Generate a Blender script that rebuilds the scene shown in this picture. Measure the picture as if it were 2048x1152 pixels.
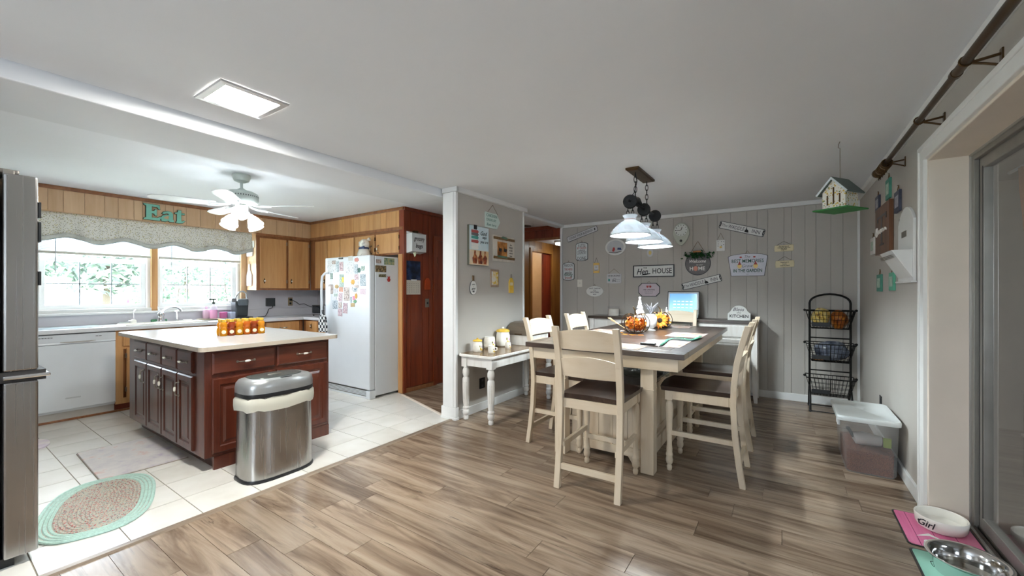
import bpy, bmesh, math, random
from mathutils import Vector, Matrix
random.seed(7)
R = math.radians
SC = bpy.context.scene
for _o in list(bpy.data.objects): bpy.data.objects.remove(_o, do_unlink=True)

# ------------------------------------------------------------------ camera, sky, exposure
FPX, HC, HY = 814.0, 1.351, 582.0            # focal length in pixels of a 2048 wide frame, eye height, horizon row
YAW = math.atan2(546, 814)
cam_data = bpy.data.cameras.new('camera'); cam = bpy.data.objects.new('camera', cam_data)
SC.collection.objects.link(cam)
cam.location = (0, 0, HC); cam.rotation_euler = (R(90), 0, YAW)
cam_data.sensor_fit = 'HORIZONTAL'; cam_data.sensor_width = 36.0
cam_data.lens = 36.0 * FPX / 2048
cam_data.shift_y = (HY - 576) / 2048
cam_data.clip_start = 0.05; cam_data.clip_end = 200
SC.camera = cam

world = bpy.data.worlds.new('sky'); SC.world = world; world.use_nodes = True
bgn = world.node_tree.nodes['Background']
bgn.inputs[0].default_value = (0.77, 0.89, 1.0, 1); bgn.inputs[1].default_value = 7.0

SC.view_settings.view_transform = 'Standard'; SC.view_settings.look = 'None'
SC.view_settings.gamma = 1.0; SC.view_settings.use_curve_mapping = False
SC.view_settings.exposure = 1.78

# ------------------------------------------------------------------ pixel -> place helpers
_s, _c = math.sin(YAW), math.cos(YAW)
def ray(px, py):
    r = (px - 1024) / FPX
    return (-_s + r * _c, _c + r * _s, (HY - py) / FPX)
def fl(px, py, z=0.0):
    d = ray(px, py); t = (z - HC) / d[2]; return (d[0] * t, d[1] * t, z)
def xp(px, py, X):
    d = ray(px, py); t = X / d[0]; return (X, d[1] * t, HC + d[2] * t)
def yp(px, py, Y):
    d = ray(px, py); t = Y / d[1]; return (d[0] * t, Y, HC + d[2] * t)

# ------------------------------------------------------------------ mesh builder
COL = SC.collection
OFF = {}
class M:
    def __init__(s): s.v = []; s.f = []
    def add(s, vs, fs):
        n = len(s.v); s.v += [tuple(p) for p in vs]; s.f += [tuple(i + n for i in f) for f in fs]; return s
    def box(s, x0, x1, y0, y1, z0, z1):
        if x0 > x1: x0, x1 = x1, x0
        if y0 > y1: y0, y1 = y1, y0
        if z0 > z1: z0, z1 = z1, z0
        s.nb = getattr(s, 'nb', -1)+1; e = .0003*(s.nb % 8)      # stacked boxes never share a face plane
        x0 -= e; x1 += e; y0 -= e; y1 += e; z0 -= e; z1 += e
        return s.add([(x0,y0,z0),(x1,y0,z0),(x1,y1,z0),(x0,y1,z0),(x0,y0,z1),(x1,y0,z1),(x1,y1,z1),(x0,y1,z1)],
                     [(0,3,2,1),(4,5,6,7),(0,1,5,4),(1,2,6,5),(2,3,7,6),(3,0,4,7)])
    def loft(s, rings, cap=True, close=True):
        n = len(rings[0]); vs = [p for r in rings for p in r]; fs = []
        for i in range(len(rings) - 1):
            for j in range(n if close else n - 1):
                k = (j + 1) % n
                fs.append((i*n+j, i*n+k, (i+1)*n+k, (i+1)*n+j))
        if cap:
            fs.append(tuple(range(n - 1, -1, -1))); fs.append(tuple(range((len(rings)-1)*n, len(rings)*n)))
        return s.add(vs, fs)
    def lathe(s, prof, c=(0,0,0), seg=16, sx=1, sy=1, cap=True):
        rings = [[(c[0]+max(r,1e-4)*sx*math.cos(2*math.pi*j/seg), c[1]+max(r,1e-4)*sy*math.sin(2*math.pi*j/seg), c[2]+z) for j in range(seg)] for r, z in prof]
        return s.loft(rings, cap)
    def tube(s, pts, r, seg=8, cap=True):
        pts = [Vector(p) for p in pts]; rings = []
        rr = r if isinstance(r, (list, tuple)) else [r] * len(pts)
        t = (pts[1] - pts[0]).normalized()
        up = Vector((0,0,1)) if abs(t.z) < .9 else Vector((1,0,0))
        a = t.cross(up).normalized(); b = t.cross(a).normalized()
        for i, p in enumerate(pts):
            q = pts[min(i+1, len(pts)-1)] - pts[max(i-1, 0)]
            if q.length > 1e-9:
                t = q.normalized(); a = (a - t * a.dot(t)).normalized(); b = t.cross(a)
            rings.append([p + (a*math.cos(2*math.pi*j/seg) + b*math.sin(2*math.pi*j/seg)) * rr[i] for j in range(seg)])
        return s.loft(rings, cap)
    def ring(s, pts, r, seg=6):
        pts = [Vector(p) for p in pts]; n = len(pts); vs = []; fs = []
        for i, p in enumerate(pts):
            t = (pts[(i+1) % n] - pts[i-1]).normalized()
            up = Vector((0.123,0.01,1)) if abs(t.z) < .95 else Vector((1,0.1,0))
            c0 = sum(pts, Vector()) / n; o = (p - c0); o = (o - t*o.dot(t)).normalized(); b = t.cross(o)
            vs += [p + (o*math.cos(2*math.pi*j/seg) + b*math.sin(2*math.pi*j/seg))*r for j in range(seg)]
        for i in range(n):
            k = (i+1) % n
            for j in range(seg):
                l = (j+1) % seg; fs.append((i*seg+j, i*seg+l, k*seg+l, k*seg+j))
        return s.add(vs, fs)
    def prism(s, poly, a, b, ax='y'):
        # poly: list of (u, w); ax 'y': (u, ., w); 'x': (., u, w); 'z': (u, w, .)
        g = {'y': lambda u,w,t:(u,t,w), 'x': lambda u,w,t:(t,u,w), 'z': lambda u,w,t:(u,w,t)}[ax]
        return s.loft([[g(u,w,a) for u,w in poly], [g(u,w,b) for u,w in poly]])
    def ball(s, c, r, seg=12, n=8, sx=1, sy=1, sz=1):
        prof = [(r*math.sin(math.pi*i/n), -r*math.cos(math.pi*i/n)*sz) for i in range(n+1)]
        return s.lathe(prof, c, seg, sx, sy)
    def xf(s, mat):
        s.v = [tuple(mat @ Vector(p)) for p in s.v]; return s
    def build(s, name, mat, parent=None, smooth=False, bev=0, origin=None, kind=None, solid=0, sub=0):
        off = OFF.get(parent, (0,0,0)) if parent else None
        if parent is None:
            if origin is None:
                xs=[p[0] for p in s.v]; ys=[p[1] for p in s.v]; zs=[p[2] for p in s.v]
                origin = ((min(xs)+max(xs))/2, (min(ys)+max(ys))/2, min(zs))
            off = origin
        me = bpy.data.meshes.new(name)
        me.from_pydata([(x-off[0], y-off[1], z-off[2]) for x,y,z in s.v], [], s.f)
        bm = bmesh.new(); bm.from_mesh(me); bmesh.ops.recalc_face_normals(bm, faces=bm.faces); bm.to_mesh(me); bm.free()
        if mat: me.materials.append(mat)
        o = bpy.data.objects.new(name, me); COL.objects.link(o)
        if parent is None: o.location = off; OFF[o] = tuple(off)
        else: o.parent = parent; OFF[o] = OFF.get(parent, (0,0,0))
        if smooth:
            me.polygons.foreach_set('use_smooth', [True]*len(me.polygons))
            try: me.set_sharp_from_angle(angle=R(40))
            except Exception: pass
        if solid:
            md = o.modifiers.new('s','SOLIDIFY'); md.thickness = solid; md.offset = 0
        if bev:
            md = o.modifiers.new('b','BEVEL'); md.width = bev; md.segments = 2; md.limit_method = 'ANGLE'; md.angle_limit = R(50)
        if sub:
            md = o.modifiers.new('u','SUBSURF'); md.levels = sub; md.render_levels = sub
        if kind: o['kind'] = kind
        return o

def thing(name, label, cat, loc=(0,0,0), group=None, kind=None, rot=0):
    o = bpy.data.objects.new(name, None); COL.objects.link(o); o.location = loc
    o.empty_display_size = .05; o.rotation_euler = (0,0,rot)
    OFF[o] = tuple(loc) if not rot else (0,0,0)
    if kind: o['kind'] = kind
    if label: o['label'] = label
    if cat: o['category'] = cat
    if group: o['group'] = group
    return o
def tag(o, label, cat, group=None):
    o['label'] = label; o['category'] = cat
    if group: o['group'] = group
    return o
def struct(o, label=None, cat=None):
    o['kind'] = 'structure'
    if label: o['label'] = label
    if cat: o['category'] = cat
    return o
def dup(root, loc, rot=0, label=None):
    r = root.copy(); COL.objects.link(r); r.location = loc; r.rotation_euler = (0,0,rot)
    if label: r['label'] = label
    for ch in list(root.children):
        c = ch.copy(); COL.objects.link(c); c.parent = r
        for g in list(ch.children):
            d = g.copy(); COL.objects.link(d); d.parent = c
    return r
def shared(name, me, loc, parent, scale=(1,1,1), rot=(0,0,0)):
    o = bpy.data.objects.new(name, me); COL.objects.link(o); o.parent = parent
    po = OFF.get(parent, (0,0,0)); o.location = (loc[0]-po[0], loc[1]-po[1], loc[2]-po[2]); o.scale = scale; o.rotation_euler = rot
    return o

# ------------------------------------------------------------------ materials
def S(r, g, b):
    f = lambda u: (u/12.92 if u <= .04045 else ((u+.055)/1.055)**2.4)
    return (f(r/255), f(g/255), f(b/255), 1)
MATS = {}
def base_mat(name):
    m = bpy.data.materials.new(name); m.use_nodes = True
    n = m.node_tree.nodes; l = m.node_tree.links
    return m, n, l, n['Principled BSDF']
def coords(n, l, rnd=6.0):
    tc = n.new('ShaderNodeTexCoord')
    if not rnd: return tc.outputs['Object']
    oi = n.new('ShaderNodeObjectInfo'); mu = n.new('ShaderNodeMath'); mu.operation = 'MULTIPLY'; mu.inputs[1].default_value = rnd
    l.new(oi.outputs['Random'], mu.inputs[0])
    ad = n.new('ShaderNodeVectorMath'); ad.operation = 'ADD'
    l.new(tc.outputs['Object'], ad.inputs[0]); l.new(mu.outputs[0], ad.inputs[1])
    return ad.outputs[0]
def flat(name, c, rough=.5, metal=0, spec=.5, var=.06, vscale=8, bump=0, bscale=60, coat=0, aniso=0, emit=0, ecol=None, alpha=1, trans=0, ior=1.45):
    if name in MATS: return MATS[name]
    m, n, l, p = base_mat(name)
    p.inputs['Roughness'].default_value = rough; p.inputs['Metallic'].default_value = metal
    p.inputs['Specular IOR Level'].default_value = spec; p.inputs['Coat Weight'].default_value = coat
    p.inputs['Transmission Weight'].default_value = trans; p.inputs['IOR'].default_value = ior; p.inputs['Alpha'].default_value = alpha
    p.inputs['Base Color'].default_value = c
    if var:
        nz = n.new('ShaderNodeTexNoise'); nz.inputs['Scale'].default_value = vscale; nz.inputs['Detail'].default_value = 4
        l.new(coords(n, l), nz.inputs['Vector'])
        mr = n.new('ShaderNodeMapRange'); mr.inputs[1].default_value = .3; mr.inputs[2].default_value = .7
        mr.inputs[3].default_value = 1-var; mr.inputs[4].default_value = 1+var
        l.new(nz.outputs['Fac'], mr.inputs[0])
        mx = n.new('ShaderNodeVectorMath'); mx.operation = 'SCALE'; mx.inputs[0].default_value = c[:3]
        l.new(mr.outputs[0], mx.inputs['Scale']); l.new(mx.outputs[0], p.inputs['Base Color'])
    if bump:
        nb = n.new('ShaderNodeTexNoise'); nb.inputs['Scale'].default_value = bscale; nb.inputs['Detail'].default_value = 3
        l.new(coords(n, l, 0), nb.inputs['Vector'])
        bp = n.new('ShaderNodeBump'); bp.inputs['Strength'].default_value = bump; bp.inputs['Distance'].default_value = .004
        l.new(nb.outputs['Fac'], bp.inputs['Height']); l.new(bp.outputs[0], p.inputs['Normal'])
    if emit:
        p.inputs['Emission Color'].default_value = ecol or c; p.inputs['Emission Strength'].default_value = emit
    MATS[name] = m; return m
def wood(name, cs, axis='z', scale=3.0, stretch=12, rough=.4, coat=0, bright=.12, bump=.15, spec=.5, knots=0):
    """streaky grain along one axis; cs: list of (position, colour)"""
    if name in MATS: return MATS[name]
    m, n, l, p = base_mat(name)
    mp = n.new('ShaderNodeMapping'); sc = [scale*stretch]*3; sc['xyz'.index(axis)] = scale
    mp.inputs['Scale'].default_value = sc
    l.new(coords(n, l, 9.0), mp.inputs['Vector'])
    nz = n.new('ShaderNodeTexNoise'); nz.inputs['Scale'].default_value = 1; nz.inputs['Detail'].default_value = 7; nz.inputs['Roughness'].default_value = .62
    nz.inputs['Distortion'].default_value = .6 + knots
    l.new(mp.outputs[0], nz.inputs['Vector'])
    cr = n.new('ShaderNodeValToRGB'); e = cr.color_ramp.elements
    e[0].position, e[0].color = cs[0]; e[1].position, e[1].color = cs[-1]
    for pos, c in cs[1:-1]:
        q = e.new(pos); q.color = c
    l.new(nz.outputs['Fac'], cr.inputs['Fac'])
    oi = n.new('ShaderNodeObjectInfo'); mr = n.new('ShaderNodeMapRange')
    mr.inputs[3].default_value = 1-bright; mr.inputs[4].default_value = 1+bright
    l.new(oi.outputs['Random'], mr.inputs[0])
    mx = n.new('ShaderNodeVectorMath'); mx.operation = 'SCALE'
    l.new(cr.outputs[0], mx.inputs[0]); l.new(mr.outputs[0], mx.inputs['Scale']); l.new(mx.outputs[0], p.inputs['Base Color'])
    p.inputs['Roughness'].default_value = rough; p.inputs['Coat Weight'].default_value = coat; p.inputs['Specular IOR Level'].default_value = spec
    p.inputs['Coat Roughness'].default_value = .15
    if bump:
        bp = n.new('ShaderNodeBump'); bp.inputs['Strength'].default_value = bump; bp.inputs['Distance'].default_value = .002
        l.new(nz.outputs['Fac'], bp.inputs['Height']); l.new(bp.outputs[0], p.inputs['Normal'])
    MATS[name] = m; return m
def spots(name, base, cols, scale=30, thr=.3, rough=.7, kind='voronoi', stretch=(1,1,1)):
    """scattered printed spots of a few colours on a base colour"""
    if name in MATS: return MATS[name]
    m, n, l, p = base_mat(name)
    vec = coords(n, l, 5.0)
    mp = n.new('ShaderNodeMapping'); mp.inputs['Scale'].default_value = stretch; l.new(vec, mp.inputs[0]); vec = mp.outputs[0]
    last = None
    for i, c in enumerate(cols):
        vo = n.new('ShaderNodeTexVoronoi'); vo.inputs['Scale'].default_value = scale*(1+.37*i); vo.inputs['Randomness'].default_value = 1
        nz = n.new('ShaderNodeVectorMath'); nz.operation = 'ADD'; nz.inputs[1].default_value = (i*3.7, i*1.3, i*2.1)
        l.new(vec, nz.inputs[0]); l.new(nz.outputs[0], vo.inputs['Vector'])
        lt = n.new('ShaderNodeMapRange'); lt.inputs[1].default_value = thr; lt.inputs[2].default_value = thr*.75
        l.new(vo.outputs['Distance'], lt.inputs[0])
        mx = n.new('ShaderNodeMix'); mx.data_type = 'RGBA'
        l.new(lt.outputs[0], mx.inputs[0])
        if last is None: mx.inputs[6].default_value = base
        else: l.new(last, mx.inputs[6])
        mx.inputs[7].default_value = c; last = mx.outputs[2]
    l.new(last, p.inputs['Base Color']); p.inputs['Roughness'].default_value = rough
    MATS[name] = m; return m
def blotch(name, cs, scale=6, rough=.6, detail=3, metal=0, spec=.4):
    """soft multi-colour print (watercolour, photo, dried leaves)"""
    if name in MATS: return MATS[name]
    m, n, l, p = base_mat(name)
    nz = n.new('ShaderNodeTexNoise'); nz.inputs['Scale'].default_value = scale; nz.inputs['Detail'].default_value = detail; nz.inputs['Roughness'].default_value = .6
    l.new(coords(n, l, 9.0), nz.inputs['Vector'])
    cr = n.new('ShaderNodeValToRGB'); e = cr.color_ramp.elements
    e[0].position, e[0].color = cs[0]; e[1].position, e[1].color = cs[-1]
    for pos, c in cs[1:-1]:
        q = e.new(pos); q.color = c
    l.new(nz.outputs['Fac'], cr.inputs[0]); l.new(cr.outputs[0], p.inputs['Base Color'])
    p.inputs['Roughness'].default_value = rough; p.inputs['Metallic'].default_value = metal; p.inputs['Specular IOR Level'].default_value = spec
    MATS[name] = m; return m
def steel(name, c, rough=.28, axis='z', amount=.12):
    if name in MATS: return MATS[name]
    m, n, l, p = base_mat(name)
    mp = n.new('ShaderNodeMapping'); sc = [140]*3; sc['xyz'.index(axis)] = .6; mp.inputs['Scale'].default_value = sc
    l.new(coords(n, l, 0), mp.inputs[0])
    nz = n.new('ShaderNodeTexNoise'); nz.inputs['Scale'].default_value = 1; nz.inputs['Detail'].default_value = 2; l.new(mp.outputs[0], nz.inputs['Vector'])
    mr = n.new('ShaderNodeMapRange'); mr.inputs[3].default_value = rough-amount; mr.inputs[4].default_value = rough+amount
    l.new(nz.outputs['Fac'], mr.inputs[0]); l.new(mr.outputs[0], p.inputs['Roughness'])
    p.inputs['Base Color'].default_value = c; p.inputs['Metallic'].default_value = 1
    MATS[name] = m; return m
def glassy(name, tint=(1,1,1,1), f=1.0, rough=0.0):
    """thin clear pane: see-through with a Fresnel reflection"""
    if name in MATS: return MATS[name]
    m = bpy.data.materials.new(name); m.use_nodes = True; n = m.node_tree.nodes; l = m.node_tree.links
    n.clear(); out = n.new('ShaderNodeOutputMaterial')
    tr = n.new('ShaderNodeBsdfTransparent'); tr.inputs[0].default_value = tint
    gl = n.new('ShaderNodeBsdfGlossy'); gl.inputs['Roughness'].default_value = rough
    fr = n.new('ShaderNodeFresnel'); ge = n.new('ShaderNodeNewGeometry'); io = n.new('ShaderNodeMath'); io.operation = 'MULTIPLY_ADD'; io.inputs[1].default_value = 1/1.5-1.5; io.inputs[2].default_value = 1.5
    l.new(ge.outputs['Backfacing'], io.inputs[0]); l.new(io.outputs[0], fr.inputs[0])      # a thin sheet reflects alike from both faces
    mu = n.new('ShaderNodeMath'); mu.operation = 'MULTIPLY'; mu.inputs[1].default_value = f; mu.use_clamp = True
    mx = n.new('ShaderNodeMixShader')
    l.new(fr.outputs[0], mu.inputs[0]); l.new(mu.outputs[0], mx.inputs[0]); l.new(tr.outputs[0], mx.inputs[1]); l.new(gl.outputs[0], mx.inputs[2])
    l.new(mx.outputs[0], out.inputs[0]); MATS[name] = m; return m
def milk(name, c, w=.5, rough=.4, clear=0.0):
    """translucent milky sheet: diffuse + translucent (+ a little see-through)"""
    if name in MATS: return MATS[name]
    m = bpy.data.materials.new(name); m.use_nodes = True; n = m.node_tree.nodes; l = m.node_tree.links
    n.clear(); out = n.new('ShaderNodeOutputMaterial')
    di = n.new('ShaderNodeBsdfPrincipled'); di.inputs['Base Color'].default_value = c; di.inputs['Roughness'].default_value = rough
    tl = n.new('ShaderNodeBsdfTranslucent'); tl.inputs[0].default_value = c
    mx = n.new('ShaderNodeMixShader'); mx.inputs[0].default_value = w
    l.new(di.outputs[0], mx.inputs[1]); l.new(tl.outputs[0], mx.inputs[2]); last = mx.outputs[0]
    if clear:
        tr = n.new('ShaderNodeBsdfTransparent'); m2 = n.new('ShaderNodeMixShader'); m2.inputs[0].default_value = clear
        l.new(last, m2.inputs[1]); l.new(tr.outputs[0], m2.inputs[2]); last = m2.outputs[0]
    l.new(last, out.inputs[0]); MATS[name] = m; return m
def emis(name, c, st):
    if name in MATS: return MATS[name]
    m = bpy.data.materials.new(name); m.use_nodes = True; n = m.node_tree.nodes; l = m.node_tree.links
    n.clear(); out = n.new('ShaderNodeOutputMaterial'); e = n.new('ShaderNodeEmission'); e.inputs[0].default_value = c; e.inputs[1].default_value = st
    l.new(e.outputs[0], out.inputs[0]); MATS[name] = m; return m

WHITE = flat('white_paint', S(228,228,226), .45, var=.02)
CEIL = flat('ceiling_paint', S(228,230,233), .8, var=.02, vscale=1.5, bump=.05, bscale=25)
KCEIL = flat('kitchen_ceiling_paint', S(236,238,242), .8, var=.02, vscale=1.5)
GREIGE = flat('greige_wall', S(186,181,174), .6, var=.025, vscale=2, bump=.04, bscale=90)
BEIGE = flat('beige_jamb', S(226,214,200), .5, var=.04, vscale=3)
SPLASH = flat('backsplash_laminate', S(214,212,218), .35, var=.02)
HONEY = wood('honey_wood', [(.25,S(186,132,78)),(.5,S(206,154,98)),(.75,S(218,172,118))], 'z', 1.0, 14, .38, .15, .07, .05)
FASCIA = wood('fascia_wood', [(.25,S(200,160,118)),(.5,S(216,180,140)),(.75,S(226,194,156))], 'z', 1.0, 10, .4, .1, .07, .05)
STILE = wood('cabinet_frame_wood', [(.3,S(128,78,42)),(.55,S(152,98,58)),(.8,S(168,114,70))], 'z', 1.5, 12, .38, .15, .05, .05)
MAHOG = wood('mahogany_panel', [(.25,S(98,34,12)),(.5,S(126,50,20)),(.78,S(144,66,28))], 'z', 1.0, 12, .32, .25, .10)
HALLY = wood('hall_panel_wood', [(.25,S(96,54,16)),(.5,S(140,92,36)),(.78,S(166,116,54))], 'z', 1.2, 10, .4, .1, .12)
ISLE = wood('island_cherry', [(.25,S(50,20,12)),(.5,S(84,38,24)),(.8,S(108,54,36))], 'z', 1.5, 10, .3, .3, .05)
ISLEH = wood('island_cherry_flat', [(.25,S(50,20,12)),(.5,S(84,38,24)),(.8,S(108,54,36))], 'y', 1.5, 10, .3, .3, .05)
ISLEX = wood('island_cherry_long', [(.25,S(50,20,12)),(.5,S(84,38,24)),(.8,S(108,54,36))], 'x', 1.5, 10, .3, .3, .05)
CTOP = flat('counter_laminate', S(190,188,185), .22, var=.025, vscale=30)
KTOP = flat('kitchen_counter_laminate', S(222,222,224), .22, var=.02, vscale=30)
CEDGE = flat('counter_edge', S(188,176,160), .35, var=.03)
APPL = flat('appliance_white', S(224,228,232), .28, var=.01)
STEEL = steel('brushed_steel', (.40,.39,.38,1), .26, 'z', .05)
STEELH = steel('brushed_steel_horizontal', (.45,.44,.43,1), .26, 'x', .05)
CHROME = flat('chrome', (.8,.8,.82,1), .08, 1, var=0)
PEWTER = flat('pewter', S(150,142,130), .35, .9, var=.1)
BLACKM = flat('black_metal', S(28,27,26), .45, .6, var=.1)
BLACKP = flat('black_plastic', S(30,31,33), .35, var=.05)
DKGREY = flat('dark_grey_plastic', S(62,66,68), .4, var=.05)
BRONZE = flat('oil_rubbed_bronze', S(82,62,38), .35, .7, var=.2)
def plank_mat():
    m, n, l, p = base_mat('vinyl_plank'); vec = coords(n, l, 23.0)
    def noise(scale, detail, rough, dist, shift=0):
        mp = n.new('ShaderNodeMapping'); mp.inputs['Scale'].default_value = scale; mp.inputs['Location'].default_value = (shift, shift, 0); l.new(vec, mp.inputs[0])
        z = n.new('ShaderNodeTexNoise'); z.inputs['Scale'].default_value = 1; z.inputs['Detail'].default_value = detail; z.inputs['Roughness'].default_value = rough; z.inputs['Distortion'].default_value = dist
        l.new(mp.outputs[0], z.inputs['Vector']); return z.outputs['Fac']
    a = noise((1.1,10,1), 6, .6, 1.0)
    cr = n.new('ShaderNodeValToRGB'); e = cr.color_ramp.elements; e[0].position = .28; e[0].color = S(92,75,60); e[1].position = .78; e[1].color = S(170,152,132)
    for q, c in ((.42,S(126,106,88)),(.52,S(148,128,109)),(.62,S(160,141,122))): k = e.new(q); k.color = c
    l.new(a, cr.inputs[0])
    b = noise((2.2,42,1), 5, .65, .8, 4.0)
    mr = n.new('ShaderNodeMapRange'); mr.inputs[1].default_value = .30; mr.inputs[2].default_value = .45; mr.inputs[3].default_value = .70; mr.inputs[4].default_value = 1; l.new(b, mr.inputs[0])
    c2 = noise((3.0,26,1), 3, .5, 1.5, 9.0)
    m2 = n.new('ShaderNodeMapRange'); m2.inputs[1].default_value = .24; m2.inputs[2].default_value = .32; m2.inputs[3].default_value = .45; m2.inputs[4].default_value = 1; l.new(c2, m2.inputs[0])
    mu = n.new('ShaderNodeMath'); mu.operation = 'MULTIPLY'; l.new(mr.outputs[0], mu.inputs[0]); l.new(m2.outputs[0], mu.inputs[1])
    oi = n.new('ShaderNodeObjectInfo'); m3 = n.new('ShaderNodeMapRange'); m3.inputs[3].default_value = .90; m3.inputs[4].default_value = 1.12; l.new(oi.outputs['Random'], m3.inputs[0])
    m4 = n.new('ShaderNodeMath'); m4.operation = 'MULTIPLY'; l.new(mu.outputs[0], m4.inputs[0]); l.new(m3.outputs[0], m4.inputs[1])
    vs = n.new('ShaderNodeVectorMath'); vs.operation = 'SCALE'; l.new(cr.outputs[0], vs.inputs[0]); l.new(m4.outputs[0], vs.inputs['Scale']); l.new(vs.outputs[0], p.inputs['Base Color'])
    p.inputs['Roughness'].default_value = .27
    bp = n.new('ShaderNodeBump'); bp.inputs['Strength'].default_value = .10; bp.inputs['Distance'].default_value = .001; l.new(b, bp.inputs['Height']); l.new(bp.outputs[0], p.inputs['Normal'])
    MATS['vinyl_plank'] = m; return m
PLANK = plank_mat()
GROUT = flat('grout', S(150,140,126), .8, var=.1)
TILE = blotch('ceramic_tile', [(.3,S(222,218,210)),(.5,S(230,227,220)),(.75,S(236,233,227))], 3, .22)
DKTOP = wood('dark_tabletop', [(.25,S(44,34,29)),(.5,S(72,58,50)),(.78,S(98,84,75))], 'x', 1.5, 10, .32, .1, .06)
DKTOPY = wood('dark_tabletop_long', [(.25,S(44,34,29)),(.5,S(72,58,50)),(.78,S(98,84,75))], 'y', 1.5, 10, .32, .1, .06)
DKEDGE = wood('dark_table_edge', [(.25,S(52,30,20)),(.5,S(78,48,32)),(.78,S(96,62,42))], 'x', 2, 10, .4, .1, .06)
SEATW = wood('dark_seat_wood', [(.25,S(32,22,18)),(.5,S(54,38,31)),(.78,S(78,60,50))], 'y', 2, 9, .28, .2, .05)
DISTR = wood('distressed_white', [(.22,S(192,170,138)),(.42,S(209,191,165)),(.8,S(218,203,182))], 'z', 2.2, 7, .5, 0, .02)
DISTRX = wood('distressed_white_across', [(.22,S(192,170,138)),(.42,S(209,191,165)),(.8,S(218,203,182))], 'x', 2.2, 7, .5, 0, .02)
BENCHW = wood('bench_white', [(.2,S(210,202,192)),(.5,S(230,227,222)),(.8,S(236,234,230))], 'z', 2.2, 7, .45, 0, .02)
BROWNT = wood('bench_brown_top', [(.25,S(84,58,30)),(.5,S(122,92,56)),(.78,S(146,116,76))], 'y', 1.6, 10, .22, .3, .03)
CERAM = flat('cream_ceramic', S(238,234,224), .18, var=.02)
YELLOW = flat('yellow_glaze', S(226,186,70), .25, var=.1)
TEXTK = flat('black_lettering', S(34,32,34), .7, var=0)
TEXTW = flat('white_lettering', S(240,238,232), .7, var=0)
GLASS = glassy('window_glass')
ROPE = flat('jute_cord', S(120,92,60), .9, var=.2, vscale=60)

# ------------------------------------------------------------------ shared shape helpers
def rect_loft(m, axis, a0, a1, z0, z1, face, prof):
    """stack of inset rectangles; axis 'x' spans X and faces -Y, 'y' spans Y and faces +X, 'X' spans Y and faces -X"""
    g = {'x': lambda u,n,z:(u, face-n, z), 'y': lambda u,n,z:(face+n, u, z), 'X': lambda u,n,z:(face-n, u, z)}[axis]
    rings = []
    for ins, n in prof:
        rings.append([g(a0+ins,n,z0+ins), g(a1-ins,n,z0+ins), g(a1-ins,n,z1-ins), g(a0+ins,n,z1-ins)])
    return m.loft(rings)
SLAB = [(0,0),(0,.014),(.005,.019)]
RAISED = [(0,0),(0,.012),(.008,.02),(.048,.02),(.056,.011),(.072,.011),(.09,.018)]
DRAWER = [(0,0),(0,.012),(.012,.02),(.02,.02)]
def put(axis, face, u, n, z):
    return {'x': (u, face-n, z), 'y': (face+n, u, z), 'X': (face-n, u, z)}[axis]
def bail(parent, axis, face, u, z, length=.09, vertical=False, white=True):
    """bar pull with two posts and a white ceramic middle"""
    P = lambda d, n: put(axis, face, u + (0 if vertical else d), n, z + (d if vertical else 0))
    h = length/2; m = M()
    m.tube([P(-h,0), P(-h,.018), P(-h*.8,.026)], .004, 6); m.tube([P(h,0), P(h,.018), P(h*.8,.026)], .004, 6)
    m.tube([P(-h*.95,.024), P(-h*.4,.03), P(h*.4,.03), P(h*.95,.024)], .0045, 6)
    m.tube([P(-h-.006,.001), P(-h-.006,.006)], .010, 8); m.tube([P(h+.006,.001), P(h+.006,.006)], .010, 8)
    o = m.build('handle', PEWTER, parent, True)
    if white:
        M().tube([P(-h*.36,.03), P(-h*.2,.03), P(h*.2,.03), P(h*.36,.03)], [.006,.009,.009,.006], 8).build('ceramic_grip', CERAM, o, True)
    return o
def crownbox(name, x0,x1,y0,y1,z0,z1, mat=None):
    return struct(M().box(x0,x1,y0,y1,z0,z1).build(name, mat or WHITE, bev=.004))

FARY, RX, SX, SXB, SY0, SY1 = 6.10, .712, -2.866, -3.026, 3.215, 4.545
CH, KH = 2.44, 2.465
# ------------------------------------------------------------------ floors
floor = M().box(-4.30,.95,-2.6,8.5,-.08,-.005).build('floor', PLANK, origin=(0,0,-.08)); struct(floor, 'grey brown wood plank floor of the dining room', 'floor')
def clip(poly, a, b, c):      # keep a*x + b*y <= c
    out = []
    for i in range(len(poly)):
        p, q = poly[i], poly[(i+1) % len(poly)]
        dp, dq = a*p[0]+b*p[1]-c, a*q[0]+b*q[1]-c
        if dp <= 0: out.append(p)
        if (dp < 0) != (dq < 0) and abs(dp-dq) > 1e-9:
            t = dp/(dp-dq); out.append((p[0]+t*(q[0]-p[0]), p[1]+t*(q[1]-p[1])))
    return out
DA, DB = (-4.15,3.61), (-3.03,3.23)           # diagonal seam between hall planks and kitchen tiles
dn = (DB[1]-DA[1], -(DB[0]-DA[0]))            # normal
dc = dn[0]*DA[0] + dn[1]*DA[1]
if dn[0]*(-3.1) + dn[1]*4.5 > dc: dn = (-dn[0], -dn[1]); dc = -dc     # hall side is <= dc
joints = {0:-1.865, 1:-2.38, -1:-2.13, 3:-1.09, 4:-1.95, 5:-1.455, 6:-1.2, 7:-.42, 8:-.014, 9:-.265, 10:-.42, 11:-.12}
g = .0012
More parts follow.
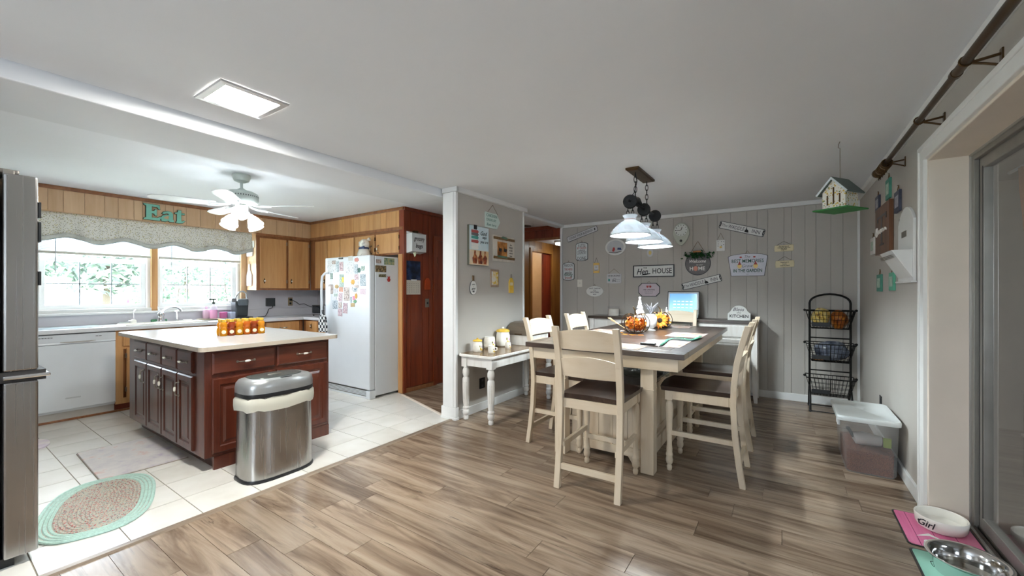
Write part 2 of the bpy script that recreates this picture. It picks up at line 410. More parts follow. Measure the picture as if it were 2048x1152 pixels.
for k in range(-12, 43):
    y0, y1 = 1.25+.168*k, 1.25+.168*(k+1)
    if y0 > 8.4: break
    spans = []
    if y1 <= SY0+.12: spans = [(-2.885, .90)]
    elif y0 < SY1: spans = [(-2.86, RX+.02 if y0 > 3.42 else .9), (-4.18, -3.03)]
    elif y0 < FARY: spans = [(-4.18, RX)]
    else: spans = [(-4.18, -3.09)]
    L = 1.31
    j0 = joints.get(k, random.uniform(-2.5, -.6))
    for a, b in spans:
        cuts = [a] + sorted(x for x in [j0 + L*i for i in range(-5, 6)] if a+.08 < x < b-.08) + [b]
        for x0, x1 in zip(cuts, cuts[1:]):
            poly = [(x0+g,y0+g),(x1-g,y0+g),(x1-g,y1-g),(x0+g,y1-g)]
            if b < -3.0 and y0 < 3.62: poly = clip(poly, dn[0], dn[1], dc)
            if len(poly) < 3: continue
            cx = sum(p[0] for p in poly)/len(poly); cy = sum(p[1] for p in poly)/len(poly)
            o = M().prism(poly, -.005, 0, 'z').build('plank', PLANK, floor)
kfloor = M().box(-6.75,-2.9,-.5,4.0,-.07,-.004).build('floor', GROUT, origin=(-4.8,1.7,-.07)); struct(kfloor, 'cream ceramic tile floor of the kitchen', 'floor')
for i in range(0, 11):
    for j in range(-4, 10):
        x1 = -2.93-.33*i; x0 = x1-.33; y0 = .68+.33*j; y1 = y0+.33
        if x0 > -3.0 or x1 < -6.3: continue
        w = .003
        poly = [(x0+w,y0+w),(x1-w,y0+w),(x1-w,y1-w),(x0+w,y1-w)]
        poly = clip(poly, -dn[0], -dn[1], -dc)
        poly = clip(poly, 1, 0, -2.93) if poly else poly
        poly = clip(poly, 0, 1, 3.95) if poly else poly
        if len(poly) >= 3: M().prism(poly, -.004, 0, 'z').build('tile', TILE, kfloor)
STRIP = wood('threshold_strip', [(.25,S(96,80,66)),(.5,S(138,120,102)),(.78,S(160,143,124))], 'y', 1.5, 10, .35, 0, .05)
struct(M().prism([(-2.93,0),(-2.922,.009),(-2.888,.009),(-2.88,0)], -.9, SY0-.03, 'y').build('trim_1', STRIP), 'grey wood threshold strip between tile and planks', 'threshold')
dv = Vector((DB[0]-DA[0], DB[1]-DA[1], 0)).normalized(); nv = Vector((-dv.y, dv.x, 0))
ring = lambda p: [Vector((p[0],p[1],0))+nv*-.02, Vector((p[0],p[1],.008))+nv*-.012, Vector((p[0],p[1],.008))+nv*.012, Vector((p[0],p[1],0))+nv*.02]
struct(M().loft([ring(DA), ring(DB)]).build('trim_2', BEIGE), 'pale diagonal strip at the hall floor seam', 'threshold')

# ------------------------------------------------------------------ ceilings and beam
struct(M().box(-3.04,.95,-2.6,6.22,CH,CH+.1).build('ceiling', CEIL), 'white painted dining room ceiling', 'ceiling')
struct(M().box(-6.9,-3.04,-.6,6.22,KH,KH+.1).build('ceiling', KCEIL), 'white painted kitchen ceiling', 'ceiling')
struct(M().box(-4.3,-2.95,6.20,8.5,2.36,2.60).build('ceiling', CEIL), 'lower hall ceiling', 'ceiling')
struct(M().box(-3.62,-3.05,-.5,3.30,2.352,KH+.02).build('ceiling_beam', CEIL, bev=.01), 'low boxed beam between kitchen and dining ceilings', 'beam')
struct(M().box(-3.19,-3.03,SY1-.02,FARY+.05,2.405,CH+.05).build('ceiling_beam', CEIL, bev=.008), 'shallow beam over the hall opening', 'beam')

# ------------------------------------------------------------------ walls
wf = M().box(-3.09,RX+.12,FARY+.008,FARY+.12,0,CH).build('wall_far', GREIGE); struct(wf, 'greige vertical groove panelled wall behind dining table', 'wall')
gx = [1124,1155,1187,1218,1250,1283,1316,1347,1364,1386,1416,1434.5,1461,1493.6,1514.6,1535.6,1568,1583,1610,1632,1661.6,1686]
cuts = [-3.09] + [yp(p, 500, FARY)[0] for p in gx[1:]] + [RX]
for a, b in zip(cuts, cuts[1:]):
    M().box(a+.002, b-.002, FARY, FARY+.009, 0, CH).build('panel_board', GREIGE, wf, bev=.0025)
wr = M().box(RX,.95,3.44,FARY+.1,0,CH).box(RX,.95,1.35,3.44,2.15,CH).box(RX,.95,-2.6,1.35,0,CH).build('wall_right', GREIGE); struct(wr, 'greige wall beside the sliding glass door', 'wall')
ws = M().box(SXB,SX,SY0,SY1,0,CH).build('wall_partition', GREIGE); struct(ws, 'greige partition wall between kitchen hall and dining room', 'wall')
ww = M().box(-6.9,-6.75,-.6,.78,0,KH).box(-6.9,-6.75,2.80,4.1,0,KH).box(-6.9,-6.75,.78,2.80,0,1.10).box(-6.9,-6.75,.78,2.80,2.16,KH).build('wall_window', SPLASH); struct(ww, 'white kitchen wall with the double window', 'wall')
wk = M().box(-6.9,-4.24,4.0,4.1,0,KH).build('wall_kitchen', SPLASH); struct(wk, 'pale laminate backsplash wall behind counter', 'wall')
struct(M().box(-6.9,-2.98,-.6,-.46,0,KH).build('wall_south', GREIGE), 'kitchen wall behind the steel refrigerator', 'wall')
struct(M().box(-3.10,-2.98,-2.6,-.46,0,CH).build('wall_left', GREIGE), 'side wall of the living area', 'wall')
struct(M().box(-3.1,.95,-2.72,-2.6,0,.85).box(-3.1,.95,-2.72,-2.6,2.05,CH).box(-3.1,-1.75,-2.72,-2.6,.85,2.05).box(-.45,.95,-2.72,-2.6,.85,2.05).build('wall_back', GREIGE), 'wall with an added wide window facing the table', 'wall')
wb = thing('added_window', 'wide window added behind the camera to let in daylight', 'window', (-1.1,-2.66,.85), kind='structure')  # unseen window, added so sky light reaches the room from behind
m = M()
for x in (-1.75,-1.125,-.5): m.box(x,x+.05,-2.69,-2.63,.85,2.05)
m.box(-1.75,-.45,-2.69,-2.63,.85,.9).box(-1.75,-.45,-2.69,-2.63,2.0,2.05).build('window_frame', WHITE, wb)
for x in (-1.70,-1.075): M().box(x,x+.575,-2.663,-2.657,.9,2.0).build('pane', GLASS, wb)
def portal(name, loc, rot, sx, sy):
    d = bpy.data.lights.new(name, 'AREA'); d.shape = 'RECTANGLE'; d.size = sx; d.size_y = sy; d.cycles.is_portal = True
    o = bpy.data.objects.new(name, d); COL.objects.link(o); o.location = loc; o.rotation_euler = rot; return o
portal('window_portal', (-1.1,-2.74,1.45), (R(90),0,0), 1.3, 1.2)
portal('window_portal', (3.42,2.0,1.45), (R(90),0,R(90)), .8, .5)
portal('window_portal', (-6.92,1.79,1.63), (R(90),0,R(-90)), 2.02, 1.06)
# hall
wp = M().box(-4.262,-4.19,3.66,6.93,0,KH).box(-4.262,-4.19,7.74,8.5,0,KH).box(-4.262,-4.19,6.93,7.74,2.14,KH).build('wall_hall', MAHOG); struct(wp, 'dark mahogany panelled wall along the hall', 'wall')
ys = [3.66,3.78,4.0,4.12,4.21]
for a, b in zip(ys, ys[1:]): M().box(-4.19,-4.18,a+.002,b-.002,.06,KH).build('panel_board', MAHOG, wp, bev=.002)
M().box(-4.19,-4.165,3.655,3.70,0,KH).build('corner_post', MAHOG, wp, bev=.003)
M().box(-4.186,-4.172,3.70,4.21,0,.055).build('base_strip', STILE, wp)
M().box(-4.18,-4.145,3.655,6.1,2.42,KH-.002).build('crown_strip', MAHOG, wp, bev=.005)
yy = 4.98
while yy < 6.9:
    w = random.choice([.10,.14,.19]); b = min(yy+w, 6.85); M().box(-4.19,-4.18,yy+.002,b-.002,.06,KH if yy<6.1 else 2.36).build('panel_board', HALLY, wp, bev=.002); yy = b+1e-4
    if b >= 6.85: break
M().box(-4.19,-4.18,6.85,7.82,2.21,2.36).build('panel_board', HALLY, wp); M().box(-4.19,-4.18,7.82,8.4,.06,2.36).build('panel_board', HALLY, wp)
struct(M().box(-4.2,-3.0,8.38,8.5,0,2.4).build('wall_hall_end', MAHOG), 'dark wood wall closing the hall', 'wall')
struct(M().box(-3.09,-2.97,6.22,8.5,0,2.4).build('wall_hall_side', MAHOG), 'wood wall behind the dining room wall', 'wall')
hd = M().box(-4.18,-3.11,FARY+.01,FARY+.13,2.236,2.60).build('wall_header', MAHOG); struct(hd, 'wood boarded header over the hall passage', 'wall')
for i in range(7): M().box(-4.18+i*.153+.002,-4.18+(i+1)*.153-.002,FARY,FARY+.01,2.255,2.40).build('panel_board', MAHOG, hd, bev=.002)
M().box(-4.18,-3.11,FARY-.02,FARY+.01,2.395,2.43).build('crown_strip', MAHOG, hd); M().box(-4.18,-3.11,FARY-.01,FARY+.02,2.225,2.258).build('bottom_rail', STILE, hd)
d2 = thing('door_2', 'plain dark wood pantry door in the hall', 'door', (-4.17,4.6,0), kind='structure')
M().box(-4.185,-4.165,4.21,4.27,0,2.14).box(-4.185,-4.165,4.95,5.0,0,2.14).box(-4.185,-4.165,4.21,5.0,2.08,2.14).build('door_casing', MAHOG, d2, bev=.003)
M().box(-4.19,-4.176,4.272,4.948,.02,2.078).build('door_leaf', MAHOG, d2, bev=.002)
[M().box(-4.178,-4.172,4.275,4.285,z,z+.09).build('hinge', BRONZE, d2) for z in (1.75,.3)]
d3 = thing('door_3', 'reddish wood bathroom door standing half closed', 'door', (-4.18,7.3,0), kind='structure')
M().box(-4.19,-4.16,6.86,6.93,0,2.21).box(-4.19,-4.16,7.74,7.81,0,2.21).box(-4.19,-4.16,6.86,7.81,2.14,2.21).build('door_casing', HALLY, d3, bev=.003)
M().box(-4.255,-4.215,7.46,7.74,.01,2.138).build('door_leaf', wood('red_door', [(.25,S(92,28,12)),(.5,S(128,46,22)),(.78,S(150,62,32))],'z',1.2,10,.35,.2,.02), d3, bev=.003)
# bathroom behind the door
BT = flat('bath_tile', S(196,168,132), .3, var=.05)
wbth = M().box(-5.9,-5.8,6.5,8.2,0,2.4).box(-5.8,-4.262,8.1,8.2,0,2.4).box(-5.8,-4.262,6.5,6.6,0,2.4).build('wall_bathroom', BT); struct(wbth, 'beige tiled bathroom wall seen through the door', 'wall')
bo = OFF[wbth]
tm = M().box(bo[0]-.003,bo[0]+.003,bo[1]-.103,bo[1]+.103,bo[2]-.103,bo[2]+.103).build('wall_tile', BT, wbth); tme = tm.data
tm.location = (-5.798-bo[0], 7.14-bo[1], .74-bo[2])
for i in range(7):
    for j in range(11):
        if (i,j)==(2,3): continue
        shared('wall_tile', tme, (-5.798, 6.72+.21*i, .11+.21*j), wbth)
struct(M().box(-5.9,-4.262,6.5,8.2,2.36,2.45).build('ceiling', CEIL), 'bathroom ceiling', 'ceiling')
struct(M().box(-5.9,-4.3,6.5,8.2,-.05,0).build('floor', TILE), 'bathroom floor', 'floor')
tag(M().box(-5.77,-5.12,6.65,8.05,0,.46).box(-5.79,-5.08,6.62,8.08,.46,.52).build('bathtub', CERAM, bev=.02), 'pale bathtub seen through the hall bathroom door', 'bathtub')
rod = thing('shower_curtain_rod', 'white shower rod with a gathered curtain in the bathroom', 'curtain rod', (-5.1,7.3,1.95))
M().tube([(-5.1,6.6,1.98),(-5.1,8.1,1.98)], .03, 10).build('rod', WHITE, rod, True)
m = M(); n = 26
m.loft([[(-5.1+.02*math.sin(i*1.9), 7.62+.46*i/n, z) for i in range(n+1)] for z in (.55,1.96)], cap=False, close=False).build('curtain', flat('cream_curtain', S(232,214,188), .8), rod, True, solid=.004)
tl = thing('toilet_paper_holder', 'white paper holder on the bathroom tiles', 'paper holder', (-5.78,7.62,.8))
M().box(-5.80,-5.74,7.55,7.72,.86,.92).build('bracket', CERAM, tl, bev=.01)
M().tube([(-5.73,7.57,.83),(-5.73,7.70,.83)], .045, 12).build('paper_roll', WHITE, tl, True)
bl = thing('bathroom_ceiling_lamp', 'round bathroom ceiling lamp behind the door', 'lamp', (-5.0,7.3,2.3))
M().lathe([(.16,.06),(.16,.0),(.14,-.03),(.06,-.05)], (-5.0,7.3,2.30), 20).build('diffuser', emis('bath_glow', (1,.88,.7,1), 9), bl, True)

# ------------------------------------------------------------------ trims
crownbox('trim_3', -3.09, RX, FARY-.045, FARY+.002, CH-.05, CH)                  # far crown
crownbox('trim_4', RX-.045, RX+.002, -2.5, FARY-.045, CH-.05, CH)               # right crown
crownbox('trim_5', SX-.002, SX+.04, SY0-.02, SY1+.04, CH-.05, CH)                # partition crown
crownbox('trim_6', SXB-.005, SX+.04, SY0-.035, SY0-.001, CH-.05, CH)
crownbox('baseboard_far', -3.09, RX, FARY-.016, FARY+.002, 0, .09)
crownbox('baseboard_right', RX-.016, RX+.002, 3.55, FARY-.016, 0, .09)
crownbox('baseboard_partition', SX-.002, SX+.016, SY0, SY1, 0, .09)
crownbox('trim_7', RX-.022, RX+.002, FARY-.022, FARY+.002, .09, CH-.05)          # corner bead
crownbox('trim_8', SXB-.012, SX+.012, SY0-.014, SY0+.02, .13, CH-.05)            # partition end casing
struct(M().box(SXB+.02,SX-.02,SY0-.021,SY0-.013,.13,CH-.05).build('trim_9', WHITE, bev=.003))
struct(M().box(SXB-.024,SX+.02,SY0-.026,SY0+.03,0,.13).box(SXB-.03,SX+.026,SY0-.032,SY0+.03,0,.025).build('baseboard_partition_end', WHITE, bev=.004))
crownbox('trim_10', SXB-.01, SX+.01, SY1-.02, SY1+.012, 0, CH-.05)
crownbox('trim_11', -3.115, -3.075, FARY-.02, FARY+.10, 0, CH)                   # hall-side corner of far wall
for o in bpy.data.objects:
    if o.name.startswith(('trim_','baseboard_')) and 'label' not in o: o['label'] = 'white painted trim strip along the greige walls'; o['category'] = 'trim'

# ------------------------------------------------------------------ sliding door
dj = thing('door_1', 'sliding glass door with grey metal frame and white casing', 'door', (.80,2.4,0), kind='structure')
M().box(RX-.018,RX+.003,3.43,3.535,0,2.235).box(RX-.018,RX+.003,1.3,3.535,2.145,2.235).box(RX-.024,RX-.017,3.508,3.535,0,2.235).box(RX-.024,RX-.017,1.3,3.535,2.208,2.235).build('door_casing', WHITE, dj, bev=.004)
M().box(RX,.885,3.405,3.44,0,2.165).box(RX,.885,1.35,3.44,2.13,2.165).build('jamb', BEIGE, dj, bev=.003)
FR = flat('grey_aluminium', S(140,136,130), .4, .5, var=.08); FRD = flat('dark_aluminium', S(70,64,58), .4, .5, var=.1); FRL = flat('pale_aluminium', S(178,176,170), .35, .6, var=.05)
M().box(.885,.98,3.36,3.44,0,2.16).box(.885,.98,1.35,3.44,2.09,2.16).build('door_frame', FR, dj, bev=.003)
M().box(.878,.886,3.395,3.41,0,2.14).box(.878,.886,1.35,3.41,2.118,2.132).build('weather_strip', FRL, dj)
M().box(.90,.97,1.35,3.36,0,.035).box(.886,.893,1.35,3.40,0,.028).build('track', FRD, dj, bev=.002)
M().box(.872,.886,1.35,3.40,0,.012).build('threshold_bar', FRL, dj)
M().box(.905,.945,3.30,3.36,.035,2.09).box(.905,.945,1.36,3.36,2.03,2.09).box(.905,.945,1.36,3.36,.035,.10).box(.905,.945,1.36,1.42,.035,2.09).build('sash', FR, dj, bev=.003)
M().box(.9035,.906,3.347,3.352,.035,2.09).box(.9035,.906,3.302,3.307,.1,2.04).build('gasket', BLACKP, dj)
M().box(.923,.929,1.42,3.30,.10,2.03).build('pane', GLASS, dj)
# enclosed porch beyond the glass
PF = wood('porch_boards', [(.25,S(90,78,70)),(.5,S(124,112,102)),(.78,S(146,134,124))], 'x', 1.2, 10, .5)
struct(M().box(.98,3.4,-.5,6.2,-.08,-.02).build('floor', PF), 'grey porch floor beyond the glass door', 'floor')
PW = flat('porch_wall', S(160,156,146), .7, var=.05)
wpo = M().box(3.3,3.4,-.5,6.2,-.1,1.2).box(3.3,3.4,-.5,6.2,1.7,2.5).box(3.3,3.4,-.5,1.6,1.2,1.7).box(3.3,3.4,2.4,6.2,1.2,1.7).box(.95,3.4,6.1,6.2,-.1,2.5).box(.95,3.4,-.6,-.5,-.1,2.5).build('wall_porch', PW); struct(wpo, 'dim porch wall beyond the glass door', 'wall')  # the gap in the outer wall is an unseen opening added to light the porch
struct(M().box(.96,3.4,-.6,6.2,2.45,2.55).build('ceiling', PW), 'porch ceiling beyond the glass door', 'ceiling')
pc = thing('curtain', 'orange brown curtain hanging in the porch behind the glass', 'curtain', (1.5,4.6,1.6))
m = M(); n = 24
m.loft([[(1.50+.025*math.sin(i*1.3)+.012*math.sin(z*5), 4.47+.20*i/n+.02*math.sin(z*6), z) for i in range(n+1)] for z in (1.66,1.8,1.95,2.1,2.28)], cap=False, close=False).build('cloth', flat('orange_cloth', S(190,126,84), .9, var=.1), pc, True, solid=.006)
M().tube([(1.5,4.2,2.3),(1.5,4.95,2.3)], .012, 8).build('rod', WHITE, pc, True)
sh = thing('wall_shelf', 'white shelf with bracket in the porch behind the glass', 'shelf', (1.6,4.4,1.45))
M().box(1.5,1.75,3.3,4.5,1.50,1.56).build('board', WHITE, sh, bev=.004); M().prism([(1.5,1.5),(1.75,1.5),(1.75,1.3),(1.72,1.3)], 4.2, 4.23, 'y').build('bracket', WHITE, sh)
PT = milk('milky_tub', S(214,230,224), .25); PTM = milk('mint_tub', S(160,206,190), .25)
sr = thing('plant_stand', 'dark wire stand holding tubs in the porch', 'stand', (1.75,4.2,0))
m = M()
for z in (.30,.62): m.box(1.45,2.0,3.6,4.6,z-.02,z)
m.build('shelf_board', PW, sr)
for x in (1.46,1.97):
    for y in (3.62,4.57): M().box(x,x+.02,y,y+.02,-.02,.62).build('leg', BLACKM, sr)
for i, (y, z, mt, lb) in enumerate([(4.42,.62,PT,'milky white tub on top of the porch stand'),(4.40,.30,PT,'milky tub on the lower board of the porch stand'),(4.05,.30,PTM,'mint green tub on the lower board of the porch stand')]):
    tag(M().lathe([(.10,0),(.13,.02),(.15,.10),(.155,.15),(.16,.16),(.12,.18),(.0,.185)], (1.65,y,z), 18).build('storage_tub', mt, smooth=True), lb, 'tub')

# ------------------------------------------------------------------ kitchen window wall
def window(name, y0, y1, label):
    w = thing(name, label, 'window', (-6.8,(y0+y1)/2,1.12), kind='structure')
    M().box(-6.86,-6.74,y0,y0+.035,1.10,2.16).box(-6.86,-6.74,y1-.035,y1,1.10,2.16).box(-6.86,-6.74,y0,y1,2.12,2.16).box(-6.86,-6.70,y0,y1,1.10,1.14).build('window_frame', WHITE, w, bev=.003)
    a, b = y0+.035, y1-.035
    M().box(-6.84,-6.80,a,a+.045,1.14,1.74).box(-6.84,-6.80,b-.045,b,1.14,1.74).box(-6.84,-6.80,a,b,1.14,1.19).box(-6.84,-6.80,a,b,1.69,1.74).build('lower_sash', WHITE, w, bev=.003)
    M().box(-6.86,-6.845,a,a+.04,1.72,2.12).box(-6.86,-6.845,b-.04,b,1.72,2.12).box(-6.86,-6.845,a,b,1.70,1.745).build('upper_sash', WHITE, w)
    c, d = a+.045, b-.045; MU = flat('muntin_grey', S(176,184,190), .5, var=.02)
    for i in (1,2):
        y = c+(d-c)*i/3; M().box(-6.826,-6.816,y-.006,y+.006,1.19,1.69).build('muntin', MU, w)
    M().box(-6.826,-6.816,c,d,1.428,1.44).build('muntin', MU, w)
    for i in range(3):
        for j in range(2):
            M().box(-6.823,-6.820,c+(d-c)*i/3,c+(d-c)*(i+1)/3,1.19+.25*j,1.44+.25*j).build('pane', GLASS, w)
    for i in range(3): M().box(-6.853,-6.850,c+(d-c)*i/3,c+(d-c)*(i+1)/3,1.745,2.12).build('pane', GLASS, w)
    return w
window('window_1', .78, 1.748, 'kitchen window beside the steel refrigerator')
window('window_2', 1.808, 2.775, 'kitchen window above the faucet')
struct(M().box(-6.80,-6.70,1.746,1.81,1.10,2.18).build('trim_12', HONEY, bev=.003), 'honey wood post between the two kitchen windows', 'trim')
struct(M().box(-6.75,-6.70,2.775,2.85,1.10,2.18).build('trim_13', FASCIA, bev=.003), 'honey wood casing beside the upper cabinet', 'trim')
struct(M().box(-6.75,-6.66,.7,2.85,1.075,1.10).build('trim_14', WHITE, bev=.004), 'white window sill above the counter', 'sill')
BLM = milk('blind_vinyl', S(240,242,246), .6)
for nm, y0, y1, z0, lb in (('a',.80,1.735,1.765,'white mini blind raised over the window nearest the steel refrigerator'),('b',1.82,2.76,1.765,'white mini blind raised over the window above the faucet')):
    b = thing('window_blind', lb, 'blind', (-6.68,(y0+y1)/2,z0))
    i = 0; z = z0+.03
    while z < 2.12:
        M().prism([(-6.70,z),(-6.688,z+.011),(-6.676,z+.002),(-6.688,z+.009)], y0+.005, y1-.005, 'y').build('slat', BLM, b); z += .0135
    M().box(-6.70,-6.672,y0,y1,z0,z0+.028).build('bottom_rail', flat('blind_rail', S(200,196,188), .5), b, bev=.003)
    M().box(-6.705,-6.665,y0,y1,2.12,2.155).build('head_rail', WHITE, b)
    M().tube([(-6.662,y0+.12,2.12),(-6.660,y0+.12,1.56)], .004, 6).build('tilt_wand', flat('clear_wand', S(170,176,180), .2), b, True)
# soffits
sof = M().box(-6.75,-6.40,-.46,4.0,2.19,KH).build('soffit', FASCIA, origin=(-6.6,1.7,2.19)); struct(sof, 'wood boarded soffit over the kitchen window', 'soffit')
pxs = [75,95,126.5,169,209,236,267.5,285,305,330,346,372,400,430,455,480,500,524,552,577,590,604,625]
cy = [.55] + [xp(p, 400, -6.40)[1] for p in pxs[1:-1]] + [3.66]
for a, b in zip(cy, cy[1:]): M().box(-6.40,-6.392,a+.0015,b-.0015,2.195,2.43).build('panel_board', FASCIA, sof, bev=.002)
M().box(-6.40,-6.375,.2,3.66,2.425,KH-.001).build('crown_strip', STILE, sof, bev=.004); M().box(-6.40,-6.388,2.85,3.66,2.165,2.20).build('bottom_rail', STILE, sof)
sof2 = M().box(-6.40,-4.20,3.67,4.0,2.19,KH).build('soffit', FASCIA, origin=(-5.3,3.8,2.19)); struct(sof2, 'wood boarded soffit over the white refrigerator', 'soffit')
px2 = [628,650,661,678,689,708,721,733,739,748,762,773,793,801]
cx = [yp(p, 440, 3.67)[0] for p in px2]; cx[-1] = -4.20; cx[0] = -6.392
for a, b in zip(cx, cx[1:]): M().box(a+.0015,b-.0015,3.662,3.67,2.20,2.43).build('panel_board', HONEY, sof2, bev=.002)
M().box(-6.392,-4.175,3.645,3.67,2.425,KH-.001).box(-4.20,-4.175,3.645,4.0,2.425,KH-.001).build('crown_strip', STILE, sof2, bev=.004)
M().box(-6.392,-4.185,3.652,3.67,2.165,2.205).box(-4.20,-4.185,3.652,4.0,2.165,2.205).build('bottom_rail', STILE, sof2)
for a, b in ((3.675,3.83),(3.832,3.995)): M().box(-4.20,-4.19,a,b,2.205,2.425).build('panel_board', MAHOG, sof2, bev=.002)

# valance
val = thing('curtain_valance', 'floral kitchen valance with scalloped plaid hem over the window', 'valance', (-6.43,1.8,1.9))
VM = spots('floral_cotton', S(238,236,226), [S(214,206,160), S(176,172,140), S(140,132,118)], 42, .27, .85)
PLD = flat('plaid_hem', S(214,216,208), .85, var=.08, vscale=50)
n = 150; Y0, Y1 = .50, 2.80
def vz(y): return 1.90 + .028*math.cos((y-.98)*2*math.pi/.36*.78) - .004*(y-.8)
def vx(y, t): return -6.425 + t*(.016*math.sin(y*41)+.012*math.sin(y*23+1))
rows = []
for t in (0,.15,.4,.7,1): rows.append([(vx(y,t), y, 2.19+(vz(y)+.045-2.19)*t) for y in [Y0+(Y1-Y0)*i/n for i in range(n+1)]])
M().loft(rows, cap=False, close=False).build('cloth', VM, val, True, solid=.003)
rows = [[(vx(y,1)+.0025, y, vz(y)+dz) for y in [Y0+(Y1-Y0)*i/n for i in range(n+1)]] for dz in (.047,.02,0)]
M().loft(rows, cap=False, close=False).build('plaid_hem', PLD, val, True, solid=.003)
m = M(); m.tube([(vx(y,1)+.004, y, vz(y)) for y in [Y0+(Y1-Y0)*i/n for i in range(n+1)]], .003, 5).build('piping', flat('blue_grey_piping', S(150,168,172), .8), val, True)

# ------------------------------------------------------------------ text
def text_pts(body, size, shear=0.0, bold=0.0, sx=1.0):
    cu = bpy.data.curves.new('t', 'FONT'); cu.body = body; cu.size = size; cu.shear = shear; cu.offset = bold
    cu.align_x = 'CENTER'; cu.align_y = 'CENTER'; cu.resolution_u = 2; cu.extrude = .0006
    ob = bpy.data.objects.new('t', cu); me = bpy.data.meshes.new_from_object(ob)
    vs = [(v.co.x*sx, v.co.y, v.co.z) for v in me.vertices]; fs = [tuple(p.vertices) for p in me.polygons]
    bpy.data.objects.remove(ob); bpy.data.curves.remove(cu); bpy.data.meshes.remove(me)
    return vs, fs
def text_w(body, size, shear=0, bold=0):
    vs, _ = text_pts(body, size, shear, bold); return max(v[0] for v in vs)-min(v[0] for v in vs)
def lettering(parent, items, mat, y=-.0012, name='lettering'):
    """items: (text, x, z, size, shear, bold, fit width or 0) in a sign's own upright plane facing -y"""
    m = M()
    for body, x, z, size, shear, bold, fit in items:
        vs, fs = text_pts(body, size, shear, bold)
        w = max(v[0] for v in vs)-min(v[0] for v in vs); k = (fit/w if fit else 1)
        cxm = (max(v[0] for v in vs)+min(v[0] for v in vs))/2; czm = (max(v[1] for v in vs)+min(v[1] for v in vs))/2
        m.add([(x+(v[0]-cxm)*k, y-v[2], z+v[1]-czm) for v in vs], fs)
    return m.build(name, mat, parent, kind='stuff')
# 'Eat' sign
p0, p1 = xp(288,404,-6.39), xp(372,446,-6.39)
TURQ = flat('turquoise_paint', S(136,206,186), .6, var=.06); 
eat = thing('letter_sign', 'turquoise slab serif Eat sign on the fascia over the valance', 'sign', (-6.387,(p0[1]+p1[1])/2,2.30), rot=R(90))
ez = 0.0
def grown(poly, g_):
    out = []; n_ = len(poly)
    for k_ in range(n_):
        a, b, c = Vector(poly[k_-1]), Vector(poly[k_]), Vector(poly[(k_+1) % n_])
        e1, e2 = (b-a).normalized(), (c-b).normalized(); n1, n2 = Vector((e1.y,-e1.x)), Vector((e2.y,-e2.x)); nn = (n1+n2); nn = nn/max(.35, nn.length_squared/2)
        out.append((b.x+nn.x*g_, b.y+nn.y*g_))
    return out
E_PTS = [(-.215,-.085),(-.065,-.088),(-.05,-.045),(-.062,-.04),(-.085,-.058),(-.14,-.058),(-.14,-.005),(-.118,-.008),(-.106,-.03),(-.092,-.03),(-.092,.045),(-.106,.045),(-.118,.024),(-.14,.022),(-.14,.075),(-.09,.075),(-.072,.05),(-.06,.052),(-.066,.10),(-.215,.103),(-.212,.09),(-.192,.078),(-.192,-.06),(-.212,-.072)]
A_PTS = [(-.045,-.085),(-.01,-.09),(.02,-.075),(.035,-.088),(.075,-.085),(.075,-.065),(.066,-.055),(.066,.01),(.05,.036),(.015,.042),(-.025,.03),(-.04,.008),(-.022,-.004),(-.004,.012),(.018,.014),(.026,.0),(-.03,-.014),(-.055,-.045)]
T_PTS = [(.095,-.085),(.125,-.092),(.165,-.086),(.19,-.06),(.18,-.054),(.155,-.066),(.15,-.05),(.15,.022),(.185,.022),(.185,.038),(.15,.038),(.15,.07),(.118,.07),(.115,.045),(.085,.034),(.085,.022),(.108,.022),(.108,-.065)]
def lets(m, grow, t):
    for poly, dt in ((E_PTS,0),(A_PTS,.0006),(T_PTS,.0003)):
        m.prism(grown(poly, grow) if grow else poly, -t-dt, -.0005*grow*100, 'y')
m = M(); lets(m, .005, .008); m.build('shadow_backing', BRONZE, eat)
for nm_, poly in (('letter',E_PTS),('letter',A_PTS),('letter',T_PTS)):
    M().prism(poly, -.020, -.0075, 'y').build(nm_, TURQ, eat)
M().prism([(-.022,-.05),(.02,-.058),(.026,-.02),(.01,-.018),(-.02,-.035)], -.0206, -.0195, 'y').build('letter_counter', FASCIA, eat)

# ------------------------------------------------------------------ upper cabinets
def knob(parent, axis, face, u, z):
    P = lambda n, dz=0: put(axis, face, u, n, z+dz)
    o = M().tube([P(.001,-.04),P(.003,-.02),P(.004,0),P(.003,.02),P(.001,.04)], [.002,.010,.013,.010,.002], 8).build('backplate', BRONZE, parent, True)
    M().tube([P(.002),P(.012),P(.02),P(.026)], [.006,.008,.013,.006], 10).build('ceramic_knob', CERAM, o, True)
uc = thing('upper_cabinet', 'two door honey wood wall cabinet beside the window', 'cabinet', (-6.6,3.3,1.365))
M().box(-6.748,-6.42,2.862,3.665,1.367,2.189).build('body', STILE, uc)
M().box(-6.748,-6.42,2.853,2.862,1.365,2.189).build('side_panel', FASCIA, uc)
M().box(-6.42,-6.405,2.853,2.905,1.365,2.165).box(-6.42,-6.405,3.27,3.32,1.365,2.165).box(-6.42,-6.405,3.62,3.665,1.365,2.165).box(-6.42,-6.405,2.853,3.665,1.365,1.40).box(-6.42,-6.405,2.853,3.665,2.13,2.165).build('face_frame', STILE, uc)
for a, b, ku in ((2.90,3.277,2.955),(3.312,3.63,3.35)):
    d = rect_loft(M(), 'y', a, b, 1.392, 2.135, -6.405, SLAB).build('door', HONEY, uc); knob(d, 'y', -6.386, ku, 1.50)
    for z in (1.47, 2.05): M().box(-6.405,-6.383,b-.004,b+.012,z,z+.05).build('hinge', PEWTER, d)
uk = thing('upper_cabinet', 'three door honey wood wall cabinet behind the white refrigerator', 'cabinet', (-5.8,3.8,1.365))
M().box(-6.40,-5.235,3.68,3.998,1.367,2.189).build('body', STILE, uk)
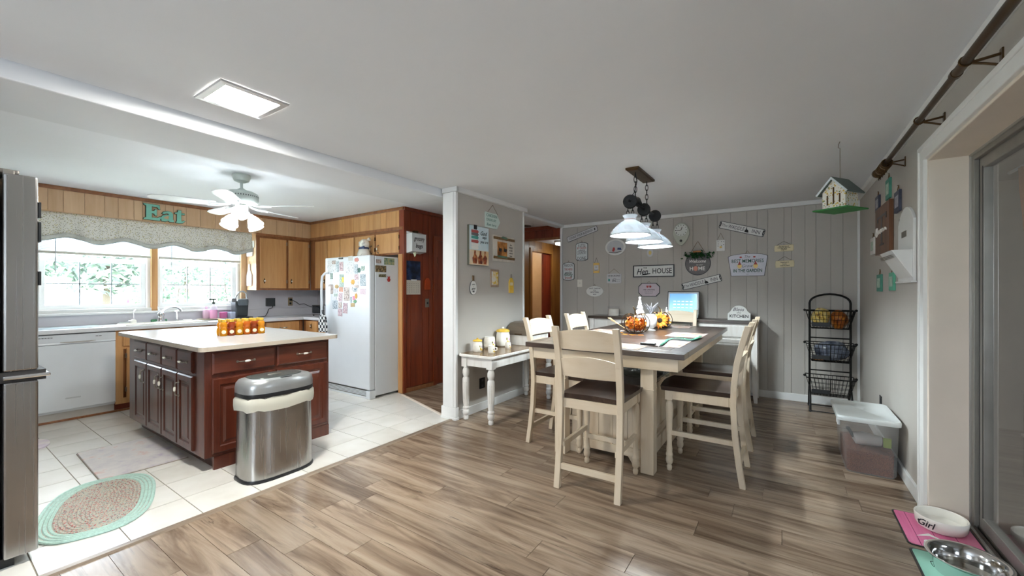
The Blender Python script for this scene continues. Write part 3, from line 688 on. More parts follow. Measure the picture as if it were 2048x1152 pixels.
M().box(-6.40,-6.25,3.672,3.68,1.365,2.165).box(-6.40,-5.235,3.672,3.68,2.13,2.165).box(-6.40,-5.235,3.672,3.68,1.365,1.395).build('face_frame', STILE, uk)
for a, b, ku in ((-6.247,-5.925,-5.98),(-5.905,-5.59,-5.86),(-5.57,-5.245,-5.3)):
    d = rect_loft(M(), 'x', a, b, 1.392, 2.135, 3.672, SLAB).build('door', HONEY, uk); knob(d, 'x', 3.653, ku, 1.50)
uf = thing('upper_cabinet', 'two door honey wood cabinet directly over the white refrigerator', 'cabinet', (-4.7,3.8,1.84))
M().box(-5.23,-4.205,3.68,3.998,1.84,2.189).build('body', STILE, uf)
M().box(-5.23,-4.205,3.672,3.68,1.84,1.868).box(-5.23,-4.205,3.672,3.68,2.13,2.165).box(-4.26,-4.205,3.672,3.68,1.84,2.165).box(-4.78,-4.73,3.672,3.68,1.84,2.165).build('face_frame', STILE, uf)
for a, b, ku in ((-5.215,-4.772,-4.83),(-4.737,-4.268,-4.68)):
    d = rect_loft(M(), 'x', a, b, 1.862, 2.135, 3.672, SLAB).build('door', HONEY, uf); bail(d, 'x', 3.653, ku, 1.93, .09, True)
    for z in (1.90,2.05): M().box(b-.006,b+.010,3.655,3.672,z,z+.05).build('hinge', BRONZE, d)
struct(M().box(-4.262,-4.185,3.640,3.656,0,1.84).build('trim_15', HONEY, bev=.003), 'honey wood end panel beside the white refrigerator', 'panel')

# wooden ornaments on the cabinet side (faces -Y at 2.853)
fy = 2.853
for (pl, pr_, pt, pb, mt, lb, nm) in ((495,507,482,513,spots('flower_print',S(230,220,222),[S(206,150,160),S(150,170,140)],90,.3),'floral little jug shaped plaque on the cabinet side','wall_plaque'),(495,505,528,572,flat('pink_board',S(226,214,220),.5),'pale pink cutting board ornament on the cabinet side','wall_ornament')):
    xa, xb = yp(pl,500,fy)[0], yp(pr_,500,fy)[0]; zt, zb = yp(500,pt,fy)[2], yp(500,pb,fy)[2]
    xm = (xa+xb)/2; w = (xb-xa)/2; h = zt-zb
    o = thing(nm, lb, 'ornament', (xm,fy,zb))
    M().prism([(xm-w,zb+.01),(xm-w*.8,zb),(xm+w*.8,zb),(xm+w,zb+.01),(xm+w,zb+h*.5),(xm+w*.35,zb+h*.72),(xm+w*.25,zt),(xm-w*.25,zt),(xm-w*.35,zb+h*.72),(xm-w,zb+h*.5)], fy-.016, fy-.002, 'y').build('board', mt, o, bev=.002)
    M().tube([(xm,fy-.01,zt-.01),(xm+.004,fy-.006,zt+.025),(xm,fy-.002,zt+.04)], .002, 5).build('hanging_cord', ROPE, o)
tag(M().box(yp(503,465,fy)[0],yp(509,465,fy)[0],fy-.008,fy-.001,1.99,2.09).build('hanging_tag', WHITE, bev=.001), 'small white tag near the top of the cabinet side', 'tag')

# ------------------------------------------------------------------ base cabinets, dishwasher, counter
CF = -6.17
dw = thing('dishwasher', 'white built in dishwasher under the counter', 'dishwasher', (-6.4,1.01,0))
M().box(-6.72,CF-.02,.722,1.298,.10,.905).build('body', APPL, dw)
rect_loft(M(), 'y', .722, 1.298, .125, .80, CF-.02, [(0,0),(0,.03),(.006,.035)]).build('door', APPL, dw)
cp = M().prism([(CF-.02,.805),(CF+.018,.805),(CF+.014,.82),(CF+.020,.90),(CF-.02,.905)], .722, 1.298, 'y').build('control_panel', APPL, dw, bev=.002)
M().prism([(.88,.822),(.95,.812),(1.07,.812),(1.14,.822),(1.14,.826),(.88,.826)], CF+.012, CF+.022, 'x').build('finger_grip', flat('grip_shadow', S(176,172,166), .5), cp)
for y in (.735,.755,.775,.795,.815): M().box(CF+.016,CF+.0215,y,y+.015,.872,.878).build('vent_slot', DKGREY, cp)
for y in (1.14,1.165): M().box(CF+.016,CF+.0215,y,y+.02,.866,.872).build('display_mark', DKGREY, cp)
M().box(CF+.012,CF+.0165,.92,1.03,.235,.25).build('name_badge', flat('badge_grey', S(196,200,204), .4), dw, bev=.001)
M().box(-6.6,CF-.045,.722,1.298,.02,.105).build('toe_panel', flat('toe_white', S(190,186,180), .5), dw)
struct(M().box(CF-.06,CF-.035,-.4,1.45,0,.022).build('baseboard_kitchen', STILE, bev=.004), 'wood toe strip under the dishwasher', 'trim')
sc = thing('base_cabinet', 'honey wood sink base cabinet next to the dishwasher', 'cabinet', (-6.4,1.9,0))
M().box(-6.74,CF-.02,1.30,2.45,.09,.91).build('body', STILE, sc)
M().box(CF-.02,CF-.005,1.30,1.365,.09,.91).box(CF-.02,CF-.005,1.30,2.45,.885,.91).box(CF-.02,CF-.005,1.30,2.45,.70,.735).box(CF-.02,CF-.005,1.30,2.45,.09,.15).box(CF-.02,CF-.005,1.86,1.90,.09,.91).build('face_frame', HONEY, sc)
M().box(-6.7,CF-.06,1.30,2.45,0,.09).build('toe_kick', MAHOG, sc)
for a, b in ((1.36,1.87),(1.89,2.43)):
    rect_loft(M(), 'y', a, b, .73, .89, CF-.005, SLAB).build('drawer', HONEY, sc)
    d = rect_loft(M(), 'y', a+.03, b, .14, .71, CF-.005, SLAB).build('door', HONEY, sc)
    for z in (.22,.60): M().box(CF-.005,CF+.016,a+.018,a+.032,z,z+.05).build('hinge', PEWTER, d)
s2 = thing('base_cabinet', 'honey wood drawer cabinet in the counter corner', 'cabinet', (-6.4,2.9,0))
M().box(-6.74,CF-.02,2.452,3.42,.09,.91).build('body', STILE, s2); M().box(-6.7,CF-.06,2.452,3.42,0,.09).build('toe_kick', MAHOG, s2)
for a, b in ((2.47,2.84),(2.88,3.36)):
    d = rect_loft(M(), 'y', a, b, .70, .895, CF-.02, SLAB).build('drawer', HONEY, s2); bail(d, 'y', CF-.001, (a+b)/2, .81, .08)
    rect_loft(M(), 'y', a, b, .14, .68, CF-.02, SLAB).build('door', HONEY, s2)
s3 = thing('base_cabinet', 'honey wood base cabinet beside the white refrigerator', 'cabinet', (-5.7,3.7,0))
M().box(CF-.02,-5.28,3.44,3.99,.09,.91).build('body', STILE, s3); M().box(CF-.02,-5.28,3.48,3.99,0,.09).build('toe_kick', MAHOG, s3)
for a, b in ((-6.10,-5.80),(-5.77,-5.30)):
    d = rect_loft(M(), 'x', a, b, .72, .895, 3.44, SLAB).build('drawer', HONEY, s3)
    knob(d, 'x', 3.421, (a+b)/2, .82); rect_loft(M(), 'x', a, b, .14, .70, 3.44, SLAB).build('door', HONEY, s3)
ct = thing('countertop', 'white L shaped laminate kitchen countertop under the window', 'countertop', (-6.4,2,.91))
M().prism([(-6.748,-.45),(-6.13,-.45),(-6.13,3.40),(-5.27,3.40),(-5.27,3.998),(-6.748,3.998)], .912, .955, 'z').build('slab', KTOP, ct, bev=.006)
M().box(-6.748,-6.728,-.45,3.998,.9555,1.075).build('upstand', SPLASH, ct, bev=.003); M().box(-6.727,-5.27,3.98,3.998,.9555,.965).build('splash_seam', PEWTER, ct)
# sink, faucet, taps
sk = thing('kitchen_sink', 'white drop in sink rim behind the island', 'sink', (-6.35,1.78,.955))
m = M(); m.loft([[(-6.35+a*hx_,1.78+b*hy_,zz) for a,b in ((-1,-1),(1,-1),(1,1),(-1,1))] for hx_,hy_,zz in ((.18,.40,.956),(.175,.39,.968),(.155,.36,.967),(.15,.35,.957))]).build('basin', CERAM, sk)
tray = M().box(-6.56,-6.26,.70,1.22,.9555,.9605).build('drain_mat', milk('clear_tray', S(214,224,226), .3, .2), bev=.002); tag(tray, 'clear flat drying mat on the counter above the dishwasher', 'mat')
fc = fl(322,640,.955); fc = (-6.60, fc[1]*(-6.60/fc[0]), .957)
fa = thing('faucet', 'chrome arched kitchen faucet with lever', 'faucet', fc)
x, y, z = fc
M().lathe([(.045,0),(.045,.006),(.026,.012),(.022,.07),(.026,.10),(.018,.12)], (x,y,z), 14, 1, 1.6).build('base', CHROME, fa, True)
M().tube([(x,y,z+.09),(x+.02,y+.02,z+.15),(x+.07,y+.07,z+.19),(x+.13,y+.12,z+.185),(x+.17,y+.15,z+.155),(x+.175,y+.155,z+.13)], [.016,.014,.012,.012,.012,.013], 10).build('spout', CHROME, fa, True)
M().tube([(x,y,z+.11),(x-.005,y-.02,z+.15),(x,y-.03,z+.20)], [.012,.008,.006], 8).build('lever', CHROME, fa, True)
def at_counter(px, X=-6.58): return (X, xp(px,600,X)[1], .957)
x, y, z = at_counter(354)
sp = thing('sink_sprayer', 'chrome side sprayer to the right of the faucet', 'sprayer', (x,y,z))
M().lathe([(.022,0),(.022,.01),(.014,.02),(.012,.03)], (x,y,z), 12).build('collar', CHROME, sp, True); M().tube([(x,y,z+.02),(x,y,z+.09),(x+.012,y-.012,z+.135)], [.011,.013,.015], 10).build('head', CHROME, sp, True)
x, y, z = at_counter(267)
ft = thing('filter_tap', 'slim white filter tap left of the faucet', 'tap', (x,y,z))
M().lathe([(.03,0),(.03,.03),(.022,.045),(.012,.05)], (x,y,z), 12).build('base', CERAM, ft, True); M().tube([(x,y,z+.04),(x,y,z+.14),(x+.015,y+.02,z+.17)], [.005,.005,.008], 8).build('spout', CHROME, ft, True); M().tube([(x,y,z+.03),(x+.05,y-.06,z+.04)], .004, 6).build('lever', CHROME, ft, True)
x, y, z = at_counter(249)
o = M().lathe([(.05,0),(.055,.012),(.05,.022),(.03,.024),(.028,.012),(.0,.011)], (x,y,z), 18).build('sink_stopper', flat('grey_dish',S(170,172,170),.3,.4), smooth=True); tag(o, 'round grey sink strainer left of the filter tap', 'strainer')
x, y, z = at_counter(375)
o = M().lathe([(.045,0),(.05,.012),(.045,.018),(.0,.02)], (x,y,z), 18).build('soap_dish', CERAM, smooth=True); tag(o, 'small white soap dish right of the sprayer', 'dish')
GREEN = flat('green_scrub', S(90,150,112), .9, var=.2, vscale=80)
for px, lb in ((308,'green scrub sponge left of the faucet base'),(328,'green scrub sponge right of the faucet base')):
    x, y, z = at_counter(px, -6.66); tag(M().box(x-.02,x+.02,y-.03,y+.03,z,z+.032).build('sponge', GREEN, bev=.008), lb, 'sponge')
# pink soap bottle, candle, tray, cup
x, y, z = at_counter(426, -6.55)
tr = M().lathe([(.0,0),(.12,0),(.15,.012),(.15,.018),(.12,.014),(0,.012)], (x,y,z), 24, .8, 1.25).build('soap_tray', flat('tan_tray',S(206,194,170),.5), smooth=True); tag(tr, 'tan oval tray holding pink soap and candle', 'tray')
PINK = flat('pink_liquid', S(222,160,196), .15, var=.05)
CLEARP = glassy('clear_plastic', (.95,.95,.97,1), .5, .05)
by = xp(427,600,-6.55)[1]
sb = thing('soap_bottle', 'pink hand soap bottle with dark green pump', 'soap bottle', (x,by,z+.014))
M().lathe([(.04,0),(.044,.01),(.044,.10),(.04,.12)], (x,by,z+.015), 14).build('soap', PINK, sb, True)
M().lathe([(.04,.121),(.044,.13),(.04,.165),(.016,.185),(.014,.20)], (x,by,z+.015), 14).build('shoulder', milk('clear_shoulder',S(232,226,232),.4), sb, True)
M().lathe([(.018,.20),(.018,.225),(.008,.23),(.008,.265)], (x,by,z+.015), 12).box(x-.012,x+.012,by-.055,by+.03,z+.27,z+.288).build('pump', flat('dark_green_pump',S(52,70,58),.4), sb)
py_ = xp(414,600,-6.6)[1]
o = M().lathe([(.04,0),(.043,.01),(.043,.09),(.034,.12),(.015,.13),(.012,.17)], (-6.62,py_,z+.015), 14).build('soap_bottle', milk('pale_pink_bottle',S(232,202,220),.3), smooth=True); tag(o, 'pale pink refill bottle behind the pump soap', 'soap bottle')
cy2 = xp(447,600,-6.53)[1]
cd = thing('candle_jar', 'pink candle in a glass jar on the tan tray', 'candle', (-6.53,cy2,z+.014))
M().lathe([(.042,0),(.046,.008),(.046,.085),(.0,.086)], (-6.53,cy2,z+.015), 16).build('wax', flat('pink_wax',S(214,110,162),.5), cd, True); M().lathe([(.048,-.0005),(.049,.10),(.047,.10)], (-6.53,cy2,z+.015), 16, cap=False).build('jar', CLEARP, cd, True)
# coffee maker
x, y, z = at_counter(482, -6.50)
cm = thing('coffee_maker', 'black single cup coffee maker with raised silver handle', 'coffee maker', (x,y,z))
M().prism([(y-.085,z),(y+.085,z),(y+.085,z+.03),(y-.085,z+.03)], x-.12, x+.18, 'x').build('drip_base', BLACKP, cm, bev=.008)
M().prism([(y-.075,z+.03),(y+.075,z+.03),(y+.085,z+.22),(y+.065,z+.26),(y-.04,z+.27),(y-.085,z+.24)], x-.12, x+.04, 'x').build('column', DKGREY, cm, bev=.012)
M().lathe([(.05,.19),(.062,.205),(.066,.25),(.062,.275),(.03,.285)], (x+.09,y-.01,z), 16).build('brew_head', flat('slate_plastic',S(92,100,106),.35), cm, True)
M().tube([(x+.02,y-.085,z+.26),(x+.05,y-.08,z+.33),(x+.06,y-.045,z+.38),(x+.06,y+.0,z+.39),(x+.06,y+.045,z+.36),(x+.04,y+.06,z+.29)], .012, 8).build('handle', flat('silver_plastic',S(206,208,210),.25,.5), cm, True)
M().box(x-.02,x+.10,y-.155,y-.09,z+.235,z+.29).build('reservoir_lid', flat('grey_lid',S(120,120,124),.4), cm, bev=.012)
M().box(x-.08,x+.06,y-.155,y-.09,z,z+.10).build('reservoir', milk('smoky_reservoir',S(196,200,214),.3,.1,.3), cm, bev=.01)
M().box(x-.08,x+.06,y-.153,y-.092,z+.102,z+.23).build('reservoir_top', CLEARP, cm, bev=.008)
# wall plates and cords on backsplash (window wall X=-6.748, Y>2.86)
def onwall(px, py): return xp(px, py, -6.745)
a, b = onwall(531,596), onwall(548,612)
ad = thing('power_adapter', 'square black power adapter plugged in on the backsplash', 'adapter', (-6.745,(a[1]+b[1])/2,b[2]))
M().box(-6.748,-6.70,a[1],b[1],b[2],a[2]).build('case', DKGREY, ad, bev=.005)
M().tube([(-6.72,b[1]-.03,b[2]),(-6.72,b[1]-.04,b[2]-.03),(-6.725,b[1]-.09,b[2]-.045),(-6.70,b[1]-.12,b[2]-.10),(-6.66,b[1]-.17,.962),(-6.6,b[1]-.3,.96)], .005, 6).build('cord', BLACKP, ad, True)
a, b = onwall(576,595), onwall(585,611)
ou = thing('wall_outlet', 'brass double outlet on the backsplash with a plug', 'outlet', (-6.745,(a[1]+b[1])/2,b[2]))
ym = (a[1]+b[1])/2; zm = (a[2]+b[2])/2
M().box(-6.748,-6.742,a[1],b[1],b[2],a[2]).build('plate', flat('brass_plate',S(170,150,120),.35,.6), ou, bev=.001)
M().tube([(-6.742,ym,zm+.03),(-6.715,ym,zm+.03)], .018, 10).build('plug', BLACKP, ou, True); M().tube([(-6.742,ym,zm-.03),(-6.738,ym,zm-.03)], .016, 10).build('socket', BLACKP, ou, True)
M().tube([(-6.715,ym,zm+.03),(-6.69,ym+.07,zm-.01),(-6.69,ym+.12,zm-.05),(-6.69,ym+.2,zm-.04),(-6.69,ym+.3,zm-.09),(-6.69,ym+.38,zm-.11)], .005, 6).build('cord', BLACKP, ou, True)
# toaster oven in the corner
q = fl(628,628,.957)
tx, ty = -6.02, 3.72
to = thing('toaster_oven', 'small steel toaster oven in the counter corner', 'toaster oven', (tx,ty,.957))
M().box(tx-.23,tx+.12,ty-.12,ty+.14,.975,1.13).build('body', STEELH, to, bev=.008)
M().box(tx-.20,tx+.09,ty-.128,ty-.118,.985,1.12).build('door_glass', flat('black_glass',S(22,26,28),.06,0,.6,var=0), to, bev=.004)
M().tube([(tx-.18,ty-.15,1.0),(tx+.07,ty-.15,1.0)], .007, 8).box(tx-.17,tx-.16,ty-.15,ty-.125,.995,1.005).box(tx+.05,tx+.06,ty-.15,ty-.125,.995,1.005).build('handle', CHROME, to)
for dx in (-.21,.10):
    for dy in (-.10,.11): M().lathe([(.012,0),(.010,.02)], (tx+dx,ty+dy,.957), 8).build('foot', BLACKP, to)

# ------------------------------------------------------------------ white refrigerator
fx0, fx1, fyf = -5.235, -4.272, 3.205
fr = thing('refrigerator', 'tall white refrigerator covered in photos and magnets', 'refrigerator', ((fx0+fx1)/2,3.6,0))
M().box(fx0,fx1,fyf+.085,3.97,.03,1.795).build('body', APPL, fr, bev=.008)
M().box(fx0,fx1,fyf,fyf+.075,.115,1.80).build('door', APPL, fr, bev=.012)
M().box(fx0+.005,fx1-.008,fyf+.075,fyf+.085,.115,1.79).build('gasket', flat('gasket_grey',S(186,188,190),.5), fr)
M().box(fx1-.075,fx1,fyf,fyf+.09,0,.105).build('hinge_foot', APPL, fr, bev=.008)
gr = M().box(fx0,fx1-.075,fyf+.03,fyf+.06,.02,.10).build('grille', flat('grille_dark',S(120,118,114),.6), fr)
for i in range(4): M().box(fx0,fx1-.078,fyf+.022,fyf+.034,.034+.016*i,.042+.016*i).build('slat', APPL, gr)
M().box(fx0,fx1-.075,fyf+.015,fyf+.05,.0,.022).build('kick_plate', APPL, fr, bev=.004)
hx = fx0+.04
M().tube([(hx+.035,fyf,1.60),(hx+.02,fyf-.04,1.59),(hx,fyf-.065,1.55),(hx-.006,fyf-.07,1.45),(hx-.006,fyf-.07,1.0),(hx,fyf-.06,.86),(hx+.02,fyf-.03,.82),(hx+.03,fyf,.80)], .016, 10).build('handle', APPL, fr, True)

# ------------------------------------------------------------------ dishwasher-side steel refrigerator (edge of frame)
sf = thing('refrigerator', 'stainless steel refrigerator at the frame edge seen from its side', 'refrigerator', (-3.6,0,0))
GS = flat('fridge_side_grey', S(120,116,112), .4, .6)
M().box(-4.05,-3.14,-.42,.245,.03,1.90).build('body', GS, sf, bev=.006)
M().box(-4.05,-3.13,.262,.375,.955,1.925).build('upper_door', STEEL, sf, bev=.010)
M().box(-4.05,-3.13,.262,.375,.045,.905).build('freezer_drawer', STEEL, sf, bev=.010)
M().box(-4.04,-3.128,.25,.40,.905,.955).build('divider', flat('seam_dark',S(46,44,44),.5), sf)
M().box(-4.0,-3.118,.26,.415,.918,.938).build('drawer_handle', CHROME, sf, bev=.006)
M().box(-3.30,-3.14,.12,.315,1.925,1.945).box(-3.30,-3.16,.10,.25,1.90,1.93).build('hinge_cover', GS, sf, bev=.006)
M().box(-3.25,-3.135,.262,.30,1.90,1.94).build('hinge_bracket', GS, sf, bev=.004)
M().box(-4.0,-3.16,-.38,.30,0,.045).build('base', BLACKP, sf)
for z0, z1, lb in ((1.72,1.80,'uppermost dark magnet edge on the steel refrigerator front'),(1.60,1.70,'dark magnet edge below the uppermost on the steel refrigerator front'),(1.38,1.45,'dark magnet edge midway down the steel refrigerator front')):
    tag(M().box(-3.21,-3.135,.376,.385,z0,z1).build('magnet', BLACKP, bev=.001), lb, 'magnet')

# ------------------------------------------------------------------ island
IX0, IX1, IY0, IY1, IZ = -5.38, -3.575, 1.235, 2.225, .905
il = thing('kitchen_island', 'cherry brown kitchen island with beige laminate top', 'island', ((IX0+IX1)/2,(IY0+IY1)/2,0))
M().box(IX0,IX1,IY0,IY1,.10,IZ).build('body', ISLE, il, bev=.004)
M().box(IX0+.05,IX1-.05,IY0+.08,IY1-.03,0,.10).build('toe_kick', ISLE, il)
M().box(IX1-.02,IX1+.002,IY0+.06,IY1,0,.10).build('base_rail', ISLE, il)
def rr(x0,x1,y0,y1,r,n=6):
    pts = []
    for cx_, cy_, a0 in ((x1-r,y1-r,0),(x0+r,y1-r,90),(x0+r,y0+r,180),(x1-r,y0+r,270)):
        pts += [(cx_+r*math.cos(R(a0+90*i/n)), cy_+r*math.sin(R(a0+90*i/n))) for i in range(n+1)]
    return pts
M().prism(rr(-5.56,-3.50,1.185,2.285,.05), .907, .9405, 'z').build('countertop', CTOP, il, bev=.002)
m = M(); a = rr(-5.562,-3.498,1.183,2.287,.05); b = rr(-5.555,-3.505,1.19,2.28,.045)
m.loft([[(x,y,.906) for x,y in b],[(x,y,.906) for x,y in a],[(x,y,.937) for x,y in a],[(x,y,.937) for x,y in b]], cap=False).build('counter_edge', CEDGE, il)
lx = [272,298,328,359,390]
lx = [yp(p, 690, IY0)[0] for p in lx]; lx = [max(lx[0], IX0+.01)] + lx[1:-1] + [min(lx[-1], IX1-.06)]
for i in range(4):
    a, b = lx[i]+.008, lx[i+1]-.008
    d = rect_loft(M(), 'x', a, b, .72, .885, IY0, DRAWER).build('drawer', ISLEX, il); bail(d, 'x', IY0-.02, (a+b)/2, .80, .11)
    d = rect_loft(M(), 'x', a, b, .125, .695, IY0, RAISED).build('door', ISLE, il)
    bail(d, 'x', IY0-.02, b-.05 if i in (0,1) else a+.05, .575, .10, True)
    if i in (0,): pass
fyb = [xp(p, 760, IX1)[1] for p in (414, 549, 553, 657)]
fyb = [max(fyb[0], IY0+.045), fyb[1], fyb[2], min(fyb[3], IY1-.02)]
for a, b in ((fyb[0],fyb[1]),(fyb[2],fyb[3])):
    d = rect_loft(M(), 'y', a, b, .72, .885, IX1, DRAWER).build('drawer', ISLEH, il); bail(d, 'y', IX1+.02, (a+b)/2, .80, .11)
    rect_loft(M(), 'y', a, b, .125, .69, IX1, RAISED).build('door', ISLE, il)

# honey bears: two rows of six, shrink packed
HON = [milk('honey_amber', S(214,120,30), .45, .12), milk('honey_gold', S(236,172,40), .5, .12), milk('honey_dark', S(170,74,26), .4, .12)]
def bear(cx_, cy_, i, lb, front):
    o = thing('honey_bottle', lb, 'honey bottle', (cx_,cy_,.941), 'bear shaped honey bottles on the island')
    M().lathe([(.024,0),(.031,.004),(.033,.03),(.031,.06),(.025,.075),(.029,.085),(.031,.10),(.026,.118),(.015,.126)], (cx_,cy_,.941), 14).build('bottle', HON[i % 3], o, True)
    M().lathe([(.019,.125),(.021,.128),(.021,.142),(.019,.150),(.0,.151)], (cx_,cy_,.941), 12).build('cap', YELLOW, o, True)
    if front: M().tube([(cx_+.030,cy_-.008,.978),(cx_+.036,cy_-.010,.978)], .017, 14).build('label_sticker', flat('honey_label', S(238,224,190), .6), o)
bx, by0 = fl(470,671,.941)[:2]
pa, pb = fl(441,673,.941), fl(533,666,.941)
for r_ in range(2):
    for i in range(6):
        t = i/5; x = pa[0]+(pb[0]-pa[0])*t - .03 - r_*.066; y = pa[1]+.034+(pb[1]-pa[1]-.068)*t + r_*.004
        lab = ['honey bear nearest the island corner in the front row','second honey bear of the front row','third honey bear of the front row','fourth honey bear of the front row','fifth honey bear of the front row','sixth honey bear at the refrigerator end of the front row'][i] if r_ == 0 else ['honey bear nearest the island corner in the back row','second honey bear of the back row','third honey bear of the back row','fourth honey bear of the back row','fifth honey bear of the back row','sixth honey bear at the refrigerator end of the back row'][i]
        bear(x, y, (i*2+r_) if i else 1, lab, r_ == 0)

# ------------------------------------------------------------------ trash can
def dshape(s, n=28):
    """flattened oval: long side .44 along Y, .27 along X, flat towards the island"""
    pts = []
    for i in range(n):
        a = 2*math.pi*i/n; c_, s_ = math.cos(a), math.sin(a)
        ex = .72 if c_ > 0 else .35
        pts.append((.150*s*math.copysign(abs(c_)**ex, c_), .245*s*math.copysign(abs(s_)**.62, s_)))
    return pts
tc_x, tc_y = -3.185, 1.56
tcn = thing('trash_can', 'oval brushed steel trash can with sensor lid beside the island', 'trash can', (tc_x,tc_y,0))
ringz = lambda s, z: [(tc_x+x, tc_y+y, z) for x, y in dshape(s)]
M().loft([ringz(1.03,0.0),ringz(1.04,.012),ringz(1.02,.022)]).build('base_ring', BLACKP, tcn, True)
M().loft([ringz(1.0,.02),ringz(.985,.3),ringz(.96,.60)]).build('body', STEEL, tcn, True)
lin = milk('liner_plastic', S(226,222,206), .2)
m = M(); rg = []
for z, s in ((.505,1.035),(.54,1.05),(.58,1.045),(.595,1.0)):
    rg.append([(tc_x+x*(1+.02*math.sin(i*2.3+z*30)), tc_y+y*(1+.012*math.sin(i*1.7)), z+.008*math.sin(i*1.9+z*9)) for i,(x,y) in enumerate(dshape(s))])
m.loft(rg, cap=False).build('liner', lin, tcn, True)
M().loft([ringz(1.02,.597),ringz(1.03,.605),ringz(1.02,.625)]).build('lid_band', BLACKP, tcn, True)
lid = M().loft([ringz(1.02,.625),ringz(1.02,.66),ringz(1.0,.69),ringz(.93,.712),ringz(.84,.718)]).build('lid', flat('silver_lid', S(168,170,170), .32, .6, var=.04), tcn, True)
M().loft([[(tc_x-.02+x*.72, tc_y+y*.74, .7185) for x,y in dshape(1)],[(tc_x-.02+x*.70, tc_y+y*.72, .724) for x,y in dshape(1)]]).build('flap', flat('lid_flap', S(84,90,88), .25, .3, var=.03), lid, True)
M().loft([[(tc_x-.03+.02*math.cos(a), tc_y+.05*math.sin(a), .7245) for a in [2*math.pi*i/16 for i in range(16)]],[(tc_x-.03+.016*math.cos(a), tc_y+.045*math.sin(a), .727) for a in [2*math.pi*i/16 for i in range(16)]]]).build('logo_plate', PEWTER, lid)
M().box(tc_x+.108,tc_x+.130,tc_y-.03,tc_y+.05,.7175,.7205).build('sensor', BLACKP, lid, bev=.004)

# ------------------------------------------------------------------ rugs
def ell(cx_, cy_, a, b, rot, z, n=56, p=.82):
    out = []
    for i in range(n):
        t = 2*math.pi*i/n; c_, s_ = math.cos(t), math.sin(t)
        x, y = a*math.copysign(abs(c_)**p, c_), b*math.copysign(abs(s_)**p, s_)
        out.append((cx_+x*math.cos(rot)-y*math.sin(rot), cy_+x*math.sin(rot)+y*math.cos(rot), z))
    return out
rg = thing('braided_rug', 'oval braided rug with mint border on the kitchen tile', 'rug', (-3.60,.70,0))
MINT = flat('mint_braid', S(176,206,196), .95, var=.12, vscale=70, bump=.6, bscale=160); 
MIX = spots('mixed_braid', S(176,178,166), [S(176,92,96), S(120,120,122), S(200,160,140)], 62, .36, .95, stretch=(1,1,1))
cxr, cyr, ar, br, rot = -3.60, .688, .455, .262, R(163)
for k in range(14):
    a, b = ar-.0095-k*.0185, br-.0095-k*.0185
    if b < .008: break
    mm = M(); pts = ell(cxr, cyr, a, b, rot, .008, 64, .72+.02*k); mm.ring(pts, .0104, 6)
    mm.v = [(x,y,max(z*.75,.0005)) for x,y,z in mm.v]
    mm.build('braid', MINT if k < 4 else MIX, rg, True)
M().loft([ell(cxr,cyr,ar*.97,br*.97,rot,.001,56,.74),ell(cxr,cyr,ar*.96,br*.96,rot,.008,56,.74)]).build('backing', MIX, rg)
MATM = blotch('faded_floral_mat', [(.30,S(180,168,186)),(.42,S(200,194,194)),(.56,S(210,204,200)),(.66,S(208,172,166)),(.8,S(184,190,180))], 6, .7, 5)
km = thing('kitchen_mat', 'faded floral cushioned mat beside the island doors', 'mat', (-4.45,1.02,0))
M().prism([(-4.86,.79),(-4.03,.77),(-4.02,1.275),(-4.85,1.29)], .001, .012, 'z').build('mat_top', MATM, km, bev=.004)
M().prism([(-4.864,.786),(-4.026,.766),(-4.016,1.279),(-4.854,1.294)], .0005, .005, 'z').build('edge_binding', flat('mat_edge', S(150,140,128), .8), km)
tag(M().lathe([(.0,0),(.15,0),(.15,.01),(0,.011)], (-5.46,.60,.001), 24, 1.3, .8).build('bath_mat', blotch('lilac_mat',[(.3,S(206,190,206)),(.6,S(226,218,214)),(.8,S(210,196,206))],9,.9), smooth=True), 'small pale lilac mat by the dishwasher', 'mat')

# ------------------------------------------------------------------ ceiling fan
F = fl(483,350,KH); hx, hy = F[0], F[1]
FG = flat('fan_greygreen', S(196,204,198), .4, var=.02); FW = flat('fan_white', S(226,230,230), .4, var=.02)
fan = thing('ceiling_fan', 'white five blade ceiling fan with four lamp light kit', 'ceiling fan', (hx,hy,1.9))
M().lathe([(.075,KH-.001),(.078,KH-.02),(.062,KH-.06),(.03,KH-.075)], (hx,hy,0), 20).build('canopy', FG, fan, True)
M().tube([(hx,hy,KH-.07),(hx,hy,KH-.17)], .013, 10).build('downrod', FG, fan, True)
ZB = 2.165
M().lathe([(.02,.15),(.045,.13),(.10,.12),(.135,.10),(.142,.075),(.142,.03),(.13,.012),(.06,.0)], (hx,hy,ZB+.02), 28).build('motor_housing', FG, fan, True)
vt = M()
for i in range(44):
    a = 2*math.pi*i/44; c_, s_ = math.cos(a), math.sin(a)
    vt.add([(hx+c_*.1425-s_*w, hy+s_*.1425+c_*w, z) for w, z in ((-.004,ZB+.085),(.004,ZB+.085),(.004,ZB+.097),(-.004,ZB+.097))], [(0,1,2,3)])
vt.build('vent_slots', DKGREY, fan)
tips = [fl(622,424,ZB), fl(600,446,ZB), fl(402,380,ZB), fl(286,404,ZB), fl(409,434,ZB)]
ang0 = [math.atan2(t[1]-hy, t[0]-hx) for t in tips]
base = sum(((a - i*2*math.pi/5 + math.pi) % (2*math.pi) - math.pi) for i, a in enumerate(sorted(ang0)))/5
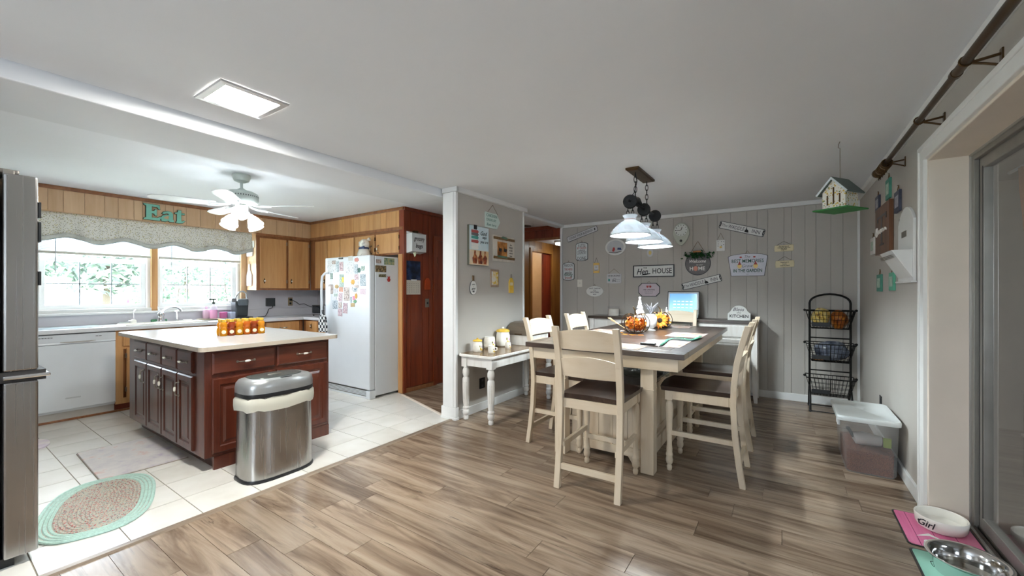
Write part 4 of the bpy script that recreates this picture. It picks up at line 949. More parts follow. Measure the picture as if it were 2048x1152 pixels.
for i in range(5):
    a = base + i*2*math.pi/5; u = Vector((math.cos(a), math.sin(a), 0)); v = Vector((-u.y, u.x, 0)); o_ = Vector((hx,hy,ZB))
    pit = .16
    P = lambda d, w, z: tuple(o_ + u*d + v*w*math.cos(pit) + Vector((0,0,z + w*math.sin(pit))))
    sh = [(.20,-.05),(.22,-.057),(.56,-.072),(.645,-.055),(.675,-.02),(.675,.02),(.645,.055),(.56,.072),(.22,.057),(.20,.05)]
    b = M().loft([[P(d,w,0) for d,w in sh],[P(d,w,.006) for d,w in sh]]).build('blade', FW, fan)
    M().tube([P(.09,0,.01),P(.14,-.012,.0),P(.19,-.03,-.006),P(.26,-.035,-.007)], .007, 6).tube([P(.09,0,.01),P(.14,.012,.0),P(.19,.03,-.006),P(.26,.035,-.007)], .007, 6).build('blade_iron', FW, b, True)
M().lathe([(.05,.005),(.055,-.01),(.052,-.10),(.04,-.12),(.012,-.135)], (hx,hy,ZB), 18).build('light_kit_hub', FG, fan, True)
SHD = milk('fan_glass', S(226,232,236), .25, .2, .12)
lamp_dirs = [R(215), R(290), R(330), R(35)]
for k, a in enumerate([R(200), R(305), R(20), R(110)]):
    u = Vector((math.cos(a), math.sin(a), 0)); z0 = Vector((hx,hy,ZB-.085))
    M().tube([z0+u*.05, z0+u*.085+Vector((0,0,.02)), z0+u*.105+Vector((0,0,-.01))], .008, 8).build('lamp_arm', FG, fan, True)
    ax = (u*.55+Vector((0,0,-.83))).normalized(); p0 = z0+u*.105+Vector((0,0,-.01))
    prof = [(0,.022),(.02,.026),(.045,.042),(.075,.054),(.10,.062),(.115,.070)]
    M().tube([p0+ax*d for d,_ in prof], [r for _,r in prof], 18, cap=False).build('glass_shade', SHD, fan, True)
    M().ball(tuple(p0+ax*.062), .028, 12, 8).build('bulb', emis('fan_bulb', (.88,.96,1,1), 220), fan, True)

# ------------------------------------------------------------------ ceiling vent and panel light
V = fl(537,330,KH)
cv = thing('ceiling_vent', 'round white ceiling air vent with concentric rings', 'vent', (V[0],V[1],KH-.03))
M().lathe([(.215,-.001),(.22,-.006),(.215,-.012),(.175,-.016),(.165,-.010),(.165,-.001)], (V[0],V[1],KH), 36).build('outer_ring', WHITE, cv, True)
M().lathe([(.165,-.0005),(.165,-.003),(0.0,-.003)], (V[0],V[1],KH), 30).build('dark_backing', DKGREY, cv)
for r_ in (.14,.108,.076): M().lathe([(r_+.006,-.004),(r_+.012,-.014),(r_-.002,-.022),(r_-.012,-.02),(r_-.002,-.01)], (V[0],V[1],KH), 30, cap=False).build('vane_ring', WHITE, cv, True)
M().lathe([(.045,-.004),(.04,-.016),(.0,-.02)], (V[0],V[1],KH), 16).build('centre_cap', PEWTER, cv, True)
q = [fl(391,193,CH), fl(438,154,CH), fl(578,208,CH), fl(522,237,CH)]
x0, x1 = (q[0][0]+q[3][0])/2, (q[1][0]+q[2][0])/2; y0, y1 = (q[0][1]+q[1][1])/2, (q[2][1]+q[3][1])/2
pl = thing('ceiling_light_panel', 'recessed rectangular ceiling light with metal frame and glowing diffuser', 'ceiling light', ((x0+x1)/2,(y0+y1)/2,CH-.02))
M().loft([[(x,y,CH-.001) for x,y in ((x0,y0),(x1,y0),(x1,y1),(x0,y1))],[(x,y,CH-.010) for x,y in ((x0+.004,y0+.004),(x1-.004,y0+.004),(x1-.004,y1-.004),(x0+.004,y1-.004))],[(x,y,CH-.012) for x,y in ((x0+.036,y0+.036),(x1-.036,y0+.036),(x1-.036,y1-.036),(x0+.036,y1-.036))],[(x,y,CH-.002) for x,y in ((x0+.042,y0+.042),(x1-.042,y0+.042),(x1-.042,y1-.042),(x0+.042,y1-.042))]], cap=False).build('frame', flat('satin_frame', S(200,198,196), .3, .5, var=.03), pl)
M().box(x0+.04,x1-.04,y0+.04,y1-.04,CH-.006,CH-.001).build('diffuser', emis('panel_glow', (1,.98,.91,1), 74), pl)

# ------------------------------------------------------------------ magnets and papers on the white refrigerator
PH = [blotch('photo_print_%s' % n, cs, 60, .5, 4) for n, cs in (('warm',[(.3,S(70,60,60)),(.5,S(190,170,160)),(.7,S(226,216,206))]),('cool',[(.3,S(70,84,100)),(.5,S(170,182,190)),(.72,S(226,228,228))]),('green',[(.3,S(70,96,84)),(.5,S(160,180,170)),(.72,S(222,226,220))]),('rose',[(.3,S(110,70,84)),(.5,S(200,170,176)),(.72,S(230,218,220))]))]
PAP = blotch('printed_paper', [(.35,S(170,168,172)),(.45,S(226,226,228)),(.8,S(236,236,238))], 55, .7, 4)
ORG = flat('orange_leaf_print', S(214,160,60), .6, var=.2); RED = flat('red_print', S(178,60,54), .5, var=.2); TEAL = flat('teal_print', S(70,150,140), .6, var=.2)
OLIVE = flat('olive_clip', S(84,88,80), .4)
papers = [(83,140,170,330,PAP,'list'),(180,165,222,350,PAP,'list'),(165,140,222,195,PH[0],''),(232,150,274,330,PH[1],''),(290,160,352,315,PH[3],''),(388,190,532,375,PAP,'list'),(400,165,520,205,PAP,''),(440,62,512,140,flat('grey_card',S(206,204,198),.6),'grey card'),
 (536,85,628,165,flat('coral_print',S(222,150,140),.6,var=.2),'coral shaped magnet'),(545,205,600,360,PH[1],''),(595,262,650,345,flat('forest_disc',S(40,84,76),.5,var=.3),'dark green round magnet'),(660,232,720,310,PH[2],''),(640,372,735,572,PH[1],'tall photo'),(640,622,735,715,flat('flag_print',S(216,196,204),.6,var=.2,vscale=70),'small faded flag magnet'),
 (132,355,175,450,PH[2],''),(285,375,365,590,PH[2],''),(328,420,365,510,flat('yellow_print',S(226,206,90),.6),'yellow magnet'),(97,545,180,580,PH[0],''),(140,580,180,705,PH[0],''),(212,548,274,612,flat('tan_print',S(196,164,104),.6,var=.3),'tan round magnet'),(190,610,260,690,PAP,''),(280,590,350,670,flat('peach_print',S(214,160,136),.6,var=.25),'peach coloured magnet'),
 (200,700,252,752,PH[2],''),(275,690,335,838,PH[3],''),(172,760,240,808,PAP,''),(170,815,255,965,PH[1],''),(270,850,328,955,PH[0],''),(350,860,425,1040,PH[3],''),(265,960,335,1090,PH[3],''),(365,595,455,825,PH[0],'tall photo'),(475,450,560,560,ORG,'orange fox shaped magnet'),(560,495,610,560,PAP,''),(470,580,512,660,PAP,''),
 (530,600,590,668,PH[1],''),(550,560,610,600,PH[0],''),(512,740,560,815,flat('pink_print',S(214,140,170),.6,var=.2),'pink magnet'),(545,685,600,800,ORG,'orange leaf magnet'),(470,760,500,860,PH[1],''),(520,800,590,870,flat('green_print',S(110,160,120),.6,var=.2),'green leaf magnet'),(482,862,548,928,flat('gold_card',S(186,160,110),.6,var=.2),'gold square magnet'),(545,375,610,465,PH[3],'')]
PLAB = {2: 'warm photo overlapping the topmost list', 3: 'cool narrow photo right of the two lists', 4: 'rose toned photo under the dark clip', 6: 'small printed heading above the chart', 9: 'cool photo left of the dark green magnet', 11: 'green photo right of the dark green magnet', 14: 'green photo just above the handle bend', 15: 'green photo strip left of the yellow magnet', 17: 'warm photo nearest the handle bend', 18: 'warm narrow photo hanging below the handle bend', 20: 'pale card under the tan round magnet', 22: 'green photo below the pale card', 23: 'rose photo below the peach magnet', 24: 'pale card over the lowest cool photo', 25: 'cool photo lowest on the handle side', 26: 'warm photo under the rose photo strip', 27: 'rose photo right of the lowest warm photo', 28: 'rose photo lowest of the whole cluster', 31: 'pale card right of the fox magnet', 32: 'pale card under the fox magnet', 33: 'cool photo under the small pale card by the fox', 34: 'warm strip between fox and cool photo', 37: 'cool narrow photo left of the green leaf magnet', 40: 'rose photo above the pale card by the fox'}
k = 8.53
for i, (a, b, c_, d_, mt, lb) in enumerate(papers):
    P0, P1 = yp(645+a/k, 505+b/k, fyf-.002), yp(645+c_/k, 505+d_/k, fyf-.002)
    m = M(); xm = (P0[0]+P1[0])/2; zm = (P0[2]+P1[2])/2; w = abs(P1[0]-P0[0])/2; h = abs(P0[2]-P1[2])/2; t = .0015+.0006*(i % 5)
    if lb in ('dark green round magnet','tan round magnet'):
        m.prism([(xm+w*math.cos(j*math.pi/8), zm+h*math.sin(j*math.pi/8)) for j in range(16)], fyf-.0005, fyf-t-.002, 'y')
    elif 'leaf' in lb or 'fox' in lb or 'coral' in lb:
        m.prism([(xm+w*math.cos(j*math.pi/7)*(1 if j % 2 else .62), zm+h*math.sin(j*math.pi/7)*(1 if j % 2 else .62)) for j in range(14)], fyf-.0005, fyf-t-.001, 'y')
    else:
        al = random.uniform(-.06,.06)
        m.prism([(xm+x*math.cos(al)-z*math.sin(al), zm+x*math.sin(al)+z*math.cos(al)) for x,z in ((-w,-h),(w,-h),(w,h),(-w,h))], fyf-.0005, fyf-t, 'y')
    if lb == 'list': tag(m.build('paper_note', mt), ['printed list pinned at the top corner above the handle of the white refrigerator','narrow printed list beside the topmost list on the white refrigerator','printed chart at the top middle of the white refrigerator door'][[0,1,5].index(i)], 'paper')
    elif lb == 'tall photo': tag(m.build('photo_print', mt), 'tall photo above the flag magnet on the white refrigerator' if i == 12 else 'tall photo strip in the middle of the refrigerator cluster', 'photo')
    elif lb: tag(m.build('magnet', mt), lb + ' on the white refrigerator door', 'magnet')
    else: tag(m.build('photo_magnet', mt), PLAB.get(i, 'small photo') + ' on refrigerator door', 'magnet', 'photo magnets on the white refrigerator door')
P0 = yp(645+325/k, 505+102/k, fyf); tag(M().tube([(P0[0]-.035,fyf-.012,P0[2]),(P0[0]+.035,fyf-.012,P0[2])], .011, 10).build('clip_magnet', OLIVE, smooth=True), 'dark oblong clip at the top of the white refrigerator door', 'clip')
k = 11.52
for a, b, c_, d_, mt, lb in ((597,210,718,312,PH[0],'small dark photo at the top of the refrigerator side'),(785,178,1020,352,blotch('meadow_photo',[(.3,S(90,110,90)),(.5,S(150,168,140)),(.7,S(206,176,120))],30),'wide meadow photo at the top of the refrigerator side'),(580,350,832,515,blotch('framed_photo',[(.3,S(40,46,38)),(.5,S(110,90,64)),(.72,S(206,180,130))],40),'dark framed photo magnet on the refrigerator side'),(660,555,830,628,blotch('strip_photo',[(.35,S(50,52,40)),(.6,S(140,130,96)),(.75,S(220,214,190))],60),'narrow photo strip under the framed one on the refrigerator side'),(850,600,930,735,RED,'red and white figure magnet on the refrigerator side')):
    P0, P1 = xp(700+a/k,500+b/k,fx1), xp(700+c_/k,500+d_/k,fx1)
    m = M()
    if 'figure' in lb:
        ym, zm = (P0[1]+P1[1])/2, (P0[2]+P1[2])/2; w, h = (P1[1]-P0[1])/2, (P0[2]-P1[2])/2
        m.prism([(ym-w*.4,zm-h),(ym+w*.4,zm-h),(ym+w,zm-h*.2),(ym+w*.5,zm+h*.2),(ym+w*.6,zm+h),(ym,zm+h*.6),(ym-w*.6,zm+h),(ym-w*.5,zm+h*.2),(ym-w,zm-h*.2)], fx1+.0005, fx1+.006, 'x')
    else: m.box(fx1+.0005,fx1+.004,P0[1],P1[1],P1[2],P0[2])
    tag(m.build('photo_magnet' if 'figure' not in lb else 'figure_magnet', mt, bev=.001), lb, 'magnet')

# figurine on the refrigerator
gx_, gy_, gz_ = -4.86, 3.55, 1.8005
fg = thing('animal_figurine', 'white ceramic animal figurine with blue scarf on the refrigerator', 'figurine', (gx_,gy_,gz_))
M().lathe([(.10,0),(.105,.02),(.10,.07),(.085,.11),(.07,.135)], (gx_,gy_,gz_), 18, 1, .8).build('body', CERAM, fg, True)
M().ball((gx_+.01,gy_,gz_+.20), .072, 14, 10, 1.05, .9, 1).build('head', CERAM, fg, True)
M().tube([(gx_+.02,gy_-.03,gz_+.21),(gx_+.07,gy_-.055,gz_+.235),(gx_+.10,gy_-.06,gz_+.23)], [.035,.026,.02], 10).build('snout', CERAM, fg, True)
M().tube([(gx_-.045,gy_,gz_+.24),(gx_-.08,gy_,gz_+.225),(gx_-.10,gy_,gz_+.18)], [.018,.024,.010], 8).tube([(gx_+.04,gy_+.03,gz_+.255),(gx_+.065,gy_+.04,gz_+.275),(gx_+.09,gy_+.03,gz_+.25)], [.018,.022,.010], 8).build('ears', CERAM, fg, True)
BLUE = flat('blue_scarf', S(66,82,122), .6)
M().lathe([(.068,.128),(.078,.138),(.076,.152),(.064,.16)], (gx_,gy_,gz_), 16, 1, .85).prism([(gx_+.0,gz_+.15),(gx_+.10,gz_+.165),(gx_+.105,gz_+.125),(gx_+.01,gz_+.135)], gy_-.075, gy_-.062, 'y').build('scarf', BLUE, fg, True)
M().ball((gx_+.03,gy_-.062,gz_+.225), .008, 8, 6).build('eye', BLACKP, fg, True)
M().lathe([(.055,0),(.06,.03),(.04,.06)], (gx_+.075,gy_-.04,gz_), 12).build('forepaw', CERAM, fg, True)

# plaid oven mitt hanging on the refrigerator handle
mx_ = -5.14; om = thing('oven_mitt', 'black and white buffalo check oven mitt hanging on the refrigerator handle', 'oven mitt', (mx_,3.1,.78))
def check_mat(name, a, b, s):
    if name in MATS: return MATS[name]
    m, n, l, p = base_mat(name); ck = n.new('ShaderNodeTexChecker'); ck.inputs['Scale'].default_value = s; ck.inputs[1].default_value = a; ck.inputs[2].default_value = b
    l.new(coords(n, l, 0), ck.inputs[0]); l.new(ck.outputs[0], p.inputs['Base Color']); p.inputs['Roughness'].default_value = .9; MATS[name] = m; return m
M().prism([(mx_-.075,.80),(mx_-.085,.92),(mx_-.05,1.02),(mx_+.02,1.05),(mx_+.07,1.0),(mx_+.095,.90),(mx_+.09,.80)], 3.095, 3.13, 'y').build('quilted_body', check_mat('buffalo_check', S(226,226,224), S(34,36,40), 26), om, bev=.012)
M().tube([(mx_+.0,3.11,1.045),(mx_-.02,3.115,1.09),(mx_+.01,3.12,1.10),(mx_+.02,3.11,1.05)], .005, 6).build('hanging_loop', BLACKP, om, True)

# ------------------------------------------------------------------ things on the mahogany wall (X = -4.18)
WX = -4.178
a, b, c_ = xp(822,470,WX), xp(848,470,WX), xp(848,504,WX)
gb = thing('bag_dispenser', 'white grocery bags dispenser box on the mahogany wall', 'dispenser', (WX,(a[1]+b[1])/2,1.86))
yA, yB, zT, zBt = 3.70, 3.955, 2.15, 1.855
M().prism([(WX,zBt+.0),(WX+.12,zBt+.02),(WX+.12,zT-.035),(WX,zT)], yA, yB, 'y').build('box', flat('enamel_white', S(226,228,228), .35), gb, bev=.004)
M().box(WX,WX+.122,yA-.001,yB+.001,zT-.036,zT-.030).build('lid_seam', PEWTER, gb)
M().box(WX+.04,WX+.08,(yA+yB)/2-.05,(yA+yB)/2+.02,zT-.02,zT+.006).build('lid_hinge', BRONZE, gb)
M().tube([(WX+.06,yA+.10,zBt+.01),(WX+.065,yA+.10,zBt-.02),(WX+.06,yA+.10,zBt-.045)], [.022,.016,.004], 8).build('bag_tip', flat('pale_bag', S(222,226,190), .5), gb, True)
def wall_text(parent, items, origin, rz, mat, name='lettering'):
    m = M()
    for body, x, z, size, shear, bold, fit in items:
        vs, fs = text_pts(body, size, shear, bold); w = max(v[0] for v in vs)-min(v[0] for v in vs); k_ = fit/w if fit else 1
        c2 = (max(v[0] for v in vs)+min(v[0] for v in vs))/2; z2 = (max(v[1] for v in vs)+min(v[1] for v in vs))/2
        pts = [Vector((x+(v[0]-c2)*k_, -.0012-v[2], z+v[1]-z2)) for v in vs]
        mt = Matrix.Translation(origin) @ Matrix.Rotation(rz, 4, 'Z'); m.add([mt @ p for p in pts], fs)
    return m.build(name, mat, parent, kind='stuff')
wall_text(gb, [('grocery',0,.03,.085,.3,0,.19),('bags',0,-.055,.085,.3,0,.13)], (WX+.1205,(yA+yB)/2,2.0), R(90), TEXTK)
a, b = xp(811,524,WX), xp(845,559,WX)
cal = thing('wall_calendar', 'wall calendar with a night lake picture on the mahogany wall', 'calendar', (WX,(a[1]+b[1])/2,1.2))
y0, y1 = 3.705, 3.955
zt, zm, zb = xp(826,522,WX)[2], xp(826,560,WX)[2], xp(826,589,WX)[2]
M().box(WX+.001,WX+.005,y0,y1,zm,zt).build('picture_page', blotch('night_lake', [(.34,S(14,16,22)),(.5,S(30,42,70)),(.6,S(48,66,104)),(.72,S(120,84,50))], 7, .3, 4), cal)
pg = M().box(WX+.001,WX+.006,y0,y1,zb,zm-.004).build('date_page', flat('calendar_page', S(214,206,192), .7), cal)
for i in range(7):
    for j in range(5): M().box(WX+.006,WX+.0064,y0+.02+i*.031,y0+.027+i*.031,zb+.03+j*.028,zb+.037+j*.028).build('date_mark', DKGREY, pg)
M().box(WX+.005,WX+.011,y0+.08,y0+.18,zm-.012,zm+.008).build('clip', WHITE, cal)
a = xp(854,568,WX)
o = M().prism([(a[1]-.055,a[2]-.08),(a[1]-.05,a[2]+.04),(a[1]-.02,a[2]+.085),(a[1]+.02,a[2]+.085),(a[1]+.05,a[2]+.04),(a[1]+.055,a[2]-.08)], WX+.002, WX+.02, 'x').build('pot_holder', flat('rust_cloth', S(168,66,26), .95, var=.1), bev=.006); tag(o, 'rust orange pot holder hanging beside the calendar', 'pot holder')
a = xp(854,606,WX); sw = thing('light_switch', 'metal switch plate with black toggle on the mahogany wall', 'switch', (WX,a[1],a[2]-.06))
M().box(WX,WX+.005,a[1]-.036,a[1]+.036,a[2]-.06,a[2]+.06).build('plate', PEWTER, sw, bev=.002); M().box(WX+.005,WX+.018,a[1]-.008,a[1]+.008,a[2]-.012,a[2]+.012).build('toggle', BLACKP, sw, bev=.002)
# hall fittings
a = fl(1055,452,CH+.0)
sd = thing('smoke_detector', 'dark round ceiling vent in the hall beyond the partition', 'detector', (-3.6,5.75,KH-.04))
M().lathe([(.12,0),(.125,-.01),(.11,-.02),(.0,-.022)], (-3.62,5.80,KH-.001), 24).build('rim', WHITE, sd, True); M().lathe([(.10,-.022),(.10,-.03),(.0,-.031)], (-3.62,5.80,KH), 20).build('grille', BLACKP, sd)
hl = thing('hall_ceiling_light', 'bright flush light on the hall ceiling past the header', 'ceiling light', (-3.6,7.6,2.27))
M().box(-3.85,-3.25,7.25,7.75,2.32,2.358).build('base', WHITE, hl, bev=.004); M().box(-3.83,-3.27,7.27,7.73,2.275,2.32).build('diffuser', emis('hall_glow', (.9,1,.97,1), 3.2), hl, bev=.01)
pfm = thing('picture_frame', 'black framed picture in the hall at the partition edge', 'picture', (-4.17,6.45,1.5))
ya, yb_ = 6.42, 6.63
za, zb_ = xp(1050,520,-4.17)[2], xp(1050,548,-4.17)[2]
M().box(-4.178,-4.158,ya,yb_,zb_,za).build('frame', BLACKP, pfm, bev=.003); M().box(-4.158,-4.1565,ya+.02,yb_-.02,zb_+.02,za-.02).build('picture', PH[2], pfm)

# ------------------------------------------------------------------ dining table
TX0, TX1, TY0, TY1, TZ = -1.83, -.565, 2.93, 5.42, .92
tb = thing('dining_table', 'long counter height dining table with dark plank top and white base', 'table', ((TX0+TX1)/2,(TY0+TY1)/2,0))
np_ = 9; w = (TY1-TY0-.28)/7
ey = [TY0, TY0+.14] + [TY0+.14+w*(i+1) for i in range(7)] + [TY1]
for i in range(9):
    M().box(TX0+(.13 if 0<i<8 else 0), TX1-(.13 if 0<i<8 else 0), ey[i]+.001, ey[i+1]-.001, TZ-.04, TZ).build('top_plank', DKTOP if i in (0,8) else DKTOP, tb, bev=.003)
for a in (TX0, TX1-.129): M().box(a, a+.129, TY0+.141, TY1-.141, TZ-.04, TZ).build('top_plank', DKTOPY, tb, bev=.003)
for y_ in (TY0+.05, TY1-.075): M().box(TX0+.05,TX1-.05,y_,y_+.025,TZ-.135,TZ-.04).build('apron', DISTRX, tb, bev=.002)
for x_ in (TX0+.05, TX1-.075): M().box(x_,x_+.025,TY0+.075,TY1-.075,TZ-.135,TZ-.04).build('apron', DISTR, tb, bev=.002)
for x in (-1.56,-.845):
    for y in (3.09,5.15): M().box(x-.048,x+.048,y-.048,y+.048,0,TZ-.045).box(x-.052,x+.052,y-.052,y+.052,.62,.628).build('post', DISTR, tb, bev=.004)
M().box(-1.52,-.885,3.13,5.11,.60,.625).build('shelf', DKTOPY, tb, bev=.003)
cab = M().box(-1.50,-.905,3.16,5.08,.10,.60).build('storage_cabinet', DISTR, tb)
for i in range(5): M().box(-1.50+i*.119+.001,-1.50+(i+1)*.119-.001,3.15,3.16,.13,.595).build('plank', DISTR, cab, bev=.002)
M().prism([(-1.52,.0),(-1.42,.0),(-1.38,.06),(-1.02,.06),(-.98,0),(-.885,0),(-.885,.13),(-1.52,.13)], 3.145, 3.165, 'y').build('arched_base_rail', DISTRX, tb, bev=.002)
for a, b in ((3.2,3.95),(4.0,4.95)):
    d = rect_loft(M(), 'y', a, b, .15, .58, -.905, [(0,0),(0,.012),(.05,.012),(.055,.006)]).build('cabinet_door', DISTR, tb)
    M().ball((-.886,b-.03,.40), .013, 10, 6).build('knob', BRONZE, d, True)
M().box(-.905,-.89,3.16,5.08,.0,.12).build('side_base_rail', DISTR, tb)

# ------------------------------------------------------------------ chairs
def turned(m, x, y, z0, z1):
    prof = [(.012,0),(.018,.006),(.020,.03),(.013,.045),(.022,.055),(.027,.08),(.022,.105),(.026,.115),(.026,.125),(.021,.135),(.022,.16),(.018,.20),(.024,.38),(.028,.46),(.026,.50),(.018,.52),(.022,.53)]
    k = (z1-z0)/.53
    return m.lathe([(r, z0+z*k) for r, z in prof], (x,y,0), 12)
def chair(label):
    c = thing('dining_chair', label, 'chair', (0,0,0), 'counter height dining chairs around the table')
    W2 = .212
    # seat: saddle top
    n = 12; top = []; bot = []
    m = M(); rows = []
    for iy in range(9):
        y = -.215+.47*iy/8
        r_ = []
        for ix in range(n+1):
            u = -1+2*ix/n; hw = .215 + .018*(iy/8)
            dip = -.010*(1-u*u)*(1-((y-.0)/.26)**2) + .004*math.cos(u*3)
            yy_ = y + (.018*(1-u*u) if iy == 8 else 0)
            r_.append((u*hw, yy_, .642+dip))
        rows.append(r_)
    m.loft(rows, cap=False, close=False)
    nv_ = len(m.v); und = [(x*.97,y*.985,.606) for r_ in rows for x,y,_z in r_]
    m2 = [[(x*.97, y*.985, .606) for x,y,_ in r_] for r_ in rows]
    m.loft(m2, cap=False, close=False)
    W_ = n+1
    edge = [i for i in range(W_)] + [W_*(j+1)-1 for j in range(1,9)] + [W_*8+i for i in range(n-1,-1,-1)] + [W_*j for j in range(7,0,-1)]
    for a, b in zip(edge, edge[1:]+edge[:1]): m.f.append((a, b, b+nv_, a+nv_))
    m.build('seat', SEATW, c, True)
    for y_ in (.195,-.225): M().box(-W2,W2,y_,y_+.024,.54,.605).build('seat_rail', DISTRX, c, bev=.002)
    for x_ in (-W2,W2-.022): M().box(x_,x_+.022,-.20,.194,.54,.605).build('seat_rail', DISTR, c, bev=.002)
    for s in (-1,1):
        m = M(); turned(m, s*.19, .20, 0, .535); m.box(s*.19-.026,s*.19+.026,.174,.226,.535,.606).build('leg', DISTR, c, True)
        pts = [(-.285,0),(-.262,.15),(-.238,.35),(-.228,.55),(-.232,.68),(-.250,.85),(-.285,1.0),(-.318,1.112)]
        rings = [[(s*W2-.021,y-.019,z),(s*W2+.021,y-.019,z),(s*W2+.021,y+.019,z),(s*W2-.021,y+.019,z)] for y,z in pts]
        M().loft(rings).build('back_post', DISTR, c, bev=.003)
        M().box(s*.19-.012,s*.19+.012,-.24,.19,.27,.305).build('side_stretcher', DISTR, c, bev=.002)
    M().box(-.19,.19,.19,.21,.20,.235).build('front_stretcher', DISTRX, c, bev=.002)
    M().box(-.20,.20,-.274,-.252,.125,.165).build('rear_stretcher', DISTRX, c, bev=.002)
    def slat(z0, z1, yb, rise):
        n = 10; a = []; 
        rings = []
        for i in range(n+1):
            u = -1+2*i/n; x = u*.195; cv = -.022*(1-u*u); zt = z1 + rise*(1-u*u)
            tilt = .26
            rings.append([(x, yb+cv+.008, z0), (x, yb+cv-.008, z0), (x, yb+cv-.008-(zt-z0)*tilt, zt), (x, yb+cv+.008-(zt-z0)*tilt, zt)])
        M().loft(rings).build('back_slat', DISTRX, c, True)
    slat(.955, 1.075, -.262, .022); slat(.765, .885, -.232, .028)
    return c
c0 = chair('cream dining chair pulled out at the near end of the table')
c0.location = (-1.10, 2.795, 0); c0.rotation_euler = (0,0,R(1.5))
dup(c0, (-.525,3.405,0), R(90), 'cream dining chair on the wall rack side nearest the camera')
dup(c0, (-.525,4.19,0), R(90), 'cream dining chair on the wall rack side farther down the table')
dup(c0, (-1.625,3.325,0), R(-90), 'cream dining chair on the bench side nearest the camera')
dup(c0, (-1.625,4.15,0), R(-90), 'cream dining chair on the bench side farther down the table')
dup(c0, (-1.16,5.29,0), R(180), 'cream dining chair at the far end in front of the sideboard')

# ------------------------------------------------------------------ table decor
def tbl(px, py): return fl(px, py, TZ)
PMAT = blotch('fall_placemat', [(.32,S(110,84,74)),(.42,S(160,128,102)),(.5,S(172,154,146)),(.6,S(164,158,166)),(.72,S(186,148,86))], 9, .7, 5)
pm = [((1238,690),(1262,705),'placemat'),]
def placemat(cx_, cy_, sx_, sy_, lb):
    p = thing('placemat', lb, 'placemat', (cx_,cy_,TZ+.0005), 'fall placemats on the dining table')
    M().box(cx_-sx_/2,cx_+sx_/2,cy_-sy_/2,cy_+sy_/2,TZ+.0005,TZ+.0025).build('cloth', PMAT, p)
    M().box(cx_-sx_/2+.03,cx_+sx_/2-.03,cy_-sy_/2+.03,cy_+sy_/2-.03,TZ+.0025,TZ+.003).build('printed_centre', blotch('fall_print',[(.32,S(136,96,70)),(.44,S(158,128,108)),(.52,S(176,160,150)),(.62,S(162,156,164)),(.74,S(192,136,68))],14,.7,5), p)
placemat(-1.12,3.13,.46,.31,'fall print placemat at the near end of the table')
placemat(-.82,3.48,.32,.46,'fall print placemat under the lanyard side of the table')
placemat(-.80,4.25,.32,.46,'fall print placemat on the rack side farther down the table')
placemat(-1.60,4.15,.32,.46,'fall print placemat on the bench side by the wire pumpkins')
placemat(-1.15,5.2,.46,.31,'fall print placemat at the far end of the table')
LEAF = [flat('leaf_%s' % n, c_, .7, var=.25, vscale=30) for n, c_ in (('orange',S(214,120,30)),('amber',S(230,154,48)),('rust',S(170,78,24)))]
PETAL = flat('dried_petal', S(232,196,150), .8, var=.1)
def leafmesh(m, c_, s, rnd):
    a, b, g_ = rnd.uniform(0,6.28), rnd.uniform(-1.2,1.2), rnd.uniform(-1,1)
    mt = Matrix.Translation(c_) @ Matrix.Rotation(a,4,'Z') @ Matrix.Rotation(b,4,'X') @ Matrix.Rotation(g_,4,'Y')
    pts = [(0,-s,0),(.5*s,-.3*s,.12*s),(.95*s,.1*s,0),(.35*s,.3*s,.1*s),(0,s,.15*s),(-.35*s,.3*s,.1*s),(-.95*s,.1*s,0),(-.5*s,-.3*s,.12*s),(0,0,-.08*s)]
    m.add([mt @ Vector(p) for p in pts], [(8,i,(i+1)%8) for i in range(8)])
def wire_pumpkin(cx_, cy_, r_, lb, sun=False):
    o = thing('wire_pumpkin', lb, 'decoration', (cx_,cy_,TZ))
    nr = 8; z0 = TZ+.007; h = r_*1.62
    for k in range(nr):
        a = 2*math.pi*k/nr+.2; pts = []
        for i in range(15):
            t = math.pi*i/14; rr_ = r_*(math.sin(t)**.75)*1.0+.012; z = z0 + h*(1-math.cos(t))/2
            if i > 12: z -= .012*(i-12)
            pts.append((cx_+rr_*math.cos(a), cy_+rr_*math.sin(a), z))
        M().tube(pts, .0042, 6).build('wire_rib', BRONZE, o, True)
    M().tube([(cx_,cy_,z0+h-.02),(cx_-.005,cy_,z0+h+.03),(cx_-.025,cy_,z0+h+.06)], [.009,.007,.005], 8).build('stem', BRONZE, o, True)
    rnd = random.Random(int(cx_*-1000)); ms = [M(), M(), M()]
    for i in range(130):
        while True:
            p = (rnd.uniform(-1,1), rnd.uniform(-1,1), rnd.uniform(-1,.55))
            if sum(q*q for q in p) < .92: break
        leafmesh(ms[i % 3], (cx_+p[0]*r_*.86, cy_+p[1]*r_*.86, max(z0+.042, z0+h*.48+p[2]*h*.43)), rnd.uniform(.022,.04), rnd)
    for mm, mt in zip(ms, LEAF): mm.build('leaves', mt, o, kind='stuff')
    return o
P = tbl(1268,668); p1x, p1y = P[0], P[1]+.05
wire_pumpkin(p1x, p1y, .125, 'larger wire pumpkin filled with orange leaves on the table')
P = tbl(1317,657); p2x, p2y = P[0]+.01, P[1]+.05
wire_pumpkin(p2x, p2y, .115, 'wire pumpkin with sunflower behind the larger one')
sn = thing('sunflower', 'artificial orange sunflower in front of the second wire pumpkin', 'flower', (p2x+.02,p2y-.14,TZ))
fc_ = Vector((p2x+.03,p2y-.155,TZ+.102)); nrm = Vector((.25,-.95,.1)).normalized(); ua = nrm.cross(Vector((0,0,1))).normalized(); va = ua.cross(nrm)
M().tube([fc_-nrm*.012, fc_, fc_+nrm*.012], [.026,.03,.02], 14).build('centre', flat('sunflower_centre', S(52,34,22), .9, var=.2, vscale=90), sn, True)
